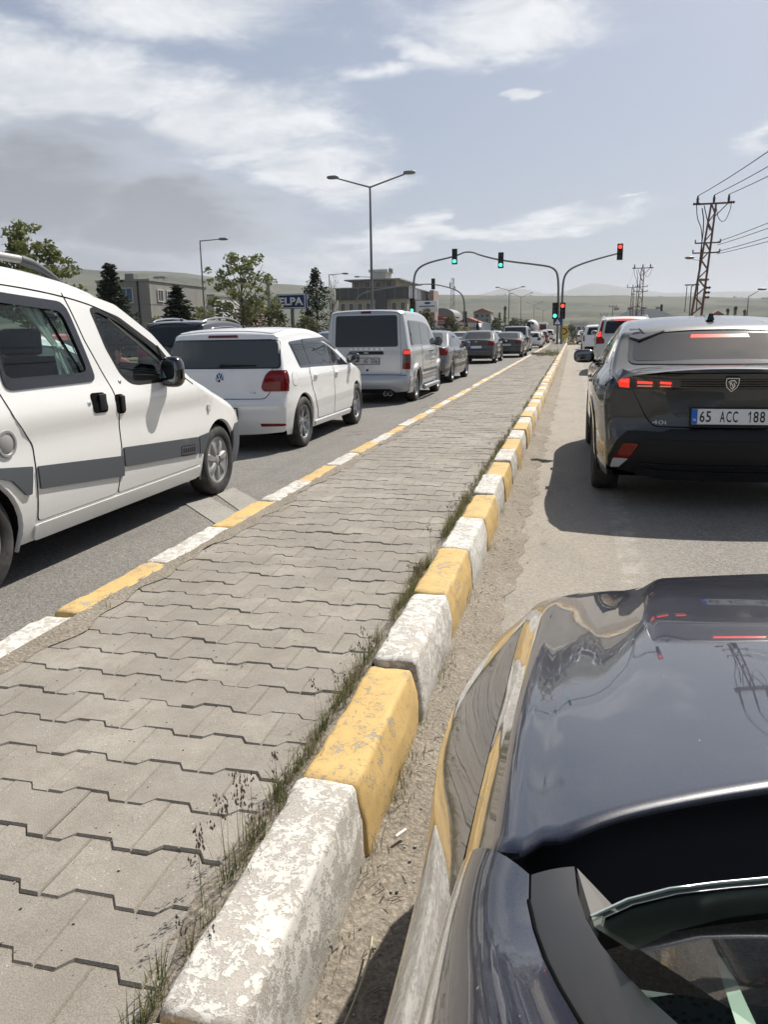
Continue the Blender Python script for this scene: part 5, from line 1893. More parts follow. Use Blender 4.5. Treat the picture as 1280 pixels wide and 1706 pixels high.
mb.add([(.055 * math.cos(t) * (1 - s_ * .12), -.004 * s_, .020 * math.sin(t) * (1 - s_ * .15)) for s_ in (0, 1) for t in np.linspace(0, 2 * PI, 25)[:-1]], [(i, (i + 1) % 24, 24 + (i + 1) % 24, 24 + i) for i in range(24)] + [tuple(range(24, 48))])
bd = rear_mesh(mb, 'badge', M['plate_blue'] if False else M['rim_dull'], sh, root, .0, .988, .018)
for i, x in enumerate(np.linspace(-.32, .32, 7)):
    p, n = sh.rear_pt(float(x), 1.065)
    MB().box(tuple(p + n * .008), (.045, .004, .020), .001).build('badge_letter', M['chrome'], root, 40)
p, n = sh.rear_pt(.02, .655)
MB().lathe([(0, -.004), (.022, -.004), (.024, .004)], 16, 'Y', tuple(p + n * .008)).build('tow_cap', M['gap'], root, 50)
sh.strip('bumper', [(-.86, .235), (.86, .235), (.86, .545), (-.86, .545)], pm, root, 'rear', .018, .03, rim=.02, step=.05)
sh.strip('bumper_step', [(-.80, .535), (.80, .535), (.80, .56), (-.80, .56)], M['well'], root, 'rear', .006, .008, rim=.004)
sh.strip('bumper_lip', [(-.60, .205), (.60, .205), (.50, .30), (-.50, .30)], M['black_trim'], root, 'rear', .020, .02, rim=.01)
for sg in (1, -1):
    sh.side('bumper_side', [(-2.3, .215), (-1.715, .215), (-1.72, .33), (-1.78, .50), (-1.84, .545), (-2.3, .545)], pm, root, .018, sg, .02, clamp=True, rim=.02, step=.05)
    for ax in (q['wb'], -q['wb']):
        # flared arch
        pts_o = [(ax + .455 * math.cos(t), .30 + .47 * math.sin(t)) for t in np.linspace(.05, PI - .05, 22)]
        pts_i = [(ax + .375 * math.cos(t), .31 + .375 * math.sin(t)) for t in np.linspace(PI - .0, .0, 22)]
        sh.side('arch_flare', pts_o + pts_i, pm, root, .030, sg, 0, rim=.02, step=.05)
    sh.side('rub_strip', [(-.84, .555), (.90, .555), (.90, .615), (-.84, .615)], M['grey_trim'], root, .014, sg, .012, rim=.012)
    for zz in (.34, .42, .50):
        sh.side('sill_rib', [(-.88, zz), (.88, zz), (.88, zz + .045), (-.88, zz + .045)], pm, root, .014, sg, .012, rim=.014)
    sh.side('sliding_rail', [(-1.82, 1.105), (-.86, 1.105), (-.86, 1.12), (-1.82, 1.12)], M['chrome'], root, .010, sg, .004, rim=.008)
    mb = MB().tube([(sg * .93, -.90, .25), (sg * .95, -.70, .26), (sg * .95, .70, .26), (sg * .93, .90, .25)], .045, 10)
    mb.build('side_step', M['rim'], root, 50)
    # clear centre band of the tail lamp
    sh.strip('lamp_band', [(sg * .735, .79), (sg * .885, .79), (sg * .885, .935), (sg * .735, .935)], pbr('smoked_lens', (.10, .075, .065), .1), root, 'rear', .013, .012, step=.022)
    sh.strip('brake_glow', [(sg * .75, .955), (sg * .86, .955), (sg * .86, 1.03), (sg * .75, 1.03)], M['red_glow'], root, 'rear', .013, .012, step=.022)
for x_ in (.40, .50):
    MB().lathe([(.036, .0), (.042, .0), (.042, -.12), (.036, -.12), (.034, .0)], 16, 'Y', (x_, -2.08, .205)).build('exhaust', M['chrome'], root, 50)
sh.strip('roof_lip', [(-.74, -2.01), (.74, -2.01), (.76, -1.82), (-.76, -1.82)], pm, root, 'top', .016, .06)

# ---------------------------------------------------------------- dark olive grey coupe-like saloon ahead of the camera car
PRESETS['fastback'] = dict(
  sil=[(2.18, .22, .10, .05), (2.31, .36, .16, .06), (2.32, .62, .16, .06), (2.26, .78, .14, .07), (2.02, .885, .08, .08), (1.4, .985, .05, .07), (1.05, 1.04, .04, .05), (.30, 1.375, .07, .06), (0, 1.44, .05, .08),
       (-.45, 1.470, .03, .10), (-.95, 1.445, .03, .10), (-1.35, 1.385, .03, .08), (-1.55, 1.355, .03, .05), (-1.60, 1.335, .05, .05), (-1.64, 1.305, .05, .05), (-2.02, 1.115, .05, .05), (-2.12, 1.085, .05, .04), (-2.24, 1.078, .06, .035), (-2.345, 1.07, .08, .04), (-2.365, 1.045, .09, .05),
       (-2.325, .965, .11, .07), (-2.315, .90, .11, .08), (-2.325, .70, .11, .10), (-2.335, .645, .11, .10), (-2.385, .60, .13, .11), (-2.385, .42, .13, .12), (-2.33, .30, .12, .10), (-2.25, .235, .10, .05)],
  plan=[(-2.42, .70), (-2.32, .80), (-2.10, .885), (-1.75, .935), (-1.3, .955), (-.9, .93), (0, .918), (.9, .92), (1.4, .935), (1.9, .87), (2.15, .74), (2.4, .5)],
  inset=[(.14, .12), (.24, .055), (.36, .02), (.50, .012), (.62, .014), (.76, .004), (.86, .0), (.95, .012), (1.0, .055), (1.04, .085), (1.20, .165), (1.38, .255), (1.5, .32)],
  z0=.235, wb=1.3935, r=.355, arch=.40, track=.805, tw=.225, rr=.245, belt=(1.02, -.045), gap=.075,
  panes=[(1.12, .05, None, -.06), (-.03, -.92, -.06, .10), (-.97, -1.34, .10, .9)], dlo=(1.12, -1.34),
  rearwin=[(-.665, 1.105), (.665, 1.105), (.625, 1.300), (-.625, 1.300)], windscreen=(.36, 1.0),
  tail=dict(rear=[(.66, .905), (.98, .935), (.98, 1.005), (.66, 1.012)], side=[(-2.4, .925), (-2.06, .955), (-1.96, .985), (-2.4, 1.008)]),
  doors=[[(1.0, .34), (1.05, .98), (.02, 1.0), (.02, .34)], [(.0, .34), (.0, 1.0), (-.95, 1.02), (-1.06, .94), (-.98, .76), (-.82, .46), (-.78, .34)]], handles=[(.14, .885), (-.84, .90)],
  plate=(0, .715, .02), bumper=None, mirror=(.74, 1.04, .90), mirror_size=(.115, .065, .075))
root, sh, q = car('fastback', 'parked_car', 'dark grey saloon with lit clawed tail lamps, just ahead of the black bonnet', 'olive_grey_paint', (1.12, 8.315, 0), R(0.0), cap=False,
                  wheel=(('spoke', 5, True), 'rim_dark'), plate=None, tail='gloss_black', seed=5, shell_n=210, step=.05)
pm = M['olive_grey_paint']
tailgate(sh, root, [(-.50, .645), (.50, .645), (.555, .70), (.67, .915), (.675, 1.03), (-.675, 1.03), (-.67, .915), (-.555, .70)], pm, .03)
sh.strip('window_surround', [(-.70, 1.085), (.70, 1.085), (.66, 1.325), (-.66, 1.325)], M['gloss_black'], root, 'rear', .006, .06)
sh.strip('rear_window', q['rearwin'], M['glass'], root, 'rear', .009, .05)
sh.strip('lamp_bar', [(-.67, .915), (.67, .915), (.67, 1.012), (.40, .993), (-.40, .993), (-.67, 1.012)], M['gloss_black'], root, 'rear', .012, .012, step=.03)
for zz in (.938, .956, .974):
    sh.strip('bar_groove', [(-.34, zz), (.34, zz), (.34, zz + .005), (-.34, zz + .005)], M['gap'], root, 'rear', .0135, 0, rim=.001, step=.04)
for sg in (1, -1):
    # three lit claws, the outer one biggest
    sh.strip('lamp_claw', [(sg * .690, .922), (sg * .760, .928), (sg * .772, .960), (sg * .760, .990), (sg * .690, .996)], M['red_glow'], root, 'rear', .0135, .004, step=.02)
    for z0_, z1_ in ((.960, .984), ):
        sh.strip('brake_light', [(sg * .698, z0_), (sg * .757, z0_ + .003), (sg * .760, z1_), (sg * .700, z1_)], M['red_lit'], root, 'rear', .016, .006, step=.022)
    for x0, x1 in ((.520, .648), (.392, .492)):
        sh.strip('lamp_claw', [(sg * x0, .926), (sg * x1, .926), (sg * x1, .988), (sg * x0, .982)], M['red_dark'], root, 'rear', .0135, .008, step=.022)
        sh.strip('brake_light', [(sg * (x0 + .012), .954), (sg * (x1 - .012), .956), (sg * (x1 - .012), .974), (sg * (x0 + .012), .970)], M['red_lit'], root, 'rear', .016, .004, step=.022)
        sh.strip('lamp_strip', [(sg * (x0 + .012), .934), (sg * (x1 - .012), .934), (sg * (x1 - .012), .943), (sg * (x0 + .012), .943)], M['red_core'] if False else pbr('pink_lens', (.55, .22, .18), .2, emit=(1, .3, .2), emit_s=.25), root, 'rear', .016, .003, step=.022)
    # fog lamp over a clear reversing lamp, in the bumper corner
    sh.strip('fog_light', [(sg * .775, .405), (sg * .665, .405), (sg * .600, .515), (sg * .705, .515)], M['red_lens'], root, 'rear', .026, .010, step=.022, rim=.02)
    sh.strip('reversing_light', [(sg * .795, .335), (sg * .735, .335), (sg * .668, .402), (sg * .778, .402)], M['clear_lens'], root, 'rear', .026, .010, step=.022, rim=.02)
    sh.side('rear_pillar_cap', [(-1.36, 1.085), (-1.62, 1.08), (-1.25, 1.30), (-1.12, 1.335), (-.98, 1.32)], M['black_trim'] if False else pm, root, .007, sg, .02, rim=.006)
    sh.side('arch_trim', [(-q['wb'] + .455 * math.cos(t), .355 + .45 * math.sin(t)) for t in np.linspace(-.28, PI + .28, 26)] + [(-q['wb'] + .402 * math.cos(t), .355 + .402 * math.sin(t)) for t in np.linspace(PI + .28, -.28, 26)], M['gloss_black'], root, .010, sg, 0, rim=.01, step=.04)
    sh.side('sill', [(-.95, .24), (.95, .24), (.95, .35), (-.95, .35)], M['black_trim'], root, .012, sg, .03, rim=.012)
    # upswept ends of the tail spoiler on the roof
    mb = MB()
    mb.add([(sg * .66, -1.42, 1.355), (sg * .42, -1.54, 1.352), (sg * .40, -1.60, 1.335), (sg * .60, -1.70, 1.27), (sg * .67, -1.62, 1.29), (sg * .66, -1.42, 1.335), (sg * .42, -1.54, 1.330), (sg * .40, -1.60, 1.315), (sg * .60, -1.70, 1.255), (sg * .67, -1.62, 1.27)],
           [(0, 1, 2, 3, 4), (9, 8, 7, 6, 5), (0, 5, 6, 1), (1, 6, 7, 2), (2, 7, 8, 3), (3, 8, 9, 4), (4, 9, 5, 0)])
    mb.build('roof_spoiler_ear', M['gloss_black'], root, 30)
sh.strip('lower_bumper', [(-.80, .265), (.80, .265), (.82, .40), (.76, .545), (.66, .612), (.45, .600), (.40, .625), (-.40, .625), (-.45, .600), (-.66, .612), (-.76, .545), (-.82, .40)], M['black_trim'], root, 'rear', .008, .03, rim=.008, step=.05)
sh.strip('diffuser', [(-.62, .25), (.62, .25), (.60, .345), (.44, .325), (-.44, .325), (-.60, .345)], M['grey_trim'] if False else M['gloss_black'], root, 'rear', .020, .02, rim=.016)
sh.strip('bumper_ledge', [(-.60, .515), (.60, .515), (.60, .545), (-.60, .545)], M['black_trim'], root, 'rear', .022, .012, rim=.02)
sh.strip('bumper_ledge', [(-.60, .36), (.60, .36), (.60, .375), (-.60, .375)], M['gloss_black'], root, 'rear', .020, .006, rim=.02)
sh.strip('spoiler', [(-.56, -1.605), (.56, -1.605), (.60, -1.40), (-.60, -1.40)], pm, root, 'top', .012, .05)
# lit high brake lamp behind the top of the glass
sh.strip('brake_light', [(-.215, 1.268), (.215, 1.268), (.205, 1.292), (-.205, 1.292)], M['red_lit'], root, 'rear', .012, .006, step=.03)
p, n = sh.rear_pt(0, .722)
number_plate(root, p + n * .034, n, '65 ACC 188', .52, .112, 'plate', dealer=True)
sh.strip('plate_recess', [(-.30, .655), (.30, .655), (.36, .80), (.33, .815), (-.33, .815), (-.36, .80)], M['gap'], root, 'rear', .006, .02, rim=.002) if False else None
rear_text(sh, root, '408', -.46, .672, .125, .030, M['rim'], .008, .0)
# shield badge with a maned head in relief
out = [(-.044, .050), (.044, .050), (.046, .010), (.036, -.022), (.0, -.058), (-.036, -.022), (-.046, .010)]
bd = rear_mesh(MB().prism(out, -.008, .004, 'XZ'), 'badge', M['gloss_black'], sh, root, 0, .962, .018)
mb = MB()
for i in range(7):
    stroke(mb, (out[i][0] * .93, out[i][1] * .93), (out[(i + 1) % 7][0] * .93, out[(i + 1) % 7][1] * .93), .005, -.008, -.011)
stroke(mb, (-.026, .016), (-.008, .030), .008, -.008, -.011); stroke(mb, (-.008, .030), (.014, .028), .008, -.008, -.011); stroke(mb, (.014, .028), (.028, .008), .006, -.008, -.011)
stroke(mb, (-.020, .004), (-.006, .016), .007, -.008, -.011); stroke(mb, (-.006, .016), (-.012, -.012), .006, -.008, -.011); stroke(mb, (.010, .012), (.018, -.010), .007, -.008, -.011)
stroke(mb, (.018, -.010), (.002, -.036), .008, -.008, -.011); stroke(mb, (.0, .004), (.006, -.018), .006, -.008, -.011); stroke(mb, (-.010, -.020), (.002, -.036), .005, -.008, -.011)
mb.build('emblem', M['chrome'], bd, 40)
# shark fin aerial
i = int(np.argmin(np.abs(sh.S[:, 0] + 1.13) + (sh.S[:, 1] < 1.2) * 9))
z_ = sh.S[i, 1]
mb = MB()
prof = [(-.10, 0), (-.085, .055), (-.055, .068), (.02, .022), (.085, 0)]
v = [(w_ * (1 - zz * 9), yy - 1.13, z_ - .006 + zz) for w_ in (.03, -.03) for yy, zz in prof]
mb.add(v, [(0, 1, 2, 3, 4), (9, 8, 7, 6, 5)] + [(a, a + 5, (a + 1) % 5 + 5, (a + 1) % 5) for a in range(5)])
mb.build('aerial_fin', M['gloss_black'], root, 30)

# ---------------------------------------------------------------- the rest of the queue
W5 = (('spoke', 5, True), 'rim'); W7 = (('spoke', 7, False), 'rim'); WD = (('spoke', 5, False), 'rim_dark')
GL = 'cars queueing in the left carriageway'
GR = 'cars queueing in the right lane'
def badge_dot(sh, root, z, r=.045, m_='chrome'):
    p, n = sh.rear_pt(0, z)
    MB().lathe([(0, -.006), (r * .8, -.006), (r, .0), (r, .006)], 18, 'Y', tuple(p + n * .006)).build('badge', M[m_], root, 50)

root, sh, q = car('sedan', 'parked_car', 'mid grey saloon with long red tail lamps, in front of the silver van', 'grey_paint', (-4.06, 23.1, 0), R(-1.0), (1.0, 1.01, .985), GL, plate='', wheel=W5, seed=6, glass='glass_grey',
                  over=None)
badge_dot(sh, root, .93)
root, sh, q = car('sedan', 'parked_car', 'dark grey saloon with pale number plate and a twin chevron badge on its boot', 'dark_grey_paint', (-4.12, 36.9, 0), R(-0.6), (.98, .98, 1.0), GL, plate='', wheel=W7, seed=7,
                  over=dict(tail=dict(rear=[(.50, .80), (.84, .78), (.84, .965), (.56, .965)], side=[(-2.3, .78), (-2.0, .80), (-1.9, .95), (-2.3, .965)])))
mb = MB()
for dz in (0, .035):
    stroke(mb, (-.05, -.02 + dz), (0, .012 + dz), .014, -.004, .004); stroke(mb, (0, .012 + dz), (.05, -.02 + dz), .014, -.004, .004)
rear_mesh(mb, 'badge', M['chrome'], sh, root, 0, .95, .012)
root, sh, q = car('sedan', 'parked_car', 'black saloon with small round boot badge behind the tinted silver people carrier', 'black_paint', (-3.42, 44.9, 0), R(-1.2), (1.0, 1.0, .95), GL, plate='', wheel=W5, seed=8, plate_mat='plate_dirty')
badge_dot(sh, root, .90, .05)
car('van', 'parked_car', 'silver people carrier with black rear glass, two cars before the lights', 'silver_paint', (-3.80, 57.0, 0), R(-1.0), (1.03, 1.1, .97), GL, plate='', wheel=W7, seed=9)
car('hatch', 'parked_car', 'small white car with dark tail lamps just before the traffic lights', 'white_clean', (-3.35, 69.0, 0), R(-1.0), (1.0, 1.0, .93), GL, plate='', wheel=WD, seed=10, tail='red_dark', detail=1)
car('sedan', 'parked_car', 'brownish red saloon past the white car at the lights', 'brown_paint', (-3.75, 84.5, 0), R(-1.5), (1, 1, 1), GL, plate='', seed=11, detail=1)
car('hatch', 'parked_car', 'orange hatchback beyond the brown saloon at the lights', 'orange_paint', (-3.6, 97, 0), R(-1.5), (1, 1, 1), GL, plate='', seed=12, detail=1)
car('suv', 'parked_car', 'white off-roader farthest along the inner left lane', 'white_clean', (-3.3, 112, 0), R(-1.5), (1, 1, 1), GL, plate='', seed=13, detail=1)
# second lane, over the roofs of the first
root, sh, q = car('suv', 'parked_car', 'black sport utility with chrome roof rails behind the white hatchback', 'black_paint', (-8.35, 17.3, 0), R(0), (1.0, 1.0, 1.05), GL, plate='13 AB 02' if False else '', wheel=W5, seed=14)
for sg in (1, -1):
    rp = [(sg * .60, -1.62, 1.665), (sg * .61, -1.45, 1.725), (sg * .61, -.6, 1.775), (sg * .60, .10, 1.71), (sg * .59, .30, 1.635)]
    MB().tube(curve_pts(rp, 2), .020, 8).build('roof_rail', M['chrome'], root, 60)
    wp = window_poly(sh, q, q['dlo'][0], q['dlo'][1], None, .35, .03)
    gp = [(sg * (float(sh.W(np.array(y_), np.array(z_))) + .008), y_, z_) for y_, z_ in wp[1:]]
    MB().tube(gp, .011, 6).build('window_trim', M['chrome'], root, 60)
sh.strip('spoiler', [(-.62, -1.87), (.62, -1.87), (.66, -1.55), (-.66, -1.55)], M['gloss_black'], root, 'top', .022, .06, rim=.03)
wiper(sh, root, .0, 1.16, .36, 1.18, M['black_trim'])
i = int(np.argmin(np.abs(sh.S[:, 0] + 1.45) + (sh.S[:, 1] < 1.2) * 9))
MB().ell((0, -1.45, sh.S[i, 1] + .02), (.03, .07, .05), 10, 8).build('aerial_fin', M['gloss_black'], root, 60)
car('sedan', 'parked_car', 'white saloon in the second lane seen through the van windows', 'white_clean', (-7.7, 9.7, 0), R(0), (1, 1, .98), GL, plate='', wheel=W5, seed=15, glass='glass_grey')
car('hatch', 'parked_car', 'red hatchback beyond the white saloon, seen through the van windows', 'red_paint', (-11.2, 15.4, 0), R(0), (1, 1, 1.02), GL, plate='', wheel=W5, seed=16)
car('sedan', 'parked_car', 'blue saloon showing between the white hatchback and the silver van', 'blue_paint', (-7.75, 26.4, 0), R(0), (1, 1, 1.02), GL, plate='', wheel=W7, seed=17, detail=1)
car('hatch', 'parked_car', 'white hatchback in the second lane behind the mid grey saloon', 'white_clean', (-7.7, 47, 0), R(-1), (1, 1, 1.0), GL, plate='', seed=18, detail=1)
car('sedan', 'parked_car', 'pale silver saloon in the second lane beside the dark grey saloon', 'silver_paint', (-7.6, 56, 0), R(-1), (1, 1, 1.0), GL, plate='', seed=19, detail=1)
car('hatch', 'parked_car', 'white hatchback in the second lane left of the tinted people carrier', 'white_clean', (-7.6, 80, 0), R(-1), (1, 1, 1.05), GL, plate='', seed=20, detail=1)
# right lane
PRESETS['suv_tall'] = dict(PRESETS['suv'])
over = dict(tail=dict(rear=[(.62, .86), (.92, .84), (.92, 1.02), (.80, 1.10), (.74, 1.20), (.74, 1.50), (.68, 1.50), (.68, 1.18), (.70, 1.06), (.62, .98)], side=[(-2.3, .84), (-2.02, .86), (-1.98, 1.05), (-2.3, 1.12)]))
root, sh, q = car('suv', 'parked_car', 'pale beige sport utility with tall bent red tail lamps ahead of the dark saloon', 'beige_white_paint', (1.68, 28.0, 0), R(-2.0), (1.05, 1.08, 1.10), GR, plate='', wheel=W5, seed=21, tail='red_lens',
                  over=dict(tail=dict(rear=[(.62, .95), (.96, .93), (.96, 1.13), (.84, 1.22), (.78, 1.32), (.71, 1.64), (.655, 1.64), (.70, 1.30), (.72, 1.17), (.62, 1.08)], side=[(-2.6, .93), (-2.18, .95), (-2.12, 1.15), (-2.6, 1.2)]),
                            rearwin=[(-.62, 1.27), (.62, 1.27), (.56, 1.62), (-.56, 1.62)]))
for sg in (1, -1):
    sh.strip('brake_glow', [(sg * .73, 1.17), (sg * .84, 1.15), (sg * .78, 1.30), (sg * .725, 1.32)], M['red_lit'], root, 'rear', .016, .01, step=.03)
    rp = [(sg * .66, -1.70, 1.715), (sg * .665, -1.5, 1.79), (sg * .665, -.4, 1.83), (sg * .65, .10, 1.77), (sg * .64, .3, 1.70)]
    MB().tube(curve_pts(rp, 2), .022, 8).build('roof_rail', M['chrome'], root, 60)
sh.strip('brake_light', [(-.34, 1.665), (.34, 1.665), (.33, 1.69), (-.33, 1.69)], M['red_lit'], root, 'rear', .012, .01, step=.04)
sh.strip('spoiler', [(-.60, -2.02), (.60, -2.02), (.64, -1.7), (-.64, -1.7)], M['beige_white_paint'], root, 'top', .02, .06, rim=.03)
root, sh, q = car('suv', 'parked_car', 'white off-roader with upright round-cornered tail lamps in the right lane', 'white_clean', (1.42, 45.7, 0), R(-1), (.99, 1.0, 1.03), GR, plate='', wheel=W7, seed=22, tail='red_lens',
                  over=dict(tail=dict(rear=[(.74, .80), (.92, .80), (.92, 1.14), (.76, 1.14)], side=[(-2.4, .80), (-2.06, .80), (-2.0, 1.14), (-2.4, 1.14)])))
car('suv', 'parked_car', 'black off-roader farther along the right lane near the lights', 'black_paint', (1.55, 62, 0), R(-1), (1, 1, 1.05), GR, plate='', seed=23, detail=1)
car('sedan', 'parked_car', 'pale saloon beyond the lights in the right lane', 'beige_white_paint', (1.3, 86, 0), R(-1), (1, 1, 1.0), GR, plate='', seed=24, detail=1)
car('hatch', 'parked_car', 'grey hatchback farthest along the right lane', 'grey_paint', (1.3, 104, 0), R(-1), (1, 1, 1.0), GR, plate='', seed=25, detail=1)

# concrete mixer lorry and bus far ahead in the second lane
t = thing('mixer_lorry', 'lorry with white mixing drum far ahead among the cars', 'lorry', (-7.4, 150, 0))
mb = MB().lathe([(.0, -3.2), (.55, -3.2), (.75, -2.9), (1.22, -.9), (1.22, .9), (.9, 2.2), (.0, 2.3)], 24, 'Y')
mb.build('drum', M['white_clean'], t, 40, (0, 0, 2.25), (R(-9), 0, 0))
MB().box((0, 0, .95), (2.2, 8.4, .35), .05).build('chassis', M['black_trim'], t)
MB().box((0, 3.5, 1.85), (2.4, 1.9, 2.2), .2).build('cab', M['red_paint'], t, 40)
MB().box((-.5, -3.6, 2.6), (.7, .6, 1.2), .1).box((.2, -3.8, 2.9), (.5, .5, .3), .05).build('chute', M['black_trim'], t, 40)
d_, ty_, ri_ = wheel_meshes(.5, .3, .3, ('spoke', 7, False), 'rim_dull')
for sx_ in (1, -1):
    for y_ in (-2.8, -1.4, 3.4):
        w_ = link('wheel', d_, t, (sx_ * 1.05, y_, .5)); link('tyre', ty_, w_); link('rim', ri_, w_)
t = thing('bus', 'white bus far ahead beside the mixer lorry', 'bus', (-6.6, 178, 0))
MB().box((0, 0, 1.80), (2.5, 11, 2.9), .22).build('body', M['white_clean'], t, 40)
MB().box((0, -5.49, 2.35), (2.1, .06, 1.2), .02).build('rear_window', M['glass'], t)
for sx_ in (1, -1):
    for y_ in np.linspace(-4.2, 4.2, 6):
        MB().box((sx_ * 1.245, y_, 2.35), (.04, 1.3, 1.0), .01).build('side_window', M['glass'], t)
    MB().box((sx_ * .95, -5.5, 1.1), (.25, .06, .4), .02).build('tail_light', M['red_lens'], t)
    for y_ in (-3.2, 3.4):
        w_ = link('wheel', d_, t, (sx_ * 1.08, y_, .5)); link('tyre', ty_, w_); link('rim', ri_, w_)
# ---------------------------------------------------------------- the black car the picture is taken from
own = thing('black_car', 'glossy black car bonnet and windscreen base right below the camera', 'car', (0, 0, 0))
NB = M['navy_black']
CXO = 0.83


def polyline(pts, n, power=1.0):
    p = np.array(pts, float)
    p = chaikin(p, 2)
    d = np.concatenate([[0], np.cumsum(np.linalg.norm(p[1:] - p[:-1], axis=1))])
    t = np.linspace(0, d[-1], n)
    return np.stack([np.interp(t, d, p[:, i]) for i in range(3)], 1)


def loft(name, rows, m_, parent, smooth=60, flip=False, mirror=False, thick=0.0, twin=False):
    if twin:
        loft(name, [[(2 * CXO - p[0], p[1], p[2]) for p in r_] for r_ in rows], m_, parent, smooth, not flip)
    rows = [np.array(r_) for r_ in rows]
    n = len(rows[0])
    V = [tuple(p) for r_ in rows for p in r_]
    F = []
    for i in range(len(rows) - 1):
        for j in range(n - 1):
            q = (i * n + j, i * n + j + 1, (i + 1) * n + j + 1, (i + 1) * n + j)
            F.append(q[::-1] if flip else q)
    if mirror:
        b = len(V)
        V += [(2 * CXO - x, y, z) for x, y, z in V]
        F += [tuple(b + q for q in f[::-1]) for f in F]
    me = to_mesh(name, V, F, m_)
    bm = bmesh.new(); bm.from_mesh(me)
    if mirror:
        bmesh.ops.remove_doubles(bm, verts=bm.verts[:], dist=.0008)
    bm.to_mesh(me); bm.free()
    me.polygons.foreach_set('use_smooth', np.ones(len(me.polygons), dtype=bool))
    me.set_sharp_from_angle(angle=R(smooth))
    o = link(name, me, parent)
    if thick:
        md = o.modifiers.new('thickness', 'SOLIDIFY'); md.thickness = thick; md.offset = -1
    return o


NV = 64
c1 = polyline([(-.0805, .612, .857), (-.082, .757, .838), (-.083, .974, .808), (-.083, 1.197, .770), (-.087, 1.45, .726), (-.084, 1.68, .692), (-.072, 1.87, .668), (-.025, 1.985, .658), (.06, 2.02, .654)], NV)
c2 = polyline([(-.042, .536, .942), (-.045, .70, .915), (-.047, .904, .884), (-.046, 1.2, .826), (-.042, 1.46, .774), (-.037, 1.64, .742), (-.020, 1.80, .714), (.03, 1.905, .695), (.10, 1.945, .688)], NV)
fs = np.concatenate([np.linspace(0, .12, 8), np.linspace(.15, .45, 14), np.linspace(.5, 1, 9)])


def sstep(x, a, b_):
    t = np.clip((x - a) / (b_ - a), 0, 1)
    return t * t * (3 - 2 * t)


rows = []
for i in range(NV):
    v = i / (NV - 1)
    A, B = c1[i], c2[i]
    d_ = (B - A); d_ /= np.linalg.norm(d_)
    S0 = B - d_ * .022                      # flat flank, then a tight roll over the crease
    E0 = B + np.array([.020, 0, .0035])
    side = [A + (S0 - A) * t + np.array([-.0025 * math.sin(PI * t), 0, 0]) for t in (0, .2, .4, .6, .8, 1.0)] + [(1 - t) ** 2 * S0 + 2 * t * (1 - t) * (B + np.array([-.001, 0, .002])) + t * t * E0 for t in (.25, .5, .75, .92)]
    yc = .775 + (2.20 - .775) * v
    y0_ = B[1] - .034 * (1 - sstep(v, 0, .12))
    top = []
    for f in fs:
        x = B[0] + .020 + f * (CXO - B[0] - .020)
        y = y0_ + (yc - y0_) * f ** (.55 + .55 * v)
        if v < .2:      # notch at the rear corner: the crease stands up behind it
            y += .034 * (1 - sstep(v, 0, .12)) * math.exp(-(f / .022) ** 2)
        zb = .962 - .183 * (y - .5) - .026 * max(0, y - 1.7) ** 2
        z = zb + (.080 - .045 * sstep(v, .2, 1)) * (1 - (1 - f) ** 2)
        z += (B[2] + .0035 - zb) * math.exp(-(f / .06) ** 2)
        xl = .0 + .20 * v ** 1.15
        z += .024 * sstep(v, .08, .75) * sstep(x, xl - .02, xl + .055)
        z -= .004 * sstep(v, .55, 1.0) * math.exp(-((x - xl + .03) / .06) ** 2)
        top.append(np.array([x, y, z]))
    rows.append(side + top)
# rolled rear lip and turned-down nose
lip = []
for dy, dz in ((.004, -.012), (-.0005, -.008), (-.0022, -.003)):
    lip.append([p + np.array([0, dy, dz]) for p in rows[0]])
nose = []
for dy, dz in ((.012, -.006), (.026, -.020), (.036, -.045), (.042, -.085)):
    nose.append([p + np.array([-.012 * (1 if j < 10 else 0) * 0, dy, dz]) for j, p in enumerate(rows[-1])])
allr = lip + rows + nose
hood = loft('bonnet', allr, NB, own, 75, mirror=True)
# fender below the bonnet line
NF = 56
c0 = polyline([(-.150, .20, .70), (-.156, .50, .675), (-.158, .70, .667), (-.161, .80, .663), (-.168, .92, .659), (-.187, 1.08, .651), (-.195, 1.19, .646), (-.198, 1.39, .631), (-.178, 1.66, .604), (-.135, 1.94, .58), (-.01, 2.10, .565), (.3, 2.24, .56), (.83, 2.34, .56)], NF)
t1 = polyline([(-.085, -.05, .885), (-.085, .30, .885), (-.085, .43, .877), (-.0845, .52, .867), (-.0822, .61, .855), (-.0837, .757, .834), (-.0847, .974, .804), (-.0847, 1.197, .766), (-.0887, 1.45, .722), (-.0857, 1.68, .688), (-.0737, 1.875, .664), (-.026, 1.995, .652), (.06, 2.035, .645), (.3, 2.14, .64), (.83, 2.24, .645)], NF)
rows_f = []
for i in range(NF):
    T_, B_ = t1[i], c0[i]
    # keep the two rails level with each other along y
    ctl = T_ + (B_ - T_) * .33 + np.array([-.006, 0, .004])
    ctl2 = T_ + (B_ - T_) * .80 + np.array([-.008, 0, .004])
    seg = []
    for t in np.linspace(0, 1, 14):
        u = 1 - t
        seg.append(u ** 3 * T_ + 3 * u * u * t * ctl + 3 * u * t * t * ctl2 + t ** 3 * B_)
    arch = math.sqrt(max(0, .35 ** 2 - (B_[1] - 1.33) ** 2)) if abs(B_[1] - 1.33) < .35 else 0
    zl = max(.26, .31 + arch - .02) if arch else .26
    low = [np.array([B_[0] + .012, B_[1], max(B_[2] - .05, zl)]), np.array([B_[0] + .03, B_[1], min(B_[2] - .06, max(zl, .40))]), np.array([B_[0] + .045, B_[1], min(zl, B_[2] - .07)])]
    rows_f.append(seg + low)
fend = loft('wing', rows_f, NB, own, 70, flip=True, mirror=True)
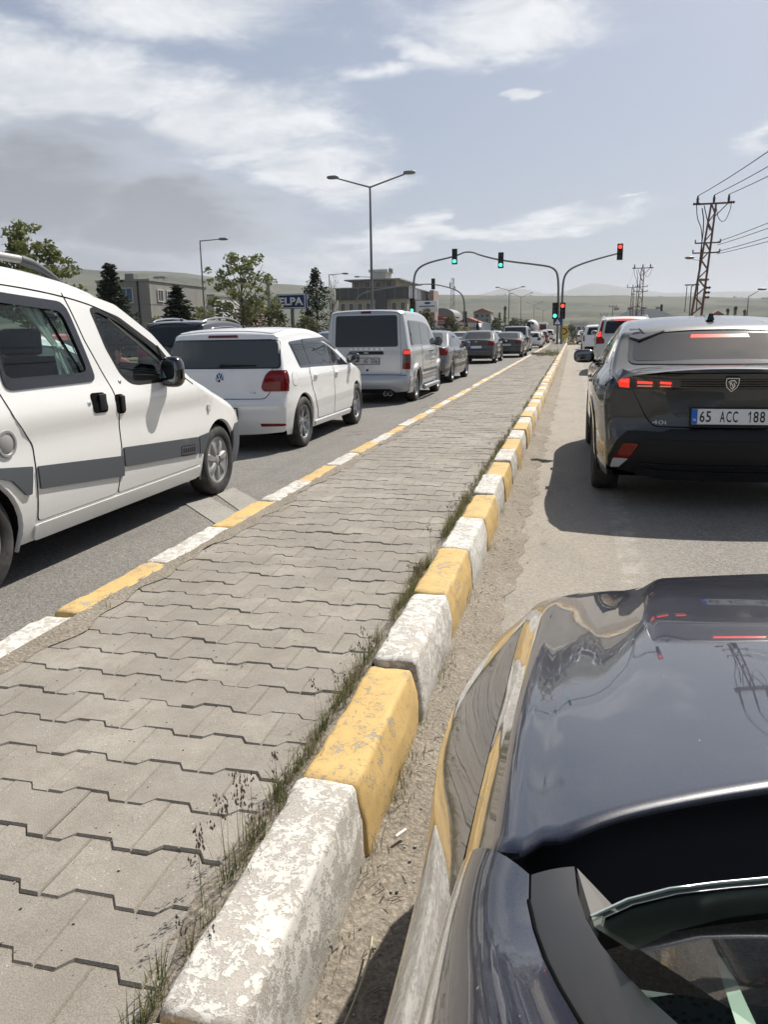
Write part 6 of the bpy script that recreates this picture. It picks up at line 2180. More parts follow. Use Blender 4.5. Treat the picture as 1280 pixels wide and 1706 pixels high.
# dark shut gap strip under the bonnet edge
gap_rows = []
for i in range(NV):
    A = c1[i]
    gap_rows.append([A + np.array([-.004, 0, -.010]), A + np.array([.010, 0, -.008])])
loft('bonnet_gap', gap_rows, M['gap'], own, 60, twin=True)
# wing corner behind the bonnet, running up into the windscreen pillar
NS = 30
Lb = polyline([(-.0825, .603, .858), (-.086, .52, .869), (-.086, .43, .879), (-.086, .2, .895), (-.084, -.05, .915), (-.05, -.35, 1.10)], NS)
Sm = polyline([(-.016, .499, .953), (-.016, .470, .957), (-.009, .430, .964), (.003, .385, .975), (.022, .32, 1.004), (.055, .2, 1.062), (.125, -.05, 1.20), (.20, -.35, 1.385)], NS)
rows_p = []
for i in range(NS):
    A, B = Lb[i], Sm[i]
    ctl = np.array([A[0] * .75 + B[0] * .25 - .004, (A[1] + B[1]) / 2 + .02 * (1 - i / NS), max(A[2], B[2]) - .012])
    rows_p.append([(1 - t) ** 2 * A + 2 * t * (1 - t) * ctl + t * t * B for t in np.linspace(0, 1, 12)])
loft('pillar_base', rows_p, NB, own, 70, flip=True, twin=True)
Ge = polyline([(.016, .512, .955), (.017, .478, .960), (.025, .430, .972), (.042, .372, .995), (.068, .31, 1.025), (.105, .2, 1.08), (.175, -.05, 1.215), (.25, -.35, 1.40)], NS)
rows_q = []
for i in range(NS):
    A, B = Sm[i] + np.array([.0015, .001, -.001]), Ge[i]
    mid = (A + B) / 2 + np.array([0, .001, .002])
    rows_q.append([(1 - t) ** 2 * A + 2 * t * (1 - t) * mid + t * t * B for t in np.linspace(0, 1, 8)] + [B + np.array([.003, -.001, -.008])])
trimm = pbr('satin_black_panel', (.016, .016, .017), .42, 0, .12)
loft('pillar_trim', rows_q, trimm, own, 70, flip=True, twin=True)
MB().tube([tuple(p + np.array([.0, .0, .0005])) for p in Sm[1:]], .0013, 6).build('pillar_seam', M['gap'], own, 60)
# windscreen
nb_s = 24
Bt = polyline([(.026, .452, .962), (.06, .488, .957), (.10, .508, .955), (.16, .530, .955), (.4, .595, .962), (.83, .640, .975)], nb_s)
Tt = polyline([(.205, -.32, 1.395), (.4, -.29, 1.41), (.83, -.27, 1.425)], nb_s)
ts = np.linspace(0, 1, 18)
rows_g = [[Bt[j] + t * (Tt[j] - Bt[j]) + np.array([0, .0, .03 * math.sin(PI * t)]) for j in range(nb_s)] for t in ts]
loft('windscreen', rows_g, see_glass('windscreen_glass', (.70, .80, .76)), own, 80, mirror=True)
# printed black band along the lower and left edge of the glass, ending in dots
band_m = pbr('ceramic_band', (.006, .007, .008), .25)
rows_b = [[Bt[j] + t * (Tt[j] - Bt[j]) + np.array([0, -.001, -.003 + .03 * math.sin(PI * t)]) for j in range(nb_s)] for t in np.linspace(0.01, .10, 4)]
loft('windscreen_band', rows_b, band_m, own, 80, mirror=True)
MB().tube([tuple(p + np.array([0, .001, .001])) for p in Bt], .0013, 6).build('glass_edge', pbr('glass_edge', (.20, .24, .23), .2), own, 60)
# scuttle under the bonnet edge
rearedge = [np.array(p) for p in rows[0][10:]]
rows_c = []
pe = polyline([tuple(p) for p in rearedge], 40)
be = polyline([tuple(p) for p in Bt], 40)
be = np.vstack([[(.016, .500, .945)], be[1:]])
for t, dz in ((-.6, -.035), (-.2, -.06), (.04, -.075), (.35, -.085), (.70, -.06), (.90, -.02), (1.0, -.004)):
    rows_c.append([pe[j] * (1 - t) + be[j] * t + np.array([0, 0, dz]) for j in range(40)])
loft('scuttle', rows_c, M['black_trim'], own, 40, mirror=True)
MB().box((CXO, .62, .925), (1.05, .012, .006), .002).box((CXO, .645, .915), (1.05, .012, .006), .002).build('scuttle_rib', M['black_trim'], own)
# rubber corner between scuttle and glass
mb = MB().add([(.018, .508, .957), (.036, .470, .958), (.030, .432, .966), (.020, .47, .955), (.05, .50, .930), (.035, .515, .93)], [(0, 1, 2, 3), (0, 5, 4, 1)])
mb.build('corner_seal', pbr('dusty_rubber', (.12, .115, .105), .8), own)
# dashboard seen through the glass
dash = pbr('dash_cover', (.034, .042, .042), .75)
rows_d = [[(x, y, z - .02 * ((x - CXO) / .8) ** 2) for x in np.linspace(-.0 + .04, 2 * CXO - .04, 12)] for y, z in ((.46, .925), (.30, .955), (.10, .965), (-.05, .955), (-.12, .90), (-.15, .70))]
loft('dashboard', rows_d, dash, own, 40)
kk_, bb_ = nodes_of(dash)
gg_ = kk_.new('ShaderNodeTexCoord')
wv_ = kk_.vor(gg_.outputs['Object'], 190)
kk_.l.new(kk_.mix(kk_.step(wv_, .2, .5), (.02, .026, .027), (.06, .075, .072)), bb_.inputs['Base Color'])
MB().tube([(.10, .36, .975), (.2, .372, .977), (.5, .385, .985)], .003, 6).build('dash_edge_reflection', M['chrome'], own)  # thin bright strip added for the dash edge's reflection in the glass
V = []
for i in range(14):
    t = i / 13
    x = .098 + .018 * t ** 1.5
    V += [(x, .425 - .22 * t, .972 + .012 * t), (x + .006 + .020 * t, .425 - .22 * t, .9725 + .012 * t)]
link('dash_strip', to_mesh('dash_strip', V, [(2 * i, 2 * i + 1, 2 * i + 3, 2 * i + 2) for i in range(13)], pbr('pale_green_reflection', (.42, .48, .40), .6), smooth=60), own)  # pale strip added in place of a light-green reflection in the windscreen
MB().tube([(.175, .42, .975), (.19, .30, .985), (.22, .18, .99)], .006, 6).build('dash_strip', pbr('grey_trim2', (.10, .12, .12), .4), own)
# nose, lamps, wheels, mirror
mb = MB()
rows_n = []
for t, dz, dy in ((0, 0, 0), (.3, -.07, .035), (.6, -.20, .05), (1, -.38, .03)):
    rows_n.append([np.array([p[0], p[1] + dy, p[2] + dz - .085 + .085]) for p in nose[-1][10:]])
loft('front_bumper', rows_n, M['gloss_black'], own, 60, mirror=True)
for sg in (1, -1):
    xh = lambda x: x if sg > 0 else 2 * CXO - x
    V = [(xh(x), y, z) for x, y, z in ((-.035, 1.80, .668), (.06, 1.90, .678), (.17, 1.93, .692), (.20, 2.0, .660), (.07, 2.02, .628), (-.03, 1.93, .636))]
    MB().add(V, [(0, 1, 2, 3, 4, 5)]).build('headlight', M['clear_lens'], own)
    d_, ty_, ri_ = wheel_meshes(.32, .215, .215, ('spoke', 5, True), 'rim_dark')
    for y_ in (1.33,):
        w_ = link('wheel', d_, own, (xh(-.045), y_, .318), (0, 0, PI if sg > 0 else 0)); link('tyre', ty_, w_); link('rim', ri_, w_)
mb = MB().ell((-.083, .342, .862), (.040, .045, .072), 18, 12, .75)
mb.tube([(-.05, .33, .84), (-.09, .34, .84)], .02, 8)
mb.build('mirror', M['gloss_black'], own, 70)
# dried leaf bits and stone chips on the bonnet
# ---------------------------------------------------------------- street furniture beyond the queue
M['galv'] = pbr('galvanised_steel', (.22, .225, .23), .5, .5)
M['pole_grey'] = pbr('weathered_grey_pole', (.16, .165, .17), .6, .2)
M['lens_green'] = pbr('lit_green_signal', (.05, .5, .35), .3, emit=(.06, 1.0, .62), emit_s=2.2)
M['lens_red'] = pbr('lit_red_signal', (.6, .04, .03), .3, emit=(1.0, .05, .03), emit_s=2.2)
M['lens_off'] = pbr('dark_signal_lens', (.018, .016, .016), .3)
M['sign_blue'] = pbr('sign_blue', (.015, .10, .42), .4)
M['sign_yellow'] = pbr('sign_yellow', (.55, .42, .04), .5)


def signal_head(parent, x, y, z, lit, size=1.0, back=False, name='signal_head', h=1.30):
    """three round lenses in a black box, each under its own hood; faces the camera side (-y) unless back"""
    s = -1 if not back else 1
    o = MB().box((0, 0, 0), (.42 * size, .22, h), .03).build(name, M['black_trim'], parent, 40, (x, y, z))
    MB().box((0, -s * .005, 0), (.50 * size, .03, h + .10), .012).build('backing_board', M['gap'], o, 40)
    for i, dz in enumerate((h * .32, 0, -h * .32)):
        on = {0: lit == 'red', 1: False, 2: lit == 'green'}[i]
        m_ = M['lens_red'] if on and i == 0 else M['lens_green'] if on else M['lens_off']
        mb = MB().lathe([(0, s * .140), (.09, s * .135), (.155 * size, s * .112)], 20, 'Y', (0, 0, dz))
        mb.build('lens', m_, o, 60)
        mb = MB().lathe([(.165 * size, s * .11), (.172 * size, s * .30), (.165 * size, s * .29), (.158 * size, s * .11)], 16, 'Y', (0, 0, dz), a0=-PI * .62, a1=PI * .62)
        mb.build('lens_hood', M['black_trim'], o, 60)
    return o


def bend(pts, n=3):
    return [tuple(q) for q in chaikin(pts, n)]


# gantry arms that meet over the left carriageway
t = thing('traffic_light', 'tall curved signal pole at the left kerb with green light over the lane', 'traffic light', (-15.0, 75, 0), group='signals at the crossing')
arm = [(0, 0, 0), (0, 0, 3.4), (0, 0, 6.3), (.35, 0, 7.35), (1.5, 0, 7.9), (3.9, 0, 8.32), (4.9, 0, 8.68)]
pts = bend(arm)
MB().tube(pts, list(np.linspace(.12, .065, len(pts))), 10).build('pole', M['pole_grey'], t, 60)
signal_head(t, 3.97, -.05, 8.32, 'green', 1.0)
signal_head(t, -.06, -.28, 3.95, 'green', .9, name='signal_head')
MB().lathe([(.26, 0), (.26, .03), (.13, .05), (.13, .25)], 16, 'Z').build('base_plate', M['pole_grey'], t, 40)
t = thing('traffic_light', 'curved signal pole on the median end carrying two green lights and a blue crossing sign', 'traffic light', (-1.38, 75, .1), group='signals at the crossing')
arm = [(0, 0, 0), (-.02, 0, 3.0), (-.06, 0, 6.1), (-.5, 0, 6.95), (-1.7, 0, 7.2), (-5.3, 0, 7.72), (-7.3, 0, 8.27), (-8.0, 0, 8.58), (-8.7, 0, 8.58)]
pts = bend(arm)
MB().tube(pts, list(np.linspace(.12, .065, len(pts))), 10).build('pole', M['pole_grey'], t, 60)
signal_head(t, -5.34, -.05, 7.74, 'green', 1.0)
signal_head(t, -.28, -.16, 3.10, 'green', 1.0, h=1.36)
MB().lathe([(.26, 0), (.26, .03), (.13, .05), (.13, .25)], 16, 'Z').build('base_plate', M['pole_grey'], t, 40)
o = MB().box((0, 0, 0), (.78, .03, .68), .01).build('crossing_sign', M['sign_blue'], t, 40, (-.02, -.17, 2.13))
MB().prism([(-.26, -.22), (.26, -.22), (0, .24)], -.022, -.016, 'XZ').build('sign_triangle', M['white_ink'], o)
mb = MB().tube([(-.08, -.026, -.17), (-.01, -.026, -.02), (.07, -.026, -.17)], .016, 6).ell((0, -.026, .07), (.032, .01, .032), 10, 6).tube([(-.0, -.026, .03), (-.01, -.026, -.04)], .024, 6)
mb.build('walking_figure', M['ink'], o)
t = thing('traffic_light', 'curved signal pole beside it reaching right with red lights', 'traffic light', (-1.02, 75.25, .1), group='signals at the crossing')
arm = [(0, 0, 0), (-.02, 0, 3.6), (-.05, 0, 5.7), (.28, 0, 6.55), (1.05, 0, 7.02), (2.62, 0, 7.5), (4.7, 0, 7.98)]
pts = bend(arm)
MB().tube(pts, list(np.linspace(.12, .065, len(pts))), 10).build('pole', M['pole_grey'], t, 60)
signal_head(t, 4.86, -.12, 8.10, 'red', 1.0)
signal_head(t, .03, -.30, 3.10, 'red', 1.0, h=1.36)
MB().lathe([(.26, 0), (.26, .03), (.13, .05), (.13, .25)], 16, 'Z').build('base_plate', M['pole_grey'], t, 40)
# far side of the crossing: backs of the opposite signals
t = thing('traffic_light', 'far curved signal pole with its dark back turned, past the junction', 'traffic light', (-13.9, 104, 0), group='signals at the crossing')
arm = [(0, 0, 0), (-.05, 0, 3.5), (-.1, 0, 5.75), (-.75, 0, 6.65), (-1.9, 0, 7.15), (-4.2, 0, 7.7), (-6.1, 0, 7.70)]
pts = bend(arm)
MB().tube(pts, list(np.linspace(.12, .065, len(pts))), 10).build('pole', M['pole_grey'], t, 60)
signal_head(t, -4.24, .05, 7.70, None, 1.0, back=True)
signal_head(t, -.02, .1, 3.4, None, 1.0, back=True)
t = thing('traffic_light', 'far left curved signal pole in front of the dark glass building', 'traffic light', (-28.8, 104, 0), group='signals at the crossing')
arm = [(0, 0, 0), (0, 0, 3.5), (.05, 0, 5.7), (.6, 0, 6.65), (2.2, 0, 7.05), (4.8, 0, 7.35), (8.0, 0, 7.75), (8.7, 0, 7.72)]
pts = bend(arm)
MB().tube(pts, list(np.linspace(.12, .065, len(pts))), 10).build('pole', M['galv'], t, 60)


def street_lamp(x, y, h, arms, label, rise=.6, r=.09, head=(.62, .22, .10), group='street lamps', mat_='pole_grey'):
    t = thing('street_lamp', label, 'street lamp', (x, y, 0), group=group)
    MB().tube([(0, 0, 0), (0, 0, h * .5), (0, 0, h)], [r, r * .8, r * .55], 10).build('pole', M[mat_], t, 60)
    MB().lathe([(r * 2.2, 0), (r * 2.2, .03), (r * 1.2, .05), (r * 1.2, .5)], 12, 'Z').build('base', M[mat_], t, 40)
    for a in arms:
        sg = math.copysign(1, a)
        MB().tube([(0, 0, h - .05), (a, 0, h + rise)], [r * .5, r * .4], 8).build('arm', M[mat_], t, 60)
        MB().ell((a + sg * head[0] * .45, -.0, h + rise + head[0] * .45 * rise / abs(a)), (head[0] * .6, head[1], head[2]), 12, 8, .7).build('lamp_head', M['galv'], t, 60, rot=None)
    return t


street_lamp(-11.97, 47, 9.85, (-2.0, 2.1), 'tall double armed street lamp standing over the silver van', .55, .10)
street_lamp(-27.05, 55, 8.3, (1.6,), 'single armed street lamp between the dark spruces and the leafy tree', .02, .08)
street_lamp(-26.5, 85, 7.9, (1.6,), 'single armed street lamp beside the pointed tree', .02, .08)
street_lamp(-25.6, 100, 8.58, (-1.5,), 'single armed street lamp in front of the dark glass building', .05, .08)
street_lamp(-10.6, 135, 8.2, (-1.7, 2.0), 'double armed street lamp past the lights, nearer one', .45, .10)
street_lamp(-11.5, 180, 8.95, (-1.8, 2.0), 'double armed street lamp past the lights, farther one', .75, .10)
street_lamp(-11.2, 235, 9.0, (-1.8, 2.0), 'double armed street lamp faint in the haze behind the others', .7, .10)
street_lamp(-11.0, 300, 9.0, (-1.8, 2.0), 'double armed street lamp farthest down the road', .7, .11)
street_lamp(14.8, 75, 4.1, (.75,), 'short bent street lamp at the right edge beyond the dark saloon', .40, .06)
t = street_lamp(7.70, 57.5, 4.2, (.45,), 'thin bent lamp pole standing against the rusty pylon', .25, .06)


# lattice power pylons
M['rust'] = pbr('rusty_angle_iron', (.17, .105, .07), .85)
k, b = nodes_of(M['rust'])
g = k.new('ShaderNodeTexCoord')
k.l.new(k.mix(k.step(k.noise(g.outputs['Object'], 5, 5, .7), .4, .65), (.20, .105, .065), (.11, .085, .075)), b.inputs['Base Color'])
M['ceramic'] = pbr('brown_insulator', (.035, .022, .02), .3)


def pylon(x, y, h, lean, w0, w1, arm, label, detail=True, group='power pylons', ext=False):
    t = thing('power_pylon', label, 'pylon', (x, y, 0), group=group)
    L = lambda z: lean * z / h
    mb = MB()
    W_ = lambda z: w0 + (w1 - w0) * z / h
    for sx_ in (-1, 1):
        for sy_ in (-1, 1):
            mb.tube([(L(0) + sx_ * W_(0), sy_ * W_(0) * .7, 0), (L(h) + sx_ * W_(h), sy_ * W_(h) * .7, h)], .045, 4)
    mb.build('leg_frame', M['rust'], t)
    n = int(h / .55)
    mb = MB()
    for i in range(n):
        za, zb = h * i / n, h * (i + 1) / n
        s = 1 if i % 2 else -1
        for sy_ in (-1, 1):
            mb.tube([(L(za) + s * W_(za), sy_ * W_(za) * .7, za), (L(zb) - s * W_(zb), sy_ * W_(zb) * .7, zb)], .028, 4, cap=False)
        for sx_ in (-1, 1):
            mb.tube([(L(za) + sx_ * W_(za), s * W_(za) * .7, za), (L(zb) + sx_ * W_(zb), -s * W_(zb) * .7, zb)], .028, 4, cap=False)
    mb.build('lattice', M['rust'], t)
    MB().box((L(h), 0, h), (2 * arm, .10, .10)).box((L(h), 0, h - .03), (2 * arm * .96, .22, .03)).build('crossarm', M['rust'], t)
    tops = []
    for a in (-arm * .95, 0, arm * .85):
        mb = MB().lathe([(.02, 0), (.085, .03), (.06, .08), (.09, .12), (.06, .18), (.095, .23), (.05, .34), (.065, .40), (.02, .46)], 10, 'Z', (L(h) + a, 0, h + .05))
        mb.build('insulator', M['ceramic'], t, 60)
        tops.append((x + L(h) + a, y, h + .50))
    if detail:
        mb = MB()
        for a in (-arm, arm):       # strain strings and hanging jumper loops
            mb.lathe([(.03, -.22), (.10, -.16), (.05, -.08), (.10, 0), (.05, .08), (.10, .16), (.03, .22)], 10, 'X', (L(h) + a, 0, h + .02))
        mb.build('insulator_string', M['ceramic'], t, 60)
        mb = MB()
        q = [(L(h) + .15, 0, h - .2), (L(h) + .35, 0, h - 1.0), (L(h) + .75, 0, h - 1.15), (L(h) + arm, 0, h - .35), (L(h) + arm, 0, h)]
        mb.tube(bend(q), .022, 6)
        q = [(L(h) - arm, 0, h), (L(h) - arm + .10, 0, h - .9), (L(h) - arm + .45, 0, h - 1.5), (L(h) - .5, 0, h - 3.2)]
        mb.tube(bend(q), .028, 6)
        q = [(L(h) - arm + .35, 0, h - .25), (L(h) - arm + .55, 0, h - 1.2), (L(h) - .6, 0, h - 3.4), (L(h) - .55, .1, h - 6.5)]
        mb.tube(bend(q), .035, 6)
        mb.tube([(L(h), 0, h - .9), (L(h) + arm * .8, 0, h - .05)], .03, 5)
        mb.tube([(L(h) - arm * .55, 0, h - .1), (L(h - 1.6), 0, h - 1.6)], .03, 5)
        mb.build('jumper_cable', M['black_trim'], t, 60)
        mb = MB()
        for dz, wd in ((-2.35, .75), (-2.95, .80)):
            mb.box((L(h + dz), 0, h + dz), (2 * wd, .08, .08))
            for a in (-wd, wd):
                mb.box((L(h + dz) + a, 0, h + dz + .10), (.07, .07, .22))
        mb.build('low_crossarm', M['rust'], t)
        mb = MB()
        for i in range(3):
            z = h - 5.1 - .30 * i
            mb.lathe([(.02, 0), (.10, .08), (.04, .16), (.10, .24), (.02, .34)], 8, 'X', (L(z) + W_(z) + .02, 0, z))
        mb.box((L(h - 4.9) - .55, 0, h - 4.9), (.9, .07, .07))
        mb.tube([(L(h - 4.9) - .85, 0, h - 4.9), (L(h - 6.6) - .75, 0, h - 6.6)], .025, 5)
        mb.build('switch_gear', M['ceramic'], t)
        MB().tube([(L(h - 3.4) - .25, 0, h - 3.4), (L(h - 3.3) - .75, 0, h - 3.32)], .03, 6).ell((L(h - 3.3) - .95, 0, h - 3.22), (.30, .16, .10), 12, 8).build('lamp_head', M['galv'], t, 60)
    return tops


tp1 = pylon(7.62, 55, 9.05, .72, .36, .14, 1.02, 'big rusty lattice pylon leaning right, nearest of the pylons')
tp2 = pylon(8.35, 110, 9.25, .25, .40, .16, 1.1, 'middle lattice pylon showing left of the big one', True)
tp3 = pylon(10.2, 150, 8.85, .0, .35, .14, 1.0, 'smallest lattice pylon farthest along the right roadside', False)


def wire(a, b_, sag, label, r=.022, n=24):
    a, b_ = Vector(a), Vector(b_)
    pts = [a.lerp(b_, t) - Vector((0, 0, sag * 4 * t * (1 - t))) for t in np.linspace(0, 1, n)]
    o = MB().tube(pts, r, 5).build('power_line', M['black_trim'], smooth=60)
    props(o, label, 'power line', 'power lines on the right')


E1 = [(9.6, -6, 9.4), (11.2, -6, 9.4), (12.6, -6, 9.4)]
wl = ['top power line running from the big pylon toward the camera side', 'second power line below the top one at the upper right', 'third power line from the right end of the crossarm']
for i in range(3):
    wire(tp1[i], E1[i], .9, wl[i])
for i, (z, xx, zz) in enumerate(((6.75, 11.5, 7.7), (6.55, 12.1, 7.4), (6.15, 12.9, 7.0), (6.0, 13.7, 6.7))):
    wire((8.75, 55, z), (xx, -6, zz), .8, ['upper of the four low wires on the right', 'second of the four low wires on the right', 'third of the four low wires on the right', 'lowest of the four low wires on the right'][i], .018)
for i in range(3):
    wire(tp2[i], tp3[i], .7, ['left wire between the two small pylons', 'centre wire between the two small pylons', 'right wire between the two small pylons'][i], .010)

# signs
t = thing('shop_sign', 'blue and white name board on a post in front of the bushes', 'sign', (-18.95, 52, 0))
MB().tube([(0, 0, 0), (0, 0, 3.2)], .13, 10).build('post', M['pole_grey'], t, 60)
o = MB().box((0, 0, 3.65), (2.16, .34, .98), .02).build('board', M['sign_blue'], t, 40)
mb = MB()
for a in ((0, -.18, 4.085, 2.02, .05), (0, -.18, 3.215, 2.02, .05)):
    mb.box((a[0], a[1], a[2]), (a[3], .03, a[4]))
for x_ in (-.985, .985):
    mb.box((x_, -.18, 3.65), (.05, .03, .82))
mb.build('border', M['white_ink'], o)
link('lettering', fit_text('ELPA', 1.72, .52, .015, M['white_ink'], .03), o, (0, -.172, 3.65))
M['sign_blue'].node_tree.nodes['Principled BSDF'].inputs['Base Color'].default_value = (.007, .025, .12, 1)

t = thing('billboard', 'white advertising board with blue oval and blue word band left of the lights', 'billboard', (-22.8, 125, 0))
for x_ in (-1.2, 1.2):
    MB().box((x_, 0, 2.3), (.16, .16, 4.6)).build('post', M['pole_grey'], t)
o = MB().box((0, 0, 5.55), (3.5, .3, 1.75), .03).build('board', M['white_clean'], t, 40)
mb = MB()
mb.add([(.55 * math.cos(a) + .1, -.17, 6.08 + .18 * math.sin(a)) for a in np.linspace(0, 2 * PI, 25)[:-1]], [tuple(range(24))])
for i in range(15):
    mb.box((-1.18 + .17 * i, -.17, 5.60), (.12, .02, .20))
mb.box((0, -.17, 5.30), (.8, .02, .06)).box((-.1, -.17, 5.08), (1.2, .02, .07))
mb.build('print', M['sign_blue'], o)
MB().box((-1.95, .1, 5.5), (.3, .4, 1.9)).build('side_board', pbr('brown_board', (.30, .16, .11), .7), t)
t = thing('billboard', 'red roadside board with rows of white writing', 'billboard', (-18.95, 120, 0))
o = MB().box((0, 0, 3.2), (2.5, .2, 1.45), .02).build('board', pbr('faded_red_board', (.34, .06, .055), .6), t, 40)
mb = MB()
for z_, x0, n_ in ((3.68, -.35, 6), (3.22, -1.1, 16), (2.90, -1.1, 15)):
    for i in range(n_):
        mb.box((x0 + .14 * i, -.105, z_), (.10, .015, .12 if z_ > 3.5 else .09))
mb.build('print', M['white_ink'], o)
for x_ in (-.8, .8):
    MB().box((x_, .05, 1.25), (.12, .12, 2.5)).build('post', M['pole_grey'], t)
t = thing('road_sign', 'yellow board with a round red ringed limit sign over the queue', 'sign', (-14.05, 105, 0))
MB().tube([(0, .06, 0), (0, .06, 1.2)], .05, 8).build('post', M['galv'], t)
o = MB().box((0, 0, 1.58), (1.22, .04, 1.10), .02).build('board', M['sign_yellow'], t)
MB().lathe([(0, -.03), (.30, -.03)], 24, 'Y', (0, 0, 1.58)).build('disc', M['white_ink'], o)
MB().lathe([(.30, -.032), (.42, -.032), (.42, -.02)], 24, 'Y', (0, 0, 1.58)).build('ring', M['red_lens'], o)
link('lettering', fit_text('30', .40, .30, .01, M['ink'], .02), o, (0, -.035, 1.58))
t = thing('road_sign', 'yellow roadside sign half hidden behind the signal poles', 'sign', (-.95, 84, 0))
MB().tube([(0, .06, 0), (0, .06, 1.0)], .05, 8).build('post', M['galv'], t)
o = MB().box((0, 0, 1.25), (.85, .04, 1.30), .02).build('board', M['sign_yellow'], t)
MB().lathe([(.22, -.032), (.34, -.032), (.34, -.02)], 24, 'Y', (.05, 0, 1.35)).build('ring', M['red_lens'], o)

# ---------------------------------------------------------------- trees and shrubs
def leaf_mat(name, c1, c2, c3):
    m_ = pbr(name, c1, .65, spec=.25)
    k, b = nodes_of(m_)
    g = k.new('ShaderNodeNewGeometry')
    oi = k.new('ShaderNodeObjectInfo')
    n1 = k.noise(g.outputs['Position'], 1.3, 4, .6)
    c = k.mix(k.step(n1, .35, .65), c1, c2)
    c = k.mix(k.m('MULTIPLY', g.outputs['Random Per Island'], .6), c, c3)
    k.l.new(c, b.inputs['Base Color'])
    tr = k.new('ShaderNodeBsdfTranslucent')
    k.l.new(c, tr.inputs[0])
    ms = k.new('ShaderNodeMixShader')
    ms.inputs[0].default_value = .28
    out = m_.node_tree.nodes['Material Output']
    k.l.new(b.outputs[0], ms.inputs[1])
    k.l.new(tr.outputs[0], ms.inputs[2])
    k.l.new(ms.outputs[0], out.inputs[0])
    return m_


M['leaf_fresh'] = leaf_mat('fresh_leaves', (.11, .14, .040), (.15, .175, .055), (.21, .21, .10))
M['leaf_dark'] = leaf_mat('dark_needles', (.020, .030, .018), (.032, .044, .024), (.045, .055, .03))
M['leaf_mid'] = leaf_mat('mid_leaves', (.050, .068, .024), (.072, .090, .032), (.095, .105, .045))
M['leaf_olive'] = leaf_mat('olive_leaves', (.085, .085, .034), (.065, .078, .030), (.12, .11, .05))
M['bark'] = pbr('bark', (.085, .065, .05), .9)


def leaves(V, F, c, n, rad, size, rg, flat=.7):
    P_ = rg.normal(0, 1, (n, 3))
    P_ /= np.linalg.norm(P_, axis=1, keepdims=True) + 1e-9
    P_ *= (rg.random((n, 1)) ** .45) * np.array(rad)
    for p in P_:
        a, b_ = rg.normal(0, 1, 3), rg.normal(0, 1, 3)
        a[2] *= flat
        a /= np.linalg.norm(a); b_ -= a * b_.dot(a); b_ /= np.linalg.norm(b_) + 1e-9
        s = size * rg.uniform(.6, 1.3)
        q = np.array(c) + p
        i = len(V)
        V += [tuple(q - a * s), tuple(q + b_ * s * .55), tuple(q + a * s), tuple(q - b_ * s * .55)]
        F.append((i, i + 1, i + 2, i + 3))


